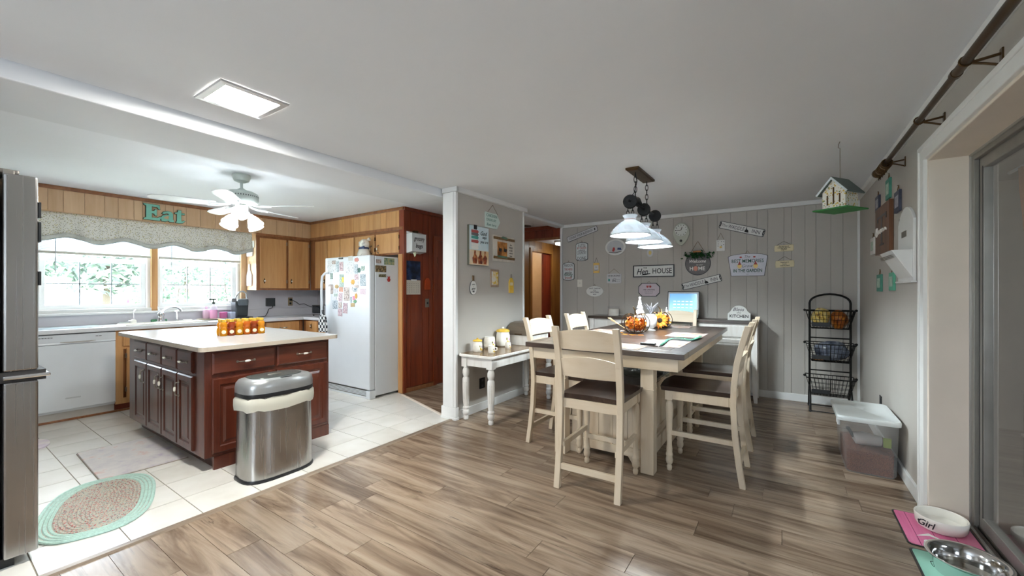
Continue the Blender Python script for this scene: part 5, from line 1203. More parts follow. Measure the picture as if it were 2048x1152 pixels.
for k in range(18):
    a = 2*math.pi*k/18; d = ua*math.cos(a)+va*math.sin(a); e = nrm.cross(d); L_ = .062+.01*(k%3)
    b0 = fc_+d*.022+nrm*(.002*(k%2))
    M().add([b0-e*.006, b0+e*.006, b0+d*L_*.55+e*.014+nrm*.01, b0+d*L_, b0+d*L_*.55-e*.014+nrm*.01], [(0,1,2,3,4)]).build('petal', LEAF[k%2], sn)
M().tube([fc_-nrm*.012, fc_-nrm*.03+Vector((0,0,-.04)), fc_-nrm*.035+Vector((0,0,-.095))], .004, 6).build('stalk', flat('leaf_green', S(60,90,46), .7), sn, True)
WCER = flat('white_glaze', S(240,240,242), .2, var=.01)
def tree_fig(cx_, cy_, s, lb):
    o = thing('ceramic_tree', lb, 'figurine', (cx_,cy_,TZ))
    M().lathe([(.05*s,0),(.052*s,.01),(.02*s,.02),(.018*s,.06*s)], (cx_,cy_,TZ+.0005), 14).build('foot', WCER, o, True)
    prof = []
    for i in range(6):
        z = .05*s+.04*s*i; r_ = .075*s*(1-i/6.6); prof += [(r_*.62, z-.001),(r_, z+.004),(r_*.96,z+.012),(r_*.62,z+.036*s)]
    prof.append((.004, .05*s+.04*s*6.4))
    M().lathe(prof, (cx_,cy_,TZ), 12).build('tiers', WCER, o, True)
    M().ball((cx_,cy_,TZ+.05*s+.04*s*6.5), .012*s, 8, 6).build('finial', WCER, o, True)
tree_fig((p1x+p2x)/2-.06, p1y+.25, 1.15, 'tall white ceramic tiered figurine behind the wire pumpkins')
tree_fig((p1x+p2x)/2+.05, p2y+.20, .75, 'short white ceramic tiered figurine between the wire pumpkins')
vx_, vy_ = (p1x+p2x)/2+.02, (p1y+p2y)/2+.0
pot = thing('ceramic_pot', 'white footed ceramic pot between the wire pumpkins', 'pot', (vx_,vy_,TZ))
M().lathe([(.05,0),(.055,.008),(.03,.018),(.028,.03),(.055,.05),(.066,.09),(.066,.15),(.05,.172),(.055,.182)], (vx_,vy_,TZ+.0005), 18).build('vase', WCER, pot, True)
m = M(); rnd = random.Random(5)
for i in range(16):
    a = rnd.uniform(0,6.28); e = rnd.uniform(.25,1.0); L_ = rnd.uniform(.08,.14); c1 = Vector((vx_,vy_,TZ+.18))
    m.tube([c1, c1+Vector((math.cos(a)*L_*.4*e,math.sin(a)*L_*.4*e,L_*.6)), c1+Vector((math.cos(a)*L_*e,math.sin(a)*L_*e,L_))], [.004,.006,.001], 5)
m.build('grass_tuft', flat('grey_grass', S(110,108,112), .8, var=.2), pot, kind='stuff')
dp = thing('dried_stem', 'dried cream leaf stem leaning out of the larger pumpkin', 'dried stem', (p1x-.13,p1y-.04,TZ+.005))
a0 = Vector((p1x-.10,p1y-.06,TZ+.06))
M().tube([a0+Vector((.09,.02,-.03)), a0, a0+Vector((-.06,-.02,.04)), a0+Vector((-.11,-.03,.08))], .003, 6).build('stalk', PETAL, dp)
for q, L_ in (((-.04,-.01,.03),.05),((-.07,-.02,.05),.055),((-.10,-.03,.075),.06),((-.09,-.025,.065),.05)):
    c1 = a0+Vector(q); m = M(); m.add([c1, c1+Vector((-L_*.5,-.005,L_*.1)), c1+Vector((-L_,-.01,.35*L_)), c1+Vector((-L_*.45,.0,.4*L_))], [(0,1,2,3)]); m.build('leaf', PETAL, dp, solid=.001)
def scatter(cx_, cy_, lb, seed, mt=0):
    rnd = random.Random(seed); o = thing('fallen_leaf', lb, 'leaf', (cx_,cy_,TZ+.001), 'loose leaves around the wire pumpkins')
    m = M(); pts = [(0,-.035),(.02,-.012),(.035,.004),(.012,.010),(0,.036),(-.012,.010),(-.035,.004),(-.02,-.012)]; a = rnd.uniform(0,6)
    q = [(cx_+x*math.cos(a)-y*math.sin(a), cy_+x*math.sin(a)+y*math.cos(a)) for x,y in pts]
    m.loft([[(x,y,TZ+.0015) for x,y in q],[(x,y,TZ+.004) for x,y in q]]).build('blade', LEAF[mt], o)
    M().tube([(cx_,cy_,TZ+.004),(cx_+.03*math.cos(a),cy_+.03*math.sin(a),TZ+.006)], .0012, 5).build('vein', LEAF[2], o)
for i, (dx, dy) in enumerate(((.02,-.16),(-.06,-.15),(.09,-.13),(-.15,-.02))): scatter(p1x+dx, p1y+dy, ['orange leaf lying right in front of the larger pumpkin','amber leaf lying front left of the larger pumpkin','orange leaf lying front right of the larger pumpkin','amber leaf lying on the bench side of the larger pumpkin'][i], i, i % 2)
# case, lanyard
P = tbl(1296,691)
cs_ = thing('glasses_case', 'small black oblong case lying on the table', 'case', (P[0],P[1],TZ))
M().box(P[0]-.058,P[0]+.058,P[1]-.02,P[1]+.025,TZ+.0035,TZ+.022).build('shell', BLACKP, cs_, bev=.006); M().box(P[0]-.0585,P[0]+.0585,P[1]-.0205,P[1]+.0255,TZ+.0125,TZ+.0135).build('seam', DKGREY, cs_)
LAN = spots('lanyard_print', S(40,120,92), [S(160,200,180), S(28,70,60)], 70, .35, .7)
ln = thing('lanyard', 'green printed lanyard with keys on the table', 'lanyard', (-.75,3.2,TZ))
pts = [tbl(1322,693),tbl(1335,682),tbl(1345,678),tbl(1360,681),tbl(1378,683),tbl(1392,679),tbl(1396,676)]
def ribbon(pts, w, z): 
    r0, r1 = [], []
    for i, p in enumerate(pts):
        q = Vector(pts[min(i+1,len(pts)-1)])-Vector(pts[max(i-1,0)]); nn = Vector((-q.y,q.x,0)).normalized()*w/2
        r0.append((p[0]+nn.x,p[1]+nn.y,z+.004*math.sin(i*2))); r1.append((p[0]-nn.x,p[1]-nn.y,z+.004*math.sin(i*2+1)))
    return M().loft([r0,r1], cap=False, close=False)
ribbon(pts, .026, TZ+.009).build('strap', LAN, ln, True, solid=.002); ribbon([(p[0]+.02,p[1]+.03,0) for p in pts[2:]], .024, TZ+.015).build('strap', LAN, ln, True, solid=.002)
q = tbl(1316,694); 
M().ring([(q[0]+.014*math.cos(i*.524), q[1]+.014*math.sin(i*.524), TZ+.005) for i in range(12)], .0012, 5).build('key_ring', CHROME, ln, True)
for i, a in enumerate((2.6,3.4,4.2)):
    e = (q[0]+.012*math.cos(a), q[1]+.012*math.sin(a)); M().box(e[0]-.028,e[0]-.004,e[1]-.004,e[1]+.004,TZ+.0035+i*.002,TZ+.005+i*.002).lathe([(.009,0),(.009,.0015)], (e[0],e[1],TZ+.0035+i*.002), 10).build('key', CHROME if i else flat('gold_key',S(190,160,90),.3,.9), ln)
# glass jars on the shelf under the table
for px, py, lb in ((1268,752,'clear glass jar on the shelf under the table nearest the bench'),(1318,752,'clear glass jar on the shelf under the table nearest the post')):
    P = fl(px, py, .626); j = thing('glass_jar', lb, 'jar', (P[0],P[1],.626))
    M().lathe([(.055,0),(.085,.01),(.09,.06),(.08,.11),(.055,.135),(.058,.15)], (P[0],P[1],.6265), 20, cap=False).build('vessel', glassy('jar_glass',(.92,.97,.95,1),1.6), j, True); M().ring([(P[0]+.058*math.cos(i*.4),P[1]+.058*math.sin(i*.4),.7765) for i in range(16)], .004, 6).build('lip', glassy('jar_glass'), j, True)

# ------------------------------------------------------------------ sideboard
SBX0, SBX1, SBY = -2.44, -.255, 5.68
sbd = thing('sideboard', 'long white sideboard with dark wood top against the far wall', 'sideboard', ((SBX0+SBX1)/2,5.88,0))
M().box(SBX0,SBX1,SBY-.02,6.06,.95,.985).build('top', DKTOP, sbd, bev=.004)
M().box(SBX0+.04,SBX1-.045,SBY+.02,6.05,.12,.95).build('body', BENCHW, sbd, bev=.003)
for s, xs_ in (('l',SBX0+.02),('r',SBX1-.075)):
    for ya in (SBY,5.995): M().prism([(xs_,.95),(xs_+.055,.95),(xs_+.055,0),(xs_+(.02 if s=='r' else 0),0),(xs_+(0 if s=='r' else 0),.16)] if s=='r' else [(xs_,.95),(xs_+.055,.95),(xs_+.055,.16),(xs_+.035,0),(xs_,0)], ya, ya+.055, 'y').build('leg', BENCHW, sbd, bev=.003)
w3 = (SBX1-SBX0-.20)/3
for i in range(3):
    a = SBX0+.09+i*(w3+.01)
    d = rect_loft(M(), 'x', a, a+w3, .78, .93, SBY+.02, DRAWER).build('drawer', BENCHW, sbd); M().ball((a+w3/2,SBY-.01,.855), .014, 10, 6).build('knob', BRONZE, d, True)
    d = rect_loft(M(), 'x', a, a+w3, .15, .76, SBY+.02, RAISED).build('door', BENCHW, sbd); M().ball((a+.04,SBY-.01,.5), .014, 10, 6).build('knob', BRONZE, d, True)
# on the sideboard: tablet, candle, kitchen sign
a, b = yp(1334,583,5.80), yp(1398,623,5.80)
tbt = thing('tablet_display', 'tablet display with a pale blue screen on the sideboard', 'tablet', ((a[0]+b[0])/2,5.80,.985))
zc = (a[2]+b[2])/2; x0, x1, z0, z1 = a[0], b[0], .99, 1.345
til = .09
def tp(y0_, y1_, ins): 
    return [[(x0+ins,5.78+y_+(z0+ins-.99)*til*2,z0+ins),(x1-ins,5.78+y_+(z0+ins-.99)*til*2,z0+ins),(x1-ins,5.78+y_+(z1-ins-.99)*til*2,z1-ins),(x0+ins,5.78+y_+(z1-ins-.99)*til*2,z1-ins)] for y_ in (y0_,y1_)]
M().loft(tp(0,.025,0)).build('case', BLACKP, tbt, bev=.003)
M().loft(tp(-.002,.001,.010)).build('bezel', flat('tablet_bezel', S(200,204,204), .4), tbt)
def screen_mat():
    m, n, l, p = base_mat('tablet_screen'); tc = n.new('ShaderNodeTexCoord'); sp_ = n.new('ShaderNodeSeparateXYZ'); l.new(tc.outputs['Generated'], sp_.inputs[0])
    cr = n.new('ShaderNodeValToRGB'); cr.color_ramp.elements[0].color = S(150,206,214); cr.color_ramp.elements[1].color = S(92,142,196)
    l.new(sp_.outputs[2], cr.inputs[0]); l.new(cr.outputs[0], p.inputs['Emission Color']); p.inputs['Emission Strength'].default_value = .55; p.inputs['Base Color'].default_value = S(30,40,50); p.inputs['Roughness'].default_value = .15; return m
sc_ = M().loft(tp(-.0035,-.002,.030)).build('screen', screen_mat(), tbt)
icw = emis('screen_icons', S(235,245,250), .9)
for r_ in range(3):
    for i in range(5):
        xx = (x0+x1)/2+(i-2)*.052; zz = (z0+z1)/2+.045-r_*.042; yy_ = 5.78-.005+(zz-.99)*til*2; hh = .006 if r_ == 1 else .003
        M().box(xx-.016,xx+.016,yy_-.001,yy_,zz-hh,zz+hh).build('icon', icw, sc_)
yb_ = 5.82; M().prism([(5.80,.986),(5.93,.986),(5.815,1.2)], (x0+x1)/2-.1, (x0+x1)/2+.1, 'x').build('stand', BLACKP, tbt)
a = yp(1227,628,5.85)
cj = thing('candle_jar', 'cream candle in a glass jar on the sideboard', 'candle', (a[0],5.85,.985))
M().lathe([(.075,0),(.08,.01),(.08,.10),(.0,.101)], (a[0],5.85,.988), 18).build('wax', flat('cream_wax', S(226,220,206), .6), cj, True); M().lathe([(.083,0),(.084,.14),(.081,.14)], (a[0],5.85,.9855), 18, cap=False).build('jar', CLEARP, cj, True)

# ------------------------------------------------------------------ bench (console) along the partition
BX0, BX1, BY0, BY1, BZ = -2.845, -2.40, 3.225, 4.56, .70
bn = thing('console_table', 'white console table with turned legs and brown top along the partition', 'console table', ((BX0+BX1)/2,(BY0+BY1)/2,0))
M().prism(rr(BX0,BX1,BY0,BY1,.035), BZ-.03, BZ-.003, 'z').build('top', BENCHW, bn, bev=.006)
M().prism(rr(BX0+.012,BX1-.014,BY0+.014,BY1-.014,.03), BZ-.003, BZ, 'z').build('top_inlay', BROWNT, bn)
M().box(BX0+.03,BX1-.035,BY0+.045,BY0+.062,BZ-.13,BZ-.03).box(BX0+.03,BX1-.035,BY1-.062,BY1-.045,BZ-.13,BZ-.03).box(BX1-.052,BX1-.035,BY0+.045,BY1-.045,BZ-.13,BZ-.03).box(BX0+.03,BX0+.047,BY0+.045,BY1-.045,BZ-.13,BZ-.03).build('apron', BENCHW, bn, bev=.003)
lp = [(.018,0),(.026,.006),(.028,.03),(.020,.045),(.030,.052),(.036,.075),(.034,.095),(.028,.105),(.034,.112),(.034,.125),(.026,.135),(.030,.16),(.034,.20),(.038,.36),(.036,.41),(.024,.425),(.030,.435),(.037,.46),(.036,.49),(.024,.515),(.030,.525),(.030,.535)]
for x in (BX0+.055,BX1-.062):
    for y in (BY0+.065,BY1-.065):
        lg = M(); lg.lathe([(r_, z*(BZ-.13)/.535) for r_, z in lp], (x,y,0), 18); lg.box(x-.034,x+.034,y-.034,y+.034,BZ-.14,BZ-.03).build('leg', BENCHW, bn, True)
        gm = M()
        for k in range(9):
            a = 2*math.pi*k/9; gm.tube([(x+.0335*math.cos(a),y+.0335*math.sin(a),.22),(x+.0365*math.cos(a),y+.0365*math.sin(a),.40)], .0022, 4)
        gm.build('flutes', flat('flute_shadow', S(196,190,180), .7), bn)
# canisters
DEC = flat('flower_orange', S(226,190,80), .3, var=.2)
def canister(px, py, r_, h, lb, lid=True, cup=False):
    P = fl(px, py, BZ); x, y = P[0], P[1]
    o = thing('canister', lb, 'canister', (x,y,BZ))
    M().lathe([(r_*.82,0),(r_*.98,.012),(r_*1.03,h*.3),(r_*1.0,h*.75),(r_*.9,h*.94),(r_*.9,h)], (x,y,BZ+.0005), 20).build('body', CERAM, o, True)
    if lid:
        l_ = M().lathe([(r_*.98,h),(r_*1.0,h+.006),(r_*.9,h+r_*.28),(r_*.4,h+r_*.42),(.004,h+r_*.45)], (x,y,BZ+.001), 18).build('lid', YELLOW, o, True)
        M().ball((x,y,BZ+h+r_*.52), r_*.2, 10, 6).build('lid_knob', YELLOW if r_ < .06 else CERAM, l_, True)
    if cup:
        M().tube([(x+r_*.7,y+r_*.7,BZ+h*.75),(x+r_*1.1,y+r_*1.1,BZ+h*.7),(x+r_*1.15,y+r_*1.15,BZ+h*.4),(x+r_*.75,y+r_*.75,BZ+h*.3)], .006, 6).build('cup_handle', CERAM, o, True)
    u = Vector((.75,-.25,0)).normalized()
    for k, (da, dz, s) in enumerate(((.1,.30,.3),(.45,.22,.26),(-.05,.55,.2),(.5,.5,.18))):
        a = math.atan2(u.y,u.x)+da; c_ = Vector((x+r_*1.0*math.cos(a), y+r_*1.0*math.sin(a), BZ+h*dz)); 
        M().ball(tuple(c_), r_*s, 8, 6, .55, .55, 1).build('flower_relief', DEC if k < 2 else (PINK if k == 3 else flat('leaf_relief',S(150,140,60),.4)), o, True)
canister(955,703,.052,.11,'smallest lidded white canister with yellow flowers on the console')
canister(979,697,.064,.135,'lidless white canister with yellow flowers on the console',False)
canister(1006,692,.082,.17,'largest lidded white canister with yellow flowers on the console')
canister(983,706,.036,.078,'little white creamer with handle on the console',False,True)
canister(1016,697,.033,.07,'little white salt shaker in front of the large canister',False)
bb = thing('bread_box', 'bread box with brown curved lid on the console', 'bread box', (-2.66,4.33,BZ))
M().box(-2.83,-2.47,4.10,4.50,BZ+.001,BZ+.12).build('body', BENCHW, bb, bev=.004)
prof = [(4.085,.12),(4.51,.12),(4.51,.27),(4.28,.27),(4.20,.258),(4.145,.225),(4.105,.175)]
M().prism([(u_, BZ+w_) for u_, w_ in prof], -2.835, -2.465, 'x').build('roll_lid', wood('grey_brown_lid',[(.25,S(70,60,50)),(.5,S(94,82,69)),(.8,S(110,97,83))],'x',2,10,.4), bb, bev=.004)
M().box(-2.70,-2.60,4.076,4.087,BZ+.128,BZ+.142).build('lid_pull', BRONZE, bb, bev=.003)
m = thing('wall_outlet', 'dark outlet plate under the console on the partition', 'outlet', (SX,0,0)); a = xp(964,766,SX); m.location = (SX,a[1],a[2]-.06); OFF[m] = tuple(m.location)
M().box(SX,SX+.006,a[1]-.05,a[1]+.05,a[2]-.06,a[2]+.06).build('plate', BLACKP, m, bev=.002)
for dz in (-.03,.03): M().box(SX+.006,SX+.008,a[1]-.016,a[1]+.016,a[2]+dz-.012,a[2]+dz+.012).build('socket', DKGREY, m)

# ------------------------------------------------------------------ pendant lamp
q = [fl(1251,336,CH), fl(1274,331,CH), fl(1309,357,CH), fl(1288,364,CH)]
PX = -1.115; PY0, PY1 = 3.55, 4.08; PYM = (PY0+PY1)/2
IRON = flat('dark_iron', S(40,40,40), .5, .6, var=.15)
pd = thing('pendant_lamp', 'three shade pendant lamp with pulleys and chains over the table', 'pendant lamp', (PX,PYM,1.6))
M().loft([[(x,y,CH-.001) for x,y in ((PX-.058,PY0),(PX+.058,PY0),(PX+.058,PY1),(PX-.058,PY1))],[(x,y,CH-.018) for x,y in ((PX-.058,PY0),(PX+.058,PY0),(PX+.058,PY1),(PX-.058,PY1))],[(x,y,CH-.026) for x,y in ((PX-.045,PY0+.02),(PX+.045,PY0+.02),(PX+.045,PY1-.02),(PX-.045,PY1-.02))]]).build('ceiling_plate', BRONZE, pd)
def chain(x, y, z0, z1, parent, s=.030):
    n_ = max(2, int((z1-z0)/(s*1.45))); st = (z1-z0)/n_
    for i in range(n_):
        zc_ = z0+st*(i+.5); a = (i % 2)*math.pi/2+.4
        M().ring([(x+math.cos(a)*s*.42*math.cos(t), y+math.sin(a)*s*.42*math.cos(t), zc_+st*.66*math.sin(t)) for t in [2*math.pi*k_/12 for k_ in range(12)]], .0032, 5).build('chain_link', IRON, parent, True)
ZBAR = 2.13
bar = M().tube([(PX,PY0-.12,ZBAR),(PX,PY1+.16,ZBAR)], .014, 10).build('cross_bar', IRON, pd, True)
sy = [PY0-.05, PYM+.10, PY1+.23]; sz = [2.01, 1.995, 1.985]
chain(PX, PY0+.10, ZBAR+.02, CH-.02, bar); chain(PX, PY1-.07, ZBAR+.02, CH-.02, bar)
M().tube([(PX,PY0+.10,CH-.03),(PX+.02,PY0+.08,2.33),(PX-.015,PY0+.13,2.25),(PX,PY0+.02,2.20),(PX,PY0-.05,ZBAR)], .004, 6).build('supply_cord', BLACKP, pd, True)
M().tube([(PX,PY0+.02,ZBAR+.03),(PX,PY0+.16,ZBAR+.045),(PX,PYM,ZBAR+.02)], [.02,.03,.018], 10).build('bar_scroll', IRON, pd, True)
PULL = blotch('white_painted_glass', [(.36,S(206,200,200)),(.5,S(228,228,230)),(.8,S(236,238,240))], 8, .3)
PANE = milk('lamp_window', S(250,250,250), .75, .3); SHOP = milk('shade_milk', S(222,226,230), .22, .25); PKR = flat('pink_ring', S(206,160,152), .4)
for k in range(3):
    y, zt = sy[k], sz[k]
    pu = M().lathe([(.0,-.018),(.055,-.018),(.06,-.012),(.05,0),(.06,.012),(.055,.018),(0,.018)], (0,0,0), 20)
    pu.xf(Matrix.Translation((PX,y,ZBAR-.005)) @ Matrix.Rotation(R(90),4,'X') @ Matrix.Rotation(R(12),4,'Y')); pu.build('pulley', IRON, pd, True)
    chain(PX-.02, y, zt, ZBAR-.05, pd, .026); chain(PX+.022, y, zt, ZBAR-.05, pd, .026)
    prof = [(.058,0),(.062,-.006),(.046,-.03),(.05,-.05),(.085,-.07),(.125,-.105),(.152,-.145),(.168,-.172),(.172,-.176)]
    s_ = M().lathe(prof, (PX,y,zt), 32, cap=False).build('glass_shade', SHOP, pd, True, solid=.004)
    M().lathe([(.0475,-.036),(.052,-.04),(.0475,-.046)], (PX,y,zt), 24, cap=False).build('pink_band', PKR, s_, True)
    M().ring([(PX+.171*math.cos(i*.2618),y+.171*math.sin(i*.2618),zt-.176) for i in range(24)], .004, 6).build('rim', flat('rim_grey',S(150,156,160),.4,.4), s_, True)
    for j in range(8):
        a0 = 2*math.pi*j/8+.2; m = M(); rows = []
        for t in (0,.34,.67,1):
            rr_ = .1275+.034*t+.0035; zz = zt-.107-.045*t+.001
            hw = .13+.10*math.sin(math.pi*(t*.8+.1)); rows.append([(PX+rr_*math.cos(a0+u_*hw+.16*(t-.5)), y+rr_*math.sin(a0+u_*hw+.16*(t-.5)), zz) for u_ in (-1,-.5,0,.5,1)])
        m.loft(rows, cap=False, close=False).build('pierced_window', PANE, s_, True)
    M().ball((PX,y,zt-.10), .036, 14, 10).build('bulb', emis('pendant_bulb', (.85,.96,1,1), 380), pd, True)
    M().tube([(PX,y,zt-.005),(PX,y,zt-.07)], .018, 10).build('socket', IRON, pd, True)
    M().lathe([(.059,-.002),(.03,.006),(.008,.012)], (PX,y,zt), 16).build('shade_cap', IRON, pd, True)

# ------------------------------------------------------------------ signs
def sign_root(name, label, plane, u, z, tilt=0, cat='sign'):
    """root with its own upright frame: x to the viewer's right, y into the wall, z up"""
    if plane == 'far': loc, rz = (u, FARY-.001, z), 0
    elif plane == 'stub': loc, rz = (SX+.001, u, z), R(90)
    else: loc, rz = (RX-.001, u, z), R(-90)
    o = thing(name, label, cat, (0,0,0)); o.location = loc; o.rotation_euler = (0, tilt, rz); return o
def far_rect(px0, py0, px1, py1):
    a, b = yp(px0, (py0+py1)/2, FARY), yp(px1, (py0+py1)/2, FARY); xm = (px0+px1)/2
    return (a[0]+b[0])/2, (yp(xm,py0,FARY)[2]+yp(xm,py1,FARY)[2])/2, b[0]-a[0], yp(xm,py0,FARY)[2]-yp(xm,py1,FARY)[2]
def pl_rect(px0, py0, px1, py1, X):
    a, b = xp(px0, 500, X), xp(px1, 500, X); xm = (px0+px1)/2; zt, zb = xp(xm,py0,X)[2], xp(xm,py1,X)[2]
    return (a[1]+b[1])/2, (zt+zb)/2, abs(b[1]-a[1]), zt-zb
def stub_rect(*p): return pl_rect(*p, SX)
def right_rect(*p): return pl_rect(*p, RX)
SW = flat('sign_white', S(226,226,222), .5, var=.03); SG = flat('sign_grey', S(206,206,208), .5, var=.04); NAVY = flat('dark_rim', S(52,58,62), .5); CREAMW = flat('sign_cream', S(226,214,178), .6, var=.06)
DGREEN = flat('green_lettering', S(28,84,66), .6, var=0); GREYT = flat('grey_lettering', S(110,108,112), .7, var=0); REDT = flat('red_lettering', S(176,84,80), .7, var=0)
def board(o, poly, mat, t=.010, y=0, name='board', bev=.002):
    return M().prism(poly, -y-t, -y, 'y').build(name, mat, o, bev=bev)
def rectp(w, h, c=0):
    if not c: return [(-w/2,-h/2),(w/2,-h/2),(w/2,h/2),(-w/2,h/2)]
    return [(-w/2+c,-h/2),(w/2-c,-h/2),(w/2,-h/2+c),(w/2,h/2-c),(w/2-c,h/2),(-w/2+c,h/2),(-w/2,h/2-c),(-w/2,-h/2+c)]
def oval(w, h, n=32): return [(w/2*math.cos(2*math.pi*i/n), h/2*math.sin(2*math.pi*i/n)) for i in range(n)]
def arched(w, h, r=.03, n=8):
    top = [(w/2*math.cos(R(a))*1.0, h/2-r+r*math.sin(R(a))) for a in [180*i/n for i in range(n+1)]]
    return [(w/2, -h/2+r)] + top + [(-w/2, -h/2+r)] + [(-x, -z) for x, z in top[1:-1]][::1]
def cord(o, w, z0, z1, mat=None, r=.0018):
    M().tube([(-w/2,-.006,z0),(-w*.02,-.004,z1),(w*.02,-.004,z1),(w/2,-.006,z0)], r, 5).build('hanging_cord', mat or ROPE, o); M().tube([(0,-.001,z1),(0,-.012,z1)], .004, 8).build('nail', PEWTER, o)
def rim(o, poly, k, mat, t, y=0):
    big = [(x+math.copysign(k,x) if abs(x) > 1e-6 else x, z+math.copysign(k,z) if abs(z) > 1e-6 else z) for x, z in poly]
    return board(o, big, mat, t, y, 'rim')
T = lambda s, x, z, size, shear=0, bold=0, fit=0: (s, x, z, size, shear, bold, fit)

# The Hen House
u, z, w, h = far_rect(1267,530,1349,554)
o = sign_root('wall_sign', 'white Hen House sign with black frame at the middle of the far wall', 'far', u, z)
board(o, rectp(w,h), SW, .010)
M().box(-w/2,w/2,-.02,0,h/2-.012,h/2).box(-w/2,w/2,-.02,0,-h/2,-h/2+.012).box(-w/2,-w/2+.012,-.02,0,-h/2,h/2).box(w/2-.012,w/2,-.02,0,-h/2,h/2).build('frame', BLACKP, o, bev=.001)
lettering(o, [T('Hen',-w*.27,-.005,h*.72,.35,.001,w*.28), T('HOUSE',w*.215,0,h*.62,0,.0005,w*.46), T('THE',-w*.20,h*.27,h*.16,0,.0005)], TEXTK, -.0112)
M().prism([(-w*.30,-h*.34),(-w*.22,-h*.22),(-w*.08,-h*.17),(-w*.06,-h*.22),(-w*.18,-h*.32)], -.0125, -.0105, 'y').build('feather', TEXTK, o)
# Waddle Inn (two)
for (pa, pb, hh, lb) in (((1440,449),(1528,467),None,'Waddle Inn strip sign slanting down near the ceiling'),((1365,574),(1442,555),None,'Waddle Inn strip sign slanting up above the tablet')):
    A, Bp = yp(*pa,FARY), yp(*pb,FARY); L_ = math.hypot(Bp[0]-A[0], Bp[2]-A[2]); ti = -math.atan2(Bp[2]-A[2], Bp[0]-A[0])
    o = sign_root('wall_sign', lb, 'far', (A[0]+Bp[0])/2, (A[2]+Bp[2])/2, ti); w, h = L_*1.02, .098
    pts = rectp(w,h,.012); rim(o, pts, .0, NAVY, .008); board(o, rectp(w-.012,h-.012,.012), SW, .0095)
    lettering(o, [T('WADDLE',-w*.115,0,.066,0,.0006,w*.36), T('INN',w*.32,0,.066,0,.0006,w*.17)], GREYT, -.0105); lettering(o, [T('The',-w*.38,.0,.05,.3,0)], GREYT, -.0105)
    M().prism([(w*.085,-.03),(w*.14,-.032),(w*.175,-.03),(w*.15,.0),(w*.115,.008),(w*.11,.03),(w*.095,.028),(w*.10,.005),(w*.08,-.012)], -.0125, -.0098, 'y').build('duck_silhouette', TEXTK, o)
    for s in (-1,1): M().prism([(s*(w/2-.016),-.036),(s*(w/2-.006),-.02),(s*(w/2-.012),.0),(s*(w/2-.006),.03),(s*(w/2-.02),.036),(s*(w/2-.024),0)], -.0115, -.0098, 'y').build('corner_ornament', TEXTK, o)
# strip sign left
A, Bp = yp(1135,480,FARY), yp(1195,456,FARY); L_ = math.hypot(Bp[0]-A[0], Bp[2]-A[2])
o = sign_root('wall_sign', 'pale strip sign slanting up near the hall corner', 'far', (A[0]+Bp[0])/2, (A[2]+Bp[2])/2, -math.atan2(Bp[2]-A[2],Bp[0]-A[0])); w, h = L_, .088
rim(o, rectp(w,h,.01), 0, NAVY, .007); board(o, rectp(w-.01,h-.01,.01), SG, .009); lettering(o, [T('COUNT YOUR BLESSINGS',-w*.04,0,.05,0,.0005,w*.78)], GREYT, -.010)
M().prism([(w*.40,-.02),(w*.44,-.01),(w*.43,.02),(w*.40,.01)], -.0115, -.0092, 'y').build('hen_silhouette', TEXTK, o)
# Best memories
u, z, w, h = far_rect(1456,507,1536,552)
o = sign_root('wall_sign', 'fan shaped best memories garden sign on the far wall', 'far', u, z)
fanp = lambda s: [(-w*.42*s,-h/2*s),(w*.42*s,-h/2*s)] + [(w*.5*s*math.cos(R(a)), (h*.36+h*.14*math.sin(R(a)))*s) for a in range(0,181,15)]
board(o, fanp(1.0), NAVY, .008); board(o, fanp(.975), flat('sign_lilac',S(216,216,226),.5,var=.03), .010)
lettering(o, [T('BEST MEMORIES',0,h*.17,h*.22,0,.0003,w*.80), T('IN THE GARDEN',0,-h*.26,h*.20,0,.001,w*.72)], DGREEN, -.011)
lettering(o, [T('The',0,h*.36,h*.15,.35), T('Grow',0,-h*.05,h*.18,.4), T('est',0,-h*.42,h*.07)], GREYT, -.011)
for s in (-1,1):
    M().prism([(s*w*.20+.026*math.cos(i*.7854), -h*.05+.034*math.sin(i*.7854)) for i in range(8)], -.0118, -.0102, 'y').build('gnome_print', DEC, o); M().prism([(s*w*.20-.02,-h*.0),(s*w*.20+.02,-h*.0),(s*w*.20,.05)], -.0122, -.0102, 'y').build('gnome_hat', REDT, o)
    M().prism([(s*w*.17+.016*math.cos(i*1.047), h*.34+.011*math.sin(i*1.047)) for i in range(6)], -.0118, -.0102, 'y').build('ladybird_print', RED, o)
cord(o, .05, h*.49, h*.62)
# Welcome round
u, z, w, h = far_rect(1371,504,1421,550)
o = sign_root('wall_sign', 'round grey welcome to our home sign with greenery', 'far', u, z)
board(o, oval(w*1.03,h*1.03,40), NAVY, .008); board(o, oval(w*.98,h*.98,40), wood('grey_plank_round',[(.25,S(84,80,80)),(.5,S(106,102,102)),(.8,S(124,120,120))],'x',2,10,.6), .011)
lettering(o, [T('Welcome',0,h*.10,h*.20,.35,.001,w*.66), T('to our',w*.08,-h*.06,h*.10,.3)], TEXTW, -.0125); lettering(o, [T('H',-w*.25,-h*.22,h*.22,0,.002), T('ME',w*.16,-h*.22,h*.22,0,.002)], TEXTW, -.0125)
M().prism([(-w*.08+.028*math.cos(i*.5236), -h*.22+.036*math.sin(i*.5236)) for i in range(12)], -.0135, -.0112, 'y').build('peach_heart', flat('peach_paint',S(214,150,132),.6), o)
GRL = flat('garland_green', S(34,84,40), .7, var=.25, vscale=40); m = M(); rnd = random.Random(3)
for i in range(90): leafmesh(m, (max(-.2,min(.2,rnd.gauss(0,.10))), -.03-rnd.random()*.02, h*.44+rnd.gauss(0,.02)-.05*random.random()), rnd.uniform(.016,.03), rnd)
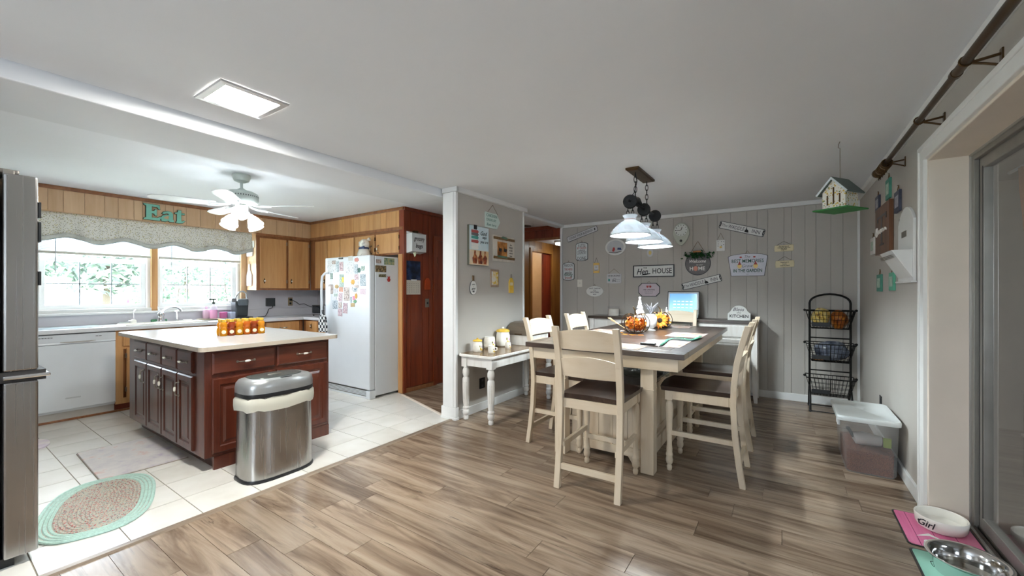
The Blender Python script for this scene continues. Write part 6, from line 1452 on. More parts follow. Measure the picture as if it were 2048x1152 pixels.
m.build('greenery', GRL, o, kind='stuff'); M().tube([(-.05,-.06,h*.50),(0,-.066,h*.51),(.05,-.06,h*.50)], .012, 8).build('bow', flat('burlap',S(176,120,76),.9,var=.2), o, True)
cord(o, .20, h*.42, h*.95, None, .0025)
# chicken plaque octagon
u, z, w, h = far_rect(1277,566,1320,593)
o = sign_root('wall_plaque', 'pink octagonal chickens plaque under the Hen House sign', 'far', u, z)
board(o, rectp(w,h,.05), NAVY, .009); board(o, rectp(w-.018,h-.018,.048), flat('plaque_pink',S(208,194,202),.5,var=.05), .011)
lettering(o, [T('THE CHICKENS',0,.0,h*.11,0,.0003,w*.55)], TEXTK, -.012); lettering(o, [T('rule the roost',0,-h*.15,h*.11,.3), T('welcome friends',0,-h*.28,h*.08)], GREYT, -.012)
for s in (-1,1): M().prism([(s*.02-.014,h*.18),(s*.02+.006,h*.14),(s*.02+.018,h*.24),(s*.02+.006,h*.34),(s*.02-.004,h*.26),(s*.02-.016,h*.34)], -.0125, -.011, 'y').build('hen_print', RED, o)
cord(o, .05, h*.5, h*.62)
# chickens live in
u, z, w, h = far_rect(1214,547,1243,567)
o = sign_root('wall_sign', 'small white chickens are in sign hung by a cord', 'far', u, z)
board(o, arched(w,h,.012), SG, .009); lettering(o, [T('CHICKENS',0,h*.27,h*.24,0,.0006,w*.86), T('IN',-.0,-h*.22,h*.36,0,.001)], GREYT, -.010); lettering(o, [T('all are',w*.06,h*.0,h*.12), T('welcome',w*.26,-h*.12,h*.12), T('come on',w*.26,-h*.28,h*.12)], GREYT, -.010)
M().prism([(-w*.40,h*.02),(-w*.34,-h*.1),(-w*.28,h*.0),(-w*.27,-h*.18),(-w*.33,-h*.32),(-w*.40,-h*.2)], -.0112, -.0092, 'y').build('hen_print', TEAL, o); cord(o, w*.8, h*.45, h*.95)
# rotten egg oval
u, z, w, h = far_rect(1173,572,1207,593)
o = sign_root('wall_sign', 'white oval last one in is a rotten egg sign', 'far', u, z)
board(o, oval(w,h), SW, .010); lettering(o, [T('LAST ONE IN',0,h*.27,h*.16,0,.0005,w*.66), T('IS A',0,h*.09,h*.14,0,.0005), T('ROTTEN',0,-h*.10,h*.17,0,.0008,w*.46), T('EGG',0,-h*.30,h*.16,0,.0008)], GREYT, -.011); cord(o, .03, h*.5, h*.64)
# two tall arched signs
for rc, lb, top in (((1152,485,1176,522),'tall arched country sign below the strip sign',[('A LITTLE',.34,.085,GREYT,0,.62),('BIT CHICKEN',.20,.06,REDT,0,.75),('a whole lot',.08,.055,GREYT,.3,0),('COUNTRY',-.06,.085,GREYT,0,.78),('DONE',-.36,.10,GREYT,0,.70)]),((1126,525,1149,561),'tall arched pardon sign beside the hall corner',[('PARDON',.34,.085,GREYT,0,.72),('THE HENS',.12,.075,REDT,0,.70),("we're",-.06,.085,TEXTK,.3,0),('feeling',-.20,.10,DGREEN,.35,.75),('broody',-.36,.075,REDT,0,.6)])):
    u, z, w, h = far_rect(*rc); o = sign_root('wall_sign', lb, 'far', u, z)
    board(o, arched(w,h,.03), NAVY, .008); board(o, arched(w-.014,h-.014,.03), flat('enamel_pale',S(216,222,222),.4,var=.03), .010)
    for mt_ in {id(t[3]): t[3] for t in top}.values(): lettering(o, [T(t[0],0,t[1]*h,t[2]*.8,t[4],.0003,(t[5] or .55)*w) for t in top if t[3] is mt_], mt_, -.011)
    cord(o, .03, h*.5, h*.58)
# small yellow tag sign
u, z, w, h = far_rect(1187,526,1199,546)
o = sign_root('hanging_sign', 'small yellow tag sign hung by a black cord on the far wall', 'far', u, z); board(o, rectp(w,h), flat('tag_yellow',S(226,190,110),.6,var=.05), .009); board(o, rectp(w*.8,h*.55), SG, .010, 0, 'paper_face'); lettering(o, [T('PLAY',0,-h*.22,h*.16,0,.0006,w*.66), T('hen',0,h*.1,h*.14)], GREYT, -.011); cord(o, w*.6, h*.5, h*1.0, NAVY)
# switch
u, z, w, h = far_rect(1155,559,1165,574)
o = sign_root('light_switch', 'white light switch on the far wall below the pardon sign', 'far', u, z, 0, 'switch'); board(o, rectp(w,h), CERAM, .006, 0, 'plate'); M().box(-.006,.006,-.018,-.006,-.012,.012).build('toggle', CERAM, o, bev=.002)
# round plate behind the pendant, small egg plaque
u, z, w, h = far_rect(1211,478,1252,511)
o = sign_root('decorative_plate', 'oval white plate with birds behind the pendant lamp', 'far', u, z, 0, 'plate'); board(o, oval(w,h,36), SW, .016, bev=.005); board(o, oval(w*.82,h*.80,36), flat('plate_face',S(196,198,200),.3), .0165, 0, 'face')
M().prism([(-.05,-.06),(-.02,-.07),(.0,-.03),(-.015,.0),(-.035,-.005)], -.0185, -.0165, 'y').build('red_bird', RED, o); M().prism([(.03,-.04),(.10,-.05),(.09,-.015),(.04,-.01)], -.0185, -.0165, 'y').build('blue_bird', BLUE, o); M().tube([(-.10,-.019,-.075),(0,-.019,-.085),(.10,-.019,-.07)], .004, 6).build('branch', BRONZE, o)
u, z, w, h = far_rect(1294,497,1307,514)
o = sign_root('wall_plaque', 'small white egg shaped plaque below the pendant lamp', 'far', u, z); board(o, oval(w,h,24), SG, .010); board(o, oval(w*.45,h*.5,16), flat('yolk',S(222,200,120),.5), .0115, 0, 'yolk')
# clock
u, z, w, h = far_rect(1346,446,1380,491)
o = sign_root('wall_clock', 'pale green pear shaped pendulum clock on the far wall', 'far', u, z, 0, 'clock')
cp_ = [((w/2)*math.cos(R(a))*(1 if math.sin(R(a)) > 0 else 1-.32*(-math.sin(R(a)))), h/2*math.sin(R(a))*(1.0) ) for a in range(0,360,12)]
board(o, cp_, flat('clock_green',S(196,202,190),.4,var=.03), .03, 0, 'case', .008); board(o, [(w*.37*math.cos(R(a)), h*.17+w*.37*math.sin(R(a))) for a in range(0,360,15)], flat('clock_face',S(226,230,226),.3), .032, 0, 'dial', 0)
m = M()
for i in range(12):
    a = 2*math.pi*i/12; m.box(w*.31*math.cos(a)-.004,w*.31*math.cos(a)+.004,-.034,-.032,h*.17+w*.31*math.sin(a)-.004,h*.17+w*.31*math.sin(a)+.004)
m.build('hour_marks', TEXTK, o); M().tube([(0,-.036,h*.17),(-w*.27,-.036,h*.155)], .003, 5).build('minute_hand', TEXTK, o); M().tube([(0,-.037,h*.17),(w*.08,-.037,h*.30)], .004, 5).build('hour_hand', TEXTK, o); M().tube([(0,-.032,-h*.30),(0,-.036,-h*.30)], .018, 14).build('pendulum_bob', BLACKP, o)
# small spotted board
u, z, w, h = far_rect(1433,480,1450,502)
o = sign_root('hanging_sign', 'small white board with little prints hung beneath the upper Waddle Inn sign', 'far', u, z); board(o, rectp(w,h), SW, .009); 
m = M()
for i, (a, b) in enumerate(((-.3,.35),(.1,.35),(.35,.33),(-.28,.15),(.1,.0),(.35,.05),(-.3,-.05))): m.prism([(a*w-.007,b*h),(a*w,b*h-.006),(a*w+.008,b*h),(a*w,b*h+.006)], -.0105, -.009, 'y')
m.build('printed_marks', GREYT, o); M().prism([(-.01,-.035),(.015,-.035),(.015,-.012),(-.01,-.012)], -.0105, -.009, 'y').build('yellow_print', DEC, o); cord(o, w*.8, h*.5, h*1.1)
# two cream boards
for rc, lb, ls in (((1549,490,1587,503),'upper cream wooden saying board on the far wall',['The best kind of',  'friends are the ones','you never','outgrow']),((1551,521,1588,535),'lower cream wooden saying board on the far wall',['Happiness is','home','made by hand'])):
    u, z, w, h = far_rect(*rc); o = sign_root('hanging_sign', lb, 'far', u, z, R(-1))
    board(o, [(-w/2,-h/2),(w/2,-h/2+.004),(w/2+.004,0),(w/2,h/2),(-w/2+.003,h/2-.002),(-w/2-.003,.0)], CREAMW, .014, 0, 'board', .003)
    lettering(o, [T(t,0,h*(.36-.72*(i+.5)/len(ls)),h*.20,0,.0004,0) for i, t in enumerate(ls)], TEXTK, -.0152); cord(o, w*.8, h*.45, h*1.05, BRONZE)
# Bless this kitchen, standing on sideboard
a, b = yp(1455,640,5.78), yp(1501,640,5.78); w = b[0]-a[0]; h = .20
o = thing('standing_sign', 'white Bless this Kitchen plaque standing on the sideboard', 'sign', ((a[0]+b[0])/2,5.80,.9855)); o.rotation_euler = (R(-6),0,0); OFF[o] = (0,0,0)
M().prism([(-w/2,0),(w/2,0),(w/2,.085),(w*.42,.10)]+[(w*.36*math.cos(R(t)), .10+.085*math.sin(R(t))) for t in range(15,166,15)]+[(-w*.42,.10),(-w/2,.085)], -.012, 0, 'y').build('board', SW, o, bev=.003)
lettering(o, [T('Bless',-w*.02,.135,.06,.35,.0005), T('this',0,.095,.035,.3)], GREYT, -.013); lettering(o, [T('KITCHEN',0,.05,.055,0,.001,w*.82)], TEXTK, -.013)

# partition wall signs
u, z, w, h = stub_rect(934,453,973,531)
o = sign_root('canvas_print', 'God says you are canvas with roosters on the partition', 'stub', u, z, 0, 'canvas')
board(o, rectp(w,h), flat('canvas_edge',S(96,96,84),.7), .03); board(o, rectp(w*.985,h*.985), blotch('canvas_sky',[(.3,S(176,204,214)),(.55,S(206,220,224)),(.8,S(222,222,216))],3,.7), .031, 0, 'printed_face', 0)
lettering(o, [T('God',w*.24,h*.33,h*.15,.35,.0005), T('says',w*.27,h*.21,h*.11,.35), T('you are',w*.25,h*.09,h*.11,.35,0,w*.42)], TEXTK, -.0322)
for i, (zz, cc) in enumerate(((.40,TEXTK),(.35,REDT),(.28,GREYT),(.20,TEAL),(.10,REDT),(.02,SW),(-.06,SW))): M().prism([(-w*.40,zz*h-.014),(-w*.08,zz*h-.018),(-w*.03,zz*h),(-w*.08,zz*h+.018),(-w*.40,zz*h+.014)] if i else [(-w*.28,zz*h),(-w*.12,zz*h),(-w*.12,zz*h+.05),(-w*.28,zz*h+.05)], -.0325, -.0312, 'y').build('arrow_print', cc, o)
RST = blotch('rooster_print',[(.3,S(60,30,24)),(.5,S(150,70,40)),(.7,S(206,150,90))],14,.7)
M().box(-w*.49,w*.49,-.0318,-.0312,-h*.49,-h*.12).build('field_print', blotch('field_paint',[(.3,S(206,176,130)),(.6,S(226,206,176)),(.8,S(206,190,180))],6,.7), o)
for xx, ss in ((-.22,1.0),(.06,1.05),(.30,.8)): M().prism([(xx*w-.035*ss,-h*.46),(xx*w+.03*ss,-h*.46),(xx*w+.045*ss,-h*.30),(xx*w+.012*ss,-h*.22),(xx*w+.014*ss,-h*.13),(xx*w-.012*ss,-h*.13),(xx*w-.02*ss,-h*.24),(xx*w-.045*ss,-h*.32)], -.0328, -.0318, 'y').build('rooster_print', RST, o)
u, z, w, h = stub_rect(969,424,999,460)
o = sign_root('wall_sign', 'mint arrow shaped chicken sign at the top of the partition', 'stub', u, z); ap = [(-w/2,-h*.42),(w*.28,-h*.42),(w/2,0),(w*.28,h*.42),(-w/2,h*.42)]
board(o, ap, flat('mint_sign',S(206,222,214),.5,var=.04), .010); lettering(o, [T('CHICKEN',-w*.08,h*.26,h*.22,0,.0005,w*.72), T('DRIVE-BY',-w*.10,h*.02,h*.20,0,.0003,w*.64), T('Butt here',-w*.10,-h*.24,h*.22,.35,0,w*.62)], flat('mint_lettering',S(110,150,140),.6,var=0), -.011); cord(o, w*.7, h*.40, h*.86)
u, z, w, h = stub_rect(985,473,1027,524)
o = sign_root('wall_picture', 'rustic slat picture of hens with dark wooden rails', 'stub', u, z, 0, 'picture')
for i in range(5): M().box(-w/2+i*w/5+.001,-w/2+(i+1)*w/5-.001,-.012,0,-h/2,h/2).build('slat', flat('whitewashed_slat',S(206,198,186),.7,var=.08), o, bev=.001)
for zz in (.34,-.40): M().box(-w/2,w/2,-.020,-.012,zz*h,zz*h+h*.10).build('rail', BROWNT, o, bev=.002)
M().box(-w*.32,w*.13,-.016,-.012,-h*.28,h*.26).build('hen_picture', blotch('sunset_print',[(.3,S(110,60,20)),(.5,S(206,140,70)),(.75,S(222,190,130))],5,.7), o)
for xx in (-.20,.04): M().prism([(xx*w-.03,-h*.10),(xx*w+.02,-h*.12),(xx*w+.035,0),(xx*w+.01,h*.02),(xx*w-.015,h*.0),(xx*w-.035,h*.12)], -.0175, -.016, 'y').build('hen_silhouette', TEXTK, o)
GSG = flat('sage_sprig',S(90,120,100),.8,var=.2); M().prism([(-w*.2,h*.42),(0,h*.38),(w*.12,h*.40),(w*.1,h*.46),(-w*.1,h*.48)], -.026, -.02, 'y').build('sprig', GSG, o); M().prism([(-w*.34,-h*.34),(w*.12,-h*.36),(w*.1,-h*.28),(-w*.32,-h*.27)], -.024, -.012, 'y').build('sprig', GSG, o)
lettering(o, [T(t,w*.32,h*(.20-.11*i),h*.10,.2,0,0) for i, t in enumerate(('live','simply','in the','sweet','farm'))], TEXTK, -.0135)
u, z, w, h = stub_rect(980,539,996,574)
o = sign_root('wall_picture', 'small brown framed sunflower picture on the partition', 'stub', u, z, 0, 'picture'); board(o, rectp(w,h), flat('weathered_frame',S(166,142,122),.7,var=.12,vscale=30), .012, 0, 'frame'); board(o, rectp(w*.8,h*.76), blotch('sunflower_print',[(.3,S(90,70,40)),(.45,S(222,186,70)),(.6,S(222,220,214)),(.8,S(190,200,216))],16,.6,4), .0135, 0, 'print', 0)
u, z, w, h = stub_rect(939,561,952,589)
o = sign_root('hanging_sign', 'egg shaped good egg tag hung on the partition', 'stub', u, z); ep = [(w/2*math.cos(R(t))*(1-.14*math.sin(R(t))), h/2*math.sin(R(t))) for t in range(0,360,15)]
board(o, [(x*1.06,z_*1.04) for x, z_ in ep], NAVY, .008, 0, 'rim'); board(o, ep, SW, .010); lettering(o, [T("you're",0,h*.22,h*.12), T('a',0,h*.06,h*.10), T('good',0,-h*.10,h*.18,.3,.0004), T('egg',0,-h*.28,h*.18,.3,.0004)], TEXTK, -.011); M().tube([(-.008,-.008,h*.46),(-.012,-.006,h*.85),(.012,-.006,h*.85),(.008,-.008,h*.46)], .005, 6).build('ribbon_bow', ROPE, o)
u, z, w, h = stub_rect(1017,556,1026,586)
o = sign_root('hanging_sign', 'narrow yellow cutting board tag on the partition', 'stub', u, z); board(o, [(-w/2,-h/2),(w/2,-h/2),(w/2,h*.25),(w*.3,h*.42),(w*.2,h/2),(-w*.2,h/2),(-w*.3,h*.42),(-w/2,h*.25)], YELLOW, .010); M().prism([(-w*.3,-.0),(w*.3,-.0),(w*.3,h*.2),(-w*.3,h*.2)], -.0115, -.010, 'y').build('flower_print', CREAMW, o); M().prism([(.012*math.cos(i),-h*.25+.016*math.sin(i)) for i in range(6)], -.0115, -.010, 'y').build('flower_print', ORG, o); cord(o, .015, h*.48, h*.72)

# right wall pieces
TAGT = flat('tag_teal',S(70,140,120),.5,var=.12,vscale=20); TAGN = flat('tag_navy',S(70,74,92),.5,var=.15,vscale=20); TAGW = flat('tag_white',S(214,212,208),.5,var=.06)
for rc, mt_, lb in (((1776,358,1784,398),TAGT,'teal wooden tag highest on the wall by the curtain rod'),((1794,382,1804,424),TAGN,'dark blue wooden tag beside the teal one on the side wall'),((1755,392,1762,423),TAGN,'narrow dark tag above the corner of the T board'),((1745,476,1752,509),TAGW,'white wooden tag left of the T board'),((1758,549,1766,583),TAGT,'teal wooden tag below the T board'),((1783,545,1792,581),flat('tag_green',S(90,170,140),.5,var=.15,vscale=20),'green and yellow tag below the letter holder')):
    u, z, w, h = right_rect(*rc); o = sign_root('hanging_tag', lb, 'right', u, z, 0, 'tag'); board(o, rectp(w,h), mt_, .016, 0, 'board', .002); board(o, rectp(w*.7,h*.55), flat('tag_print',S(176,196,180),.6,var=.3,vscale=40) if mt_ is not TAGN else flat('tag_print_grey',S(170,170,180),.6,var=.3,vscale=40), .0168, 0, 'print', 0); cord(o, w*.4, h*.5, h*.78, ROPE, .0025)
u, z, w, h = right_rect(1759,409,1788,506)
o = sign_root('monogram_board', 'brown stained wooden board with a dark letter T', 'right', u, z); board(o, rectp(w,h), wood('stained_pine',[(.25,S(70,38,16)),(.5,S(110,66,32)),(.8,S(132,84,44))],'z',1.5,8,.4,.1), .028, 0, 'board', .003)
M().box(-w*.05,w*.05,-.0296,-.028,-h*.30,h*.27).box(-w*.32,w*.32,-.0296,-.028,h*.25,h*.30).box(-w*.34,-w*.27,-.0296,-.028,h*.18,h*.30).box(w*.27,w*.34,-.0296,-.028,h*.18,h*.30).box(-w*.14,w*.14,-.0296,-.028,-h*.33,-h*.30).build('letter', BLACKP, o); M().tube([(-w*.40,-.0305,-h*.08),(-w*.36,-.0305,h*.06),(-w*.31,-.0305,h*.07),(-w*.30,-.0305,-h*.08),(-w*.36,-.0305,-h*.10),(-w*.24,-.0305,-h*.02),(-w*.20,-.0305,-h*.06),(-w*.14,-.0305,.0),(-w*.08,-.0305,-h*.06),(-w*.02,-.0305,.0),(w*.04,-.0305,-h*.055),(w*.10,-.0305,.0),(w*.16,-.0305,-h*.05),(w*.26,-.0305,-h*.01),(w*.34,-.0305,-h*.05)], .008, 5).build('white_script', TEXTW, o)
# letter holder
a0, a1 = xp(1802,500,RX)[1], xp(1834,500,RX)[1]; zt, zb = xp(1820,412,RX)[2], xp(1820,562,RX)[2]; ym = (a0+a1)/2; w = abs(a1-a0)*.98; h = zt-zb
o = sign_root('letter_holder', 'white wooden wall letter holder with slanted pocket', 'right', ym, zb, 0, 'letter holder')
tp_ = [(-w/2,0),(w/2,0),(w/2,h*.80)]+[(w*.48*math.cos(R(t)), h*(.80+.20*math.sin(R(t))**1.6)) for t in range(10,171,16)]+[(-w/2,h*.80)]
board(o, tp_, WHITE, .016, 0, 'back_board', .003); M().prism([(-.016,0.02),(-.12,h*.40),(-.108,h*.40),(-.016,.05)], -w*.46, w*.46, 'x').build('pocket_front', WHITE, o, bev=.003)
for s in (-.46,.44): M().prism([(-.016,.02),(-.11,h*.40),(-.016,h*.40)], s*w, s*w+.012, 'x').build('pocket_side', WHITE, o, bev=.002)
for i in range(3): M().box(-w*.46,w*.46,-.1225+.0035*i,-.110+.0035*i,h*(.335-.016*i),h*(.338-.016*i)).build('stripe', PEWTER, o)
M().box(-w*.22,w*.10,-.019,-.016,h*.60,h*.68).build('card_slot', PEWTER, o); M().box(-w/2-.012,w/2+.012,-.03,0,-.012,0).build('base_ledge', WHITE, o, bev=.003); M().tube([(-w*.3,-.002,h*.93),(-w*.42,-.012,h*.88),(-w*.5,-.006,h*.80)], .005, 6).build('trim_wire', BRONZE, o)
a = xp(1762,805,RX); o = thing('wall_outlet', 'dark outlet plate low on the wall behind the food bin', 'outlet', (RX,a[1],a[2]-.06)); M().box(RX-.006,RX,a[1]-.04,a[1]+.04,a[2]-.06,a[2]+.06).build('plate', BLACKP, o, bev=.002); M().box(RX-.009,RX-.006,a[1]-.015,a[1]+.015,a[2]-.04,a[2]+.04).build('socket', DKGREY, o)

# ------------------------------------------------------------------ curtain rod
CRX = RX-.10; p_a = xp(1756,333,CRX); zr = 2.287
cr_ = thing('curtain_rod', 'long dark bronze curtain rod with ribbed finial over the glass door', 'curtain rod', (CRX,2.5,zr-.03))
ye = p_a[1]
M().tube([(CRX,ye-.13,zr),(CRX,2.52,zr)], .0145, 12).build('inner_rod', BRONZE, cr_, True); M().tube([(CRX,2.52,zr),(CRX,.9,zr)], .018, 12).build('outer_rod', BRONZE, cr_, True); M().tube([(CRX,2.54,zr),(CRX,2.51,zr)], .021, 12).build('joint_collar', BRONZE, cr_, True)
M().tube([(CRX,ye-.02,zr),(CRX,ye,zr),(CRX,ye+.025,zr),(CRX,ye+.045,zr),(CRX,ye+.055,zr)], [.018,.032,.036,.026,.008], 16).build('finial', BRONZE, cr_, True)
for i in range(13):
    yy_ = ye-.03-.026*i; a = .35*math.sin(i*2.1)
    rgm = M().ring([(CRX+.030*math.cos(t), yy_+.006*math.sin(t+i), zr-.012+.030*math.sin(t)) for t in [2*math.pi*k_/16 for k_ in range(16)]], .0055, 6).build('curtain_ring', BRONZE, cr_, True)
    M().tube([(CRX+.01*a,yy_,zr-.042),(CRX+.014*a,yy_,zr-.058),(CRX+.02*a,yy_-.004,zr-.068)], .003, 5).build('ring_clip', BRONZE, rgm, True)
for px, py in ((1811,322),(1890,238),(2006,110)):
    Y = xp(px,py,RX)[1]-.0; b = M().box(RX-.006,RX,Y-.012,Y+.012,zr-.05,zr+.02).tube([(RX-.003,Y,zr+.0),(CRX,Y,zr-.012)], .006, 6).tube([(RX-.003,Y,zr-.045),(RX-.05,Y,zr-.025),(CRX+.018,Y,zr-.014)], .005, 6).build('bracket', BRONZE, cr_)
    M().ring([(CRX+.020*math.cos(t),Y,zr+.020*math.sin(t)) for t in [2*math.pi*k_/14 for k_ in range(14)]], .004, 5).build('cup', BRONZE, b, True)

# ------------------------------------------------------------------ birdhouse
Hk = fl(1680,283,CH); bx_, by_ = Hk[0], Hk[1]
zt = HC + (582-357)/814*(-_s*bx_+_c*by_)
bh = thing('birdhouse', 'painted wooden birdhouse with green base hanging from the ceiling', 'birdhouse', (bx_,by_,zt-.2))
M().tube([(bx_,by_,CH-.001),(bx_-.008,by_,CH-.02),(bx_-.010,by_,CH-.045),(bx_,by_,CH-.05),(bx_,by_,zt)], .0025, 6).build('wire_hook', PEWTER, bh, True)
dz = -_s*bx_+_c*by_; pxm = dz/814
bw, bd, bhh = .15, .15, .17; zb = zt-.225
rot_ = Matrix.Translation((bx_,by_,0)) @ Matrix.Rotation(R(-34),4,'Z')
BHM = spots('birdhouse_floral', S(230,226,214), [S(214,186,90), S(96,120,70), S(196,150,70)], 38, .28, .6)
def bxf(m): return m.xf(rot_)
bxf(M().prism([(-bw/2,zb),(bw/2,zb),(bw/2,zb+.125),(0,zb+.215),(-bw/2,zb+.125)], -bd/2, bd/2, 'y')).build('house_body', BHM, bh, bev=.002)
for s in (-1,1): bxf(M().loft([[(s*.0,y,zt+.004) for y in (-bd*.68,bd*.68)]+[(s*.105,y,zt-.115) for y in (bd*.68,-bd*.68)],[(s*.0,y,zt-.008) for y in (-bd*.68,bd*.68)]+[(s*.098,y,zt-.122) for y in (bd*.68,-bd*.68)]])).build('roof_panel', flat('roof_grey',S(96,108,104),.5,var=.1), bh)
bxf(M().prism([(0,zt+.002),(.104,zt-.115),(.094,zt-.122),(0,zt-.016),(-.094,zt-.122),(-.104,zt-.115)], -bd*.70, -bd*.68, 'y')).build('gable_trim', flat('gable_pale',S(206,214,216),.5), bh)
for xx, h0, h1 in ((-.04,.03,.10),(0,.035,.155),(.04,.04,.105)): bxf(M().box(xx-.005,xx+.005,-bd/2-.002,-bd/2+.001,zb+h0,zb+h1)).build('entry_slot', BRONZE, bh)
bxf(M().box(-bw*.75,bw*.75,-bd*.85,bd*.85,zb-.010,zb)).build('base_board', flat('grass_green',S(48,128,58),.5,var=.1), bh, bev=.002)

# ------------------------------------------------------------------ basket rack
RKX0, RKX1, RKY = .235, .600, 5.80
rk = thing('basket_rack', 'tall black metal rack with three wire baskets in the corner', 'rack', ((RKX0+RKX1)/2,RKY,0))
zt = 1.315
arc = [((RKX0+RKX1)/2+(RKX1-RKX0)/2*math.cos(R(t)), RKY, zt-.10+.10*math.sin(R(t))) for t in range(0,181,15)]
M().tube([(RKX1,RKY,.22)]+arc+[(RKX0,RKY,.22)], .011, 8).build('frame', BLACKM, rk, True)
for x in (RKX0,RKX1):
    M().tube([(x,RKY-.17,.012),(x,RKY-.13,.16),(x,RKY-.06,.25),(x,RKY,.27),(x,RKY+.06,.25),(x,RKY+.11,.16),(x,RKY+.15,.012)], .011, 8).build('foot', BLACKM, rk, True)
    for dy in (-.17,.15): M().ball((x,RKY+dy,.016), .016, 8, 6).build('foot_cap', BLACKP, rk, True)
for dy in (-.17,.15): M().tube([(RKX0,RKY+dy,.018),(RKX1,RKY+dy,.018)], .006, 6).build('floor_bar', BLACKM, rk, True)
for z in (.45,.82): M().tube([(RKX0,RKY,z),(RKX1,RKY,z)], .008, 6).build('cross_bar', BLACKM, rk, True)
for zt_ in (.38,.76,1.13):
    x0, x1 = RKX0-.035, RKX1+.035; y0, y1 = RKY-.13, RKY+.13; hb = .20; ins = .05
    b = M().ring([(x0,y0,zt_),((x0+x1)/2-.06,y0,zt_),((x0+x1)/2-.05,y0,zt_-.14),((x0+x1)/2-.14+.0,y0+.01,zt_-.14)] and [(x0,y0,zt_),((x0+x1)/2,y0,zt_),(x1,y0,zt_),(x1,(y0+y1)/2,zt_),(x1,y1,zt_),((x0+x1)/2,y1,zt_),(x0,y1,zt_),(x0,(y0+y1)/2,zt_)], .006, 6).build('basket_rim', BLACKM, rk, True)
    wires = M(); 
    for k in range(1,5):
        f = k/4.0; wires.ring([(x0+ins*f,y0+ins*f,zt_-hb*f),(x1-ins*f,y0+ins*f,zt_-hb*f),(x1-ins*f,y1-ins*f,zt_-hb*f),(x0+ins*f,y1-ins*f,zt_-hb*f)], .0022, 4)
    for i in range(1,12):
        f = i/12; xa, xb = x0+(x1-x0)*f, x0+ins+(x1-x0-2*ins)*f
        wires.tube([(xa,y0,zt_),(xb,y0+ins,zt_-hb),(xb,y1-ins,zt_-hb),(xa,y1,zt_)], .0022, 4)
    for i in range(1,7):
        f = i/7; ya, yb2 = y0+(y1-y0)*f, y0+ins+(y1-y0-2*ins)*f
        wires.tube([(x0,ya,zt_),(x0+ins,yb2,zt_-hb),(x1-ins,yb2,zt_-hb),(x1,ya,zt_)], .0022, 4)
    wires.build('wire_mesh', BLACKM, b, kind='stuff')
    M().tube([((x0+x1)/2,y0-.003,zt_),((x0+x1)/2,y0+.03,zt_-.14),((x0+x1)/2-.02,y0+.035,zt_-.15)], .005, 6).build('front_opening', BLACKM, b, True)
    M().box(x0+.05,(x0+x1)/2-.005,y0+.022,y0+.034,zt_-.175,zt_-.13).build('name_plate', BLACKP, b, bev=.003)
    for x in (x0-.012,x1+.012): M().ball((x,RKY-.02,zt_+.004), .014, 8, 6).build('hook', BLACKM, b, True)
def lump(name, cx_, cy_, cz_, sx_, sy_, sz_, mat, lb, cat, seed, n=14):
    rnd = random.Random(seed); m = M(); rows = []
    for i in range(9):
        t = math.pi*i/8; rows.append([(cx_+sx_*math.sin(t)*math.cos(a)*(1+.16*math.sin(3*a+seed+i)+.08*rnd.random()), cy_+sy_*math.sin(t)*math.sin(a)*(1+.13*math.sin(2*a+i)), cz_-sz_*math.cos(t)*(1+.06*math.sin(4*a))) for a in [2*math.pi*k_/n for k_ in range(n)]])
    rows[0] = [(cx_,cy_,cz_-sz_)]*n; rows[-1] = [(cx_,cy_,cz_+sz_)]*n
    return tag(m.loft(rows, cap=False).build(name, mat, smooth=True), lb, cat)
xm = (RKX0+RKX1)/2
lump('snack_bag', xm-.08,RKY,1.06,.085,.08,.10, blotch('snack_print',[(.3,S(120,76,20)),(.45,S(226,190,90)),(.6,S(232,214,150)),(.75,S(150,60,30))],18,.3,3), 'crumpled yellow snack bag in the top basket', 'bag', 2)
lump('snack_bag', xm+.08,RKY+.01,1.03,.075,.085,.11, blotch('snack_dark',[(.3,S(70,26,10)),(.5,S(150,80,24)),(.7,S(206,140,50))],14,.3,3), 'brown snack bag beside the yellow one in the top basket', 'bag', 4)
lump('plastic_bag', xm+.02,RKY,.68,.15,.085,.11, blotch('dark_plastic',[(.3,S(40,44,54)),(.5,S(86,92,106)),(.75,S(150,156,168))],9,.2,3), 'shiny dark grey plastic bag in the middle basket', 'bag', 6)
lump('snack_packet', xm-.10,RKY-.02,.585,.06,.045,.018, flat('orange_packet',S(206,120,30),.3,var=.15), 'flat orange packet under the dark bag in the middle basket', 'packet', 8)

# ------------------------------------------------------------------ pet food bin
BNX0, BNX1, BNY0, BNY1, BNH = .375, .665, 3.93, 4.42, .41
BINM = milk('frosted_plastic', S(226,230,232), .35, .25, .74)
bn_ = thing('pet_food_bin', 'frosted plastic food bin half full of brown kibble', 'storage bin', ((BNX0+BNX1)/2,(BNY0+BNY1)/2,0))
def rct(x0,x1,y0,y1,z,r=.03): return [(x,y,z) for x,y in rr(x0,x1,y0,y1,r,4)]
M().loft([rct(BNX0+.01,BNX1-.01,BNY0+.01,BNY1-.01,.002),rct(BNX0,BNX1,BNY0,BNY1,.02),rct(BNX0-.02,BNX1+.012,BNY0-.015,BNY1+.02,BNH)], cap=False).build('tub', BINM, bn_, True)
M().prism(rr(BNX0+.01,BNX1-.01,BNY0+.01,BNY1-.01,.03,4), .001, .006, 'z').build('bottom', BINM, bn_)
M().loft([rct(BNX0-.05,BNX1+.02,BNY0-.045,BNY1+.05,BNH-.022,.04),rct(BNX0-.052,BNX1+.022,BNY0-.047,BNY1+.052,BNH,.04),rct(BNX0-.045,BNX1+.018,BNY0-.04,BNY1+.045,BNH+.012,.04),rct(BNX0-.025,BNX1+.0,BNY0-.02,BNY1+.025,BNH+.012,.03),rct(BNX0-.02,BNX1-.005,BNY0-.015,BNY1+.02,BNH+.009,.03)]).build('lid', flat('lid_white',S(222,226,224),.35,var=.02), bn_, True)
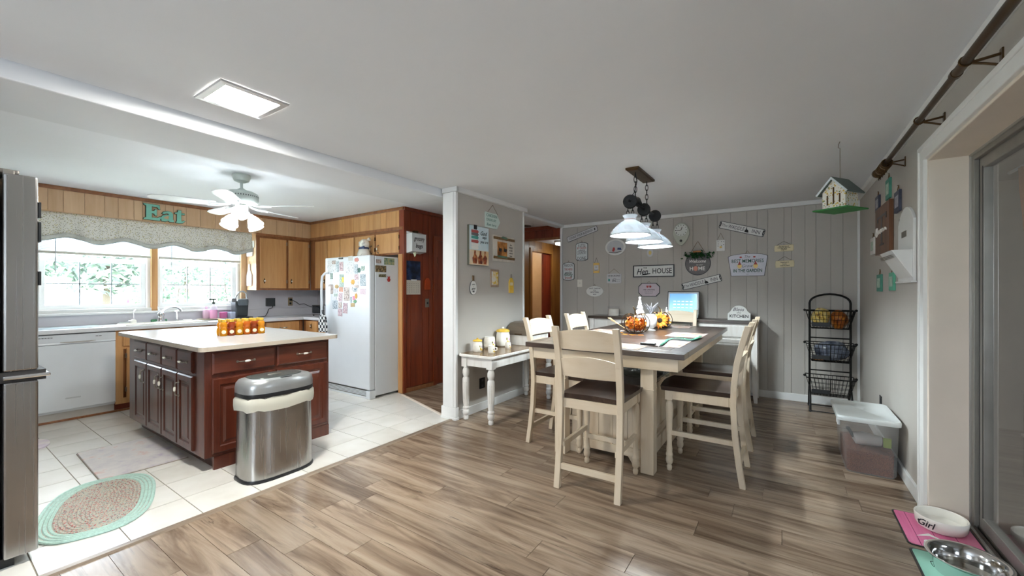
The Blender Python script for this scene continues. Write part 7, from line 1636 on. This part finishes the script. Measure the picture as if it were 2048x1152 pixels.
lid_c = M().box(BNX0-.03,BNX0-.012,(BNY0+BNY1)/2-.05,(BNY0+BNY1)/2+.05,BNH-.12,BNH-.02).build('latch', WHITE, bn_, bev=.005)
KIB = spots('kibble', S(108,60,40), [S(76,38,26), S(140,82,56)], 110, .42, .8)
m = M(); g0 = [[(BNX0+.014+(BNX1-BNX0-.028)*i/10, BNY0+.014+(BNY1-BNY0-.028)*j/10, .17+.02*math.sin(i*.8)-.02*math.cos(j*.6)) for i in range(11)] for j in range(11)]
m.loft(g0, cap=False, close=False); m.loft([rct(BNX0+.013,BNX1-.013,BNY0+.013,BNY1-.013,.008),rct(BNX0+.010,BNX1-.010,BNY0+.010,BNY1-.010,.165)], cap=True)
m.build('kibble', KIB, bn_, kind='stuff')
sc2 = thing('food_scoop', 'grey scoop lying on the kibble inside the bin', 'scoop', (.5,4.1,.2))
M().tube([(.44,4.08,.215),(.50,4.09,.225),(.60,4.10,.215)], [.045,.05,.04], 10).build('bowl', flat('scoop_white',S(206,200,196),.5), sc2, True); M().tube([(.44,4.08,.23),(.40,4.06,.30)], .012, 8).build('handle', DKGREY, sc2, True)
tag(M().box(.60,.645,4.0,4.02,.20,.27).build('measuring_cup', flat('lime_green',S(150,170,60),.5), bev=.004), 'lime green tag standing in the kibble', 'tag')

# ------------------------------------------------------------------ pet mats and bowls
PKM = wood('pink_plank_print', [(.25,S(196,84,132)),(.5,S(222,120,160)),(.8,S(232,160,184))], 'y', 1.5, 6, .6)
pm1 = thing('pet_mat', 'pink pet mat with plank print under the white bowl', 'mat', (.70,3.25,0))
M().prism([(.545,2.985),(.868,2.985),(.868,3.40),(.735,3.545),(.545,3.545)] if False else rr(.545,.868,2.985,3.40,.02,3), .0005, .005, 'z').build('black_edge', BLACKP, pm1)
M().prism(rr(.553,.860,2.993,3.392,.018,3), .005, .0062, 'z').build('printed_face', PKM, pm1)
for x in (.60,.68,.77): M().box(x,x+.003,2.995,3.39,.0062,.0066).build('plank_line', flat('dark_pink',S(130,40,84),.7), pm1)
M().prism([(.60,3.10),(.66,3.16),(.72,3.10),(.66,3.13)], .0066, .0072, 'z').build('heart_print', TEXTW, pm1); M().lathe([(.03,0),(.03,.0006)], (.65,3.05,.0066), 14).build('paw_print', TEXTW, pm1)
GRM = flat('mint_mat',S(158,214,194),.6,var=.06)
pm2 = thing('pet_mat', 'mint green pet mat under the steel bowl', 'mat', (.70,2.7,0))
M().prism(rr(.54,.868,2.38,2.945,.02,3), .0005, .005, 'z').build('black_edge', BLACKP, pm2); M().prism(rr(.549,.859,2.389,2.936,.018,3), .005, .0062, 'z').build('printed_face', GRM, pm2)
M().tube([(.60,2.84,.007),(.63,2.86,.007),(.66,2.84,.007),(.66,2.78,.007),(.62,2.77,.007),(.60,2.80,.007),(.60,2.84,.007)], .0012, 4).build('drawn_print', TEXTK, pm2)
b1 = fl(1868,1012,.075); bw1 = thing('pet_bowl', 'white ceramic pet bowl lettered Girl on the pink mat', 'pet bowl', (.735,3.27,.006))
cx_, cy_ = .735, 3.275
M().lathe([(.085,0),(.098,.003),(.107,.02),(.112,.066),(.109,.071),(.103,.066),(.098,.025),(.085,.016),(.0,.014)], (cx_,cy_,.0065), 32).build('dish', CERAM, bw1, True)
al = R(228); wall_text(bw1, [('Girl',0,0,.05,.3,.0006,0)], (cx_+.1105*math.cos(al), cy_+.1105*math.sin(al), .045), al+R(90), TEXTK)
M().ball((cx_+.111*math.cos(R(205)),cy_+.111*math.sin(R(205)),.045), .005, 6, 5).build('dot', TEXTK, bw1)
cx_, cy_ = .715, 2.79
bw2 = thing('pet_bowl', 'round stainless steel water bowl on the mint mat', 'pet bowl', (cx_,cy_,.006))
M().lathe([(.105,0),(.112,.003),(.120,.06),(.132,.078),(.145,.083),(.147,.087),(.142,.088),(.128,.083),(.112,.066),(.104,.012),(.0,.008)], (cx_,cy_,.0065), 40).build('dish', flat('polished_steel',(.72,.72,.72,1),.12,1,var=0), bw2, True)
M().lathe([(.106,0),(.0,.0005)], (cx_,cy_,.035), 32, cap=False).build('water', glassy('water',(.96,.95,.9,1),1.5), bw2, True)
cx_, cy_ = .70, 2.50
bw3 = thing('pet_bowl', 'white pet bowl with brown food at the frame bottom', 'pet bowl', (cx_,cy_,.006))
M().lathe([(.08,0),(.095,.004),(.112,.055),(.108,.058),(.10,.05),(.085,.012),(.0,.01)], (cx_,cy_,.0065), 28).build('dish', CERAM, bw3, True); M().lathe([(.098,0),(.06,.008),(.0,.01)], (cx_,cy_,.052), 24, cap=False).build('food', KIB, bw3, True, kind='stuff')

# ------------------------------------------------------------------ outdoors beyond the kitchen window
GRS = blotch('lawn', [(.3,S(190,196,172)),(.5,S(206,212,186)),(.8,S(216,220,200))], .8, .9, 4)
struct(M().add([(-90,-60,-.3),(-6.95,-60,-.3),(-6.95,60,-.3),(-90,60,-.3)], [(0,1,2,3)]).build('ground', GRS), 'sunlit lawn outside the kitchen window', 'lawn')
def leafcloud(m, c_, rx, ry, rz, n_, s, seed):
    rnd = random.Random(seed)
    for i in range(n_):
        while True:
            p = [rnd.uniform(-1,1) for _ in range(3)]; d = math.sqrt(sum(q*q for q in p))
            if .35 < d < 1: break
        leafmesh(m, (c_[0]+p[0]*rx, c_[1]+p[1]*ry, c_[2]+p[2]*rz), s*rnd.uniform(.7,1.3), rnd)
TL = flat('tree_leaf', S(120,134,124), .8, var=.2, vscale=3); RL = flat('rose_leaf', S(96,116,98), .7, var=.2, vscale=10); RP = flat('rose_pink', S(214,84,120), .6, var=.15); RW = flat('rose_white', S(240,226,214), .6, var=.05); BK = flat('bark', S(90,80,70), .9)
for X, Y, hh, rr_, lb, sd in ((-30,6.0,5.2,3.2,'broad pale tree on the lawn outside the window nearest the refrigerator',1),(-46,14.5,7.0,4.2,'distant rounded tree behind the neighbouring house',2),(-52,25,7,5,'distant tree line seen through the window above the faucet',3)):
    t = thing('tree', lb, 'tree', (X,Y,-.3)); M().tube([(X,Y,-.3),(X,Y,hh*.35),(X+.2,Y,hh*.6)], [.22,.16,.08], 8).build('trunk', BK, t, True); m = M(); leafcloud(m,(X,Y,hh*.62),rr_,rr_*1.1,hh*.40,1500,.28,sd); m.build('crown', TL, t, kind='stuff')
hs = thing('house', 'low pink brick house across the lawn', 'house', (-55,15,-.3))
M().box(-58,-52,11,20,-.3,2.4).build('wall', flat('pale_brick',S(206,166,160),.8,var=.05), hs); M().prism([(10.4,2.4),(20.6,2.4),(18.5,4.0),(12.5,4.0)], -58.5, -51.5, 'x').build('roof', flat('pale_roof',S(190,160,160),.8), hs); M().box(-52,-51.9,14.2,16,-.2,1.9).build('garage_door', WHITE, hs)
def bush(X, Y, hh, rx, ry, lb, sd, n_=900):
    t = thing('rose_bush', lb, 'rose bush', (X,Y,-.3)); m = M(); leafcloud(m,(X,Y,hh*.5-.15),rx,ry,hh*.55,n_*2,.034,sd); m.build('foliage', RL, t, kind='stuff')
    st = M(); rnd = random.Random(sd+50)
    for i in range(7): st.tube([(X+rnd.uniform(-.1,.1),Y+rnd.uniform(-.1,.1),-.3),(X+rnd.uniform(-.4,.4)*rx,Y+rnd.uniform(-.6,.6)*ry,hh*.8)], .01, 5)
    st.build('stems', BK, t, kind='stuff')
    for i in range(34):
        a = rnd.uniform(0,6.28); e = rnd.uniform(-.4,.95); c_ = (X+rx*.95*math.cos(a)*math.sqrt(1-e*e*.7), Y+ry*math.sin(a)*math.sqrt(1-e*e*.7), hh*.5-.15+hh*.55*e); M().ball(c_, .055, 8, 6, 1, 1, .8).build('blossom', RP if i % 3 == 0 else RW, t, True)
bush(-9.3,2.55,1.75,.45,.5,'rose bush with pink and white blooms between the window panes',11)
bush(-8.9,3.62,2.0,.45,.52,'tall rose bush outside the window above the faucet',12,1100)
bush(-9.4,4.85,2.0,.5,.6,'rose bush outside the far edge of the window by the coffee maker',13)
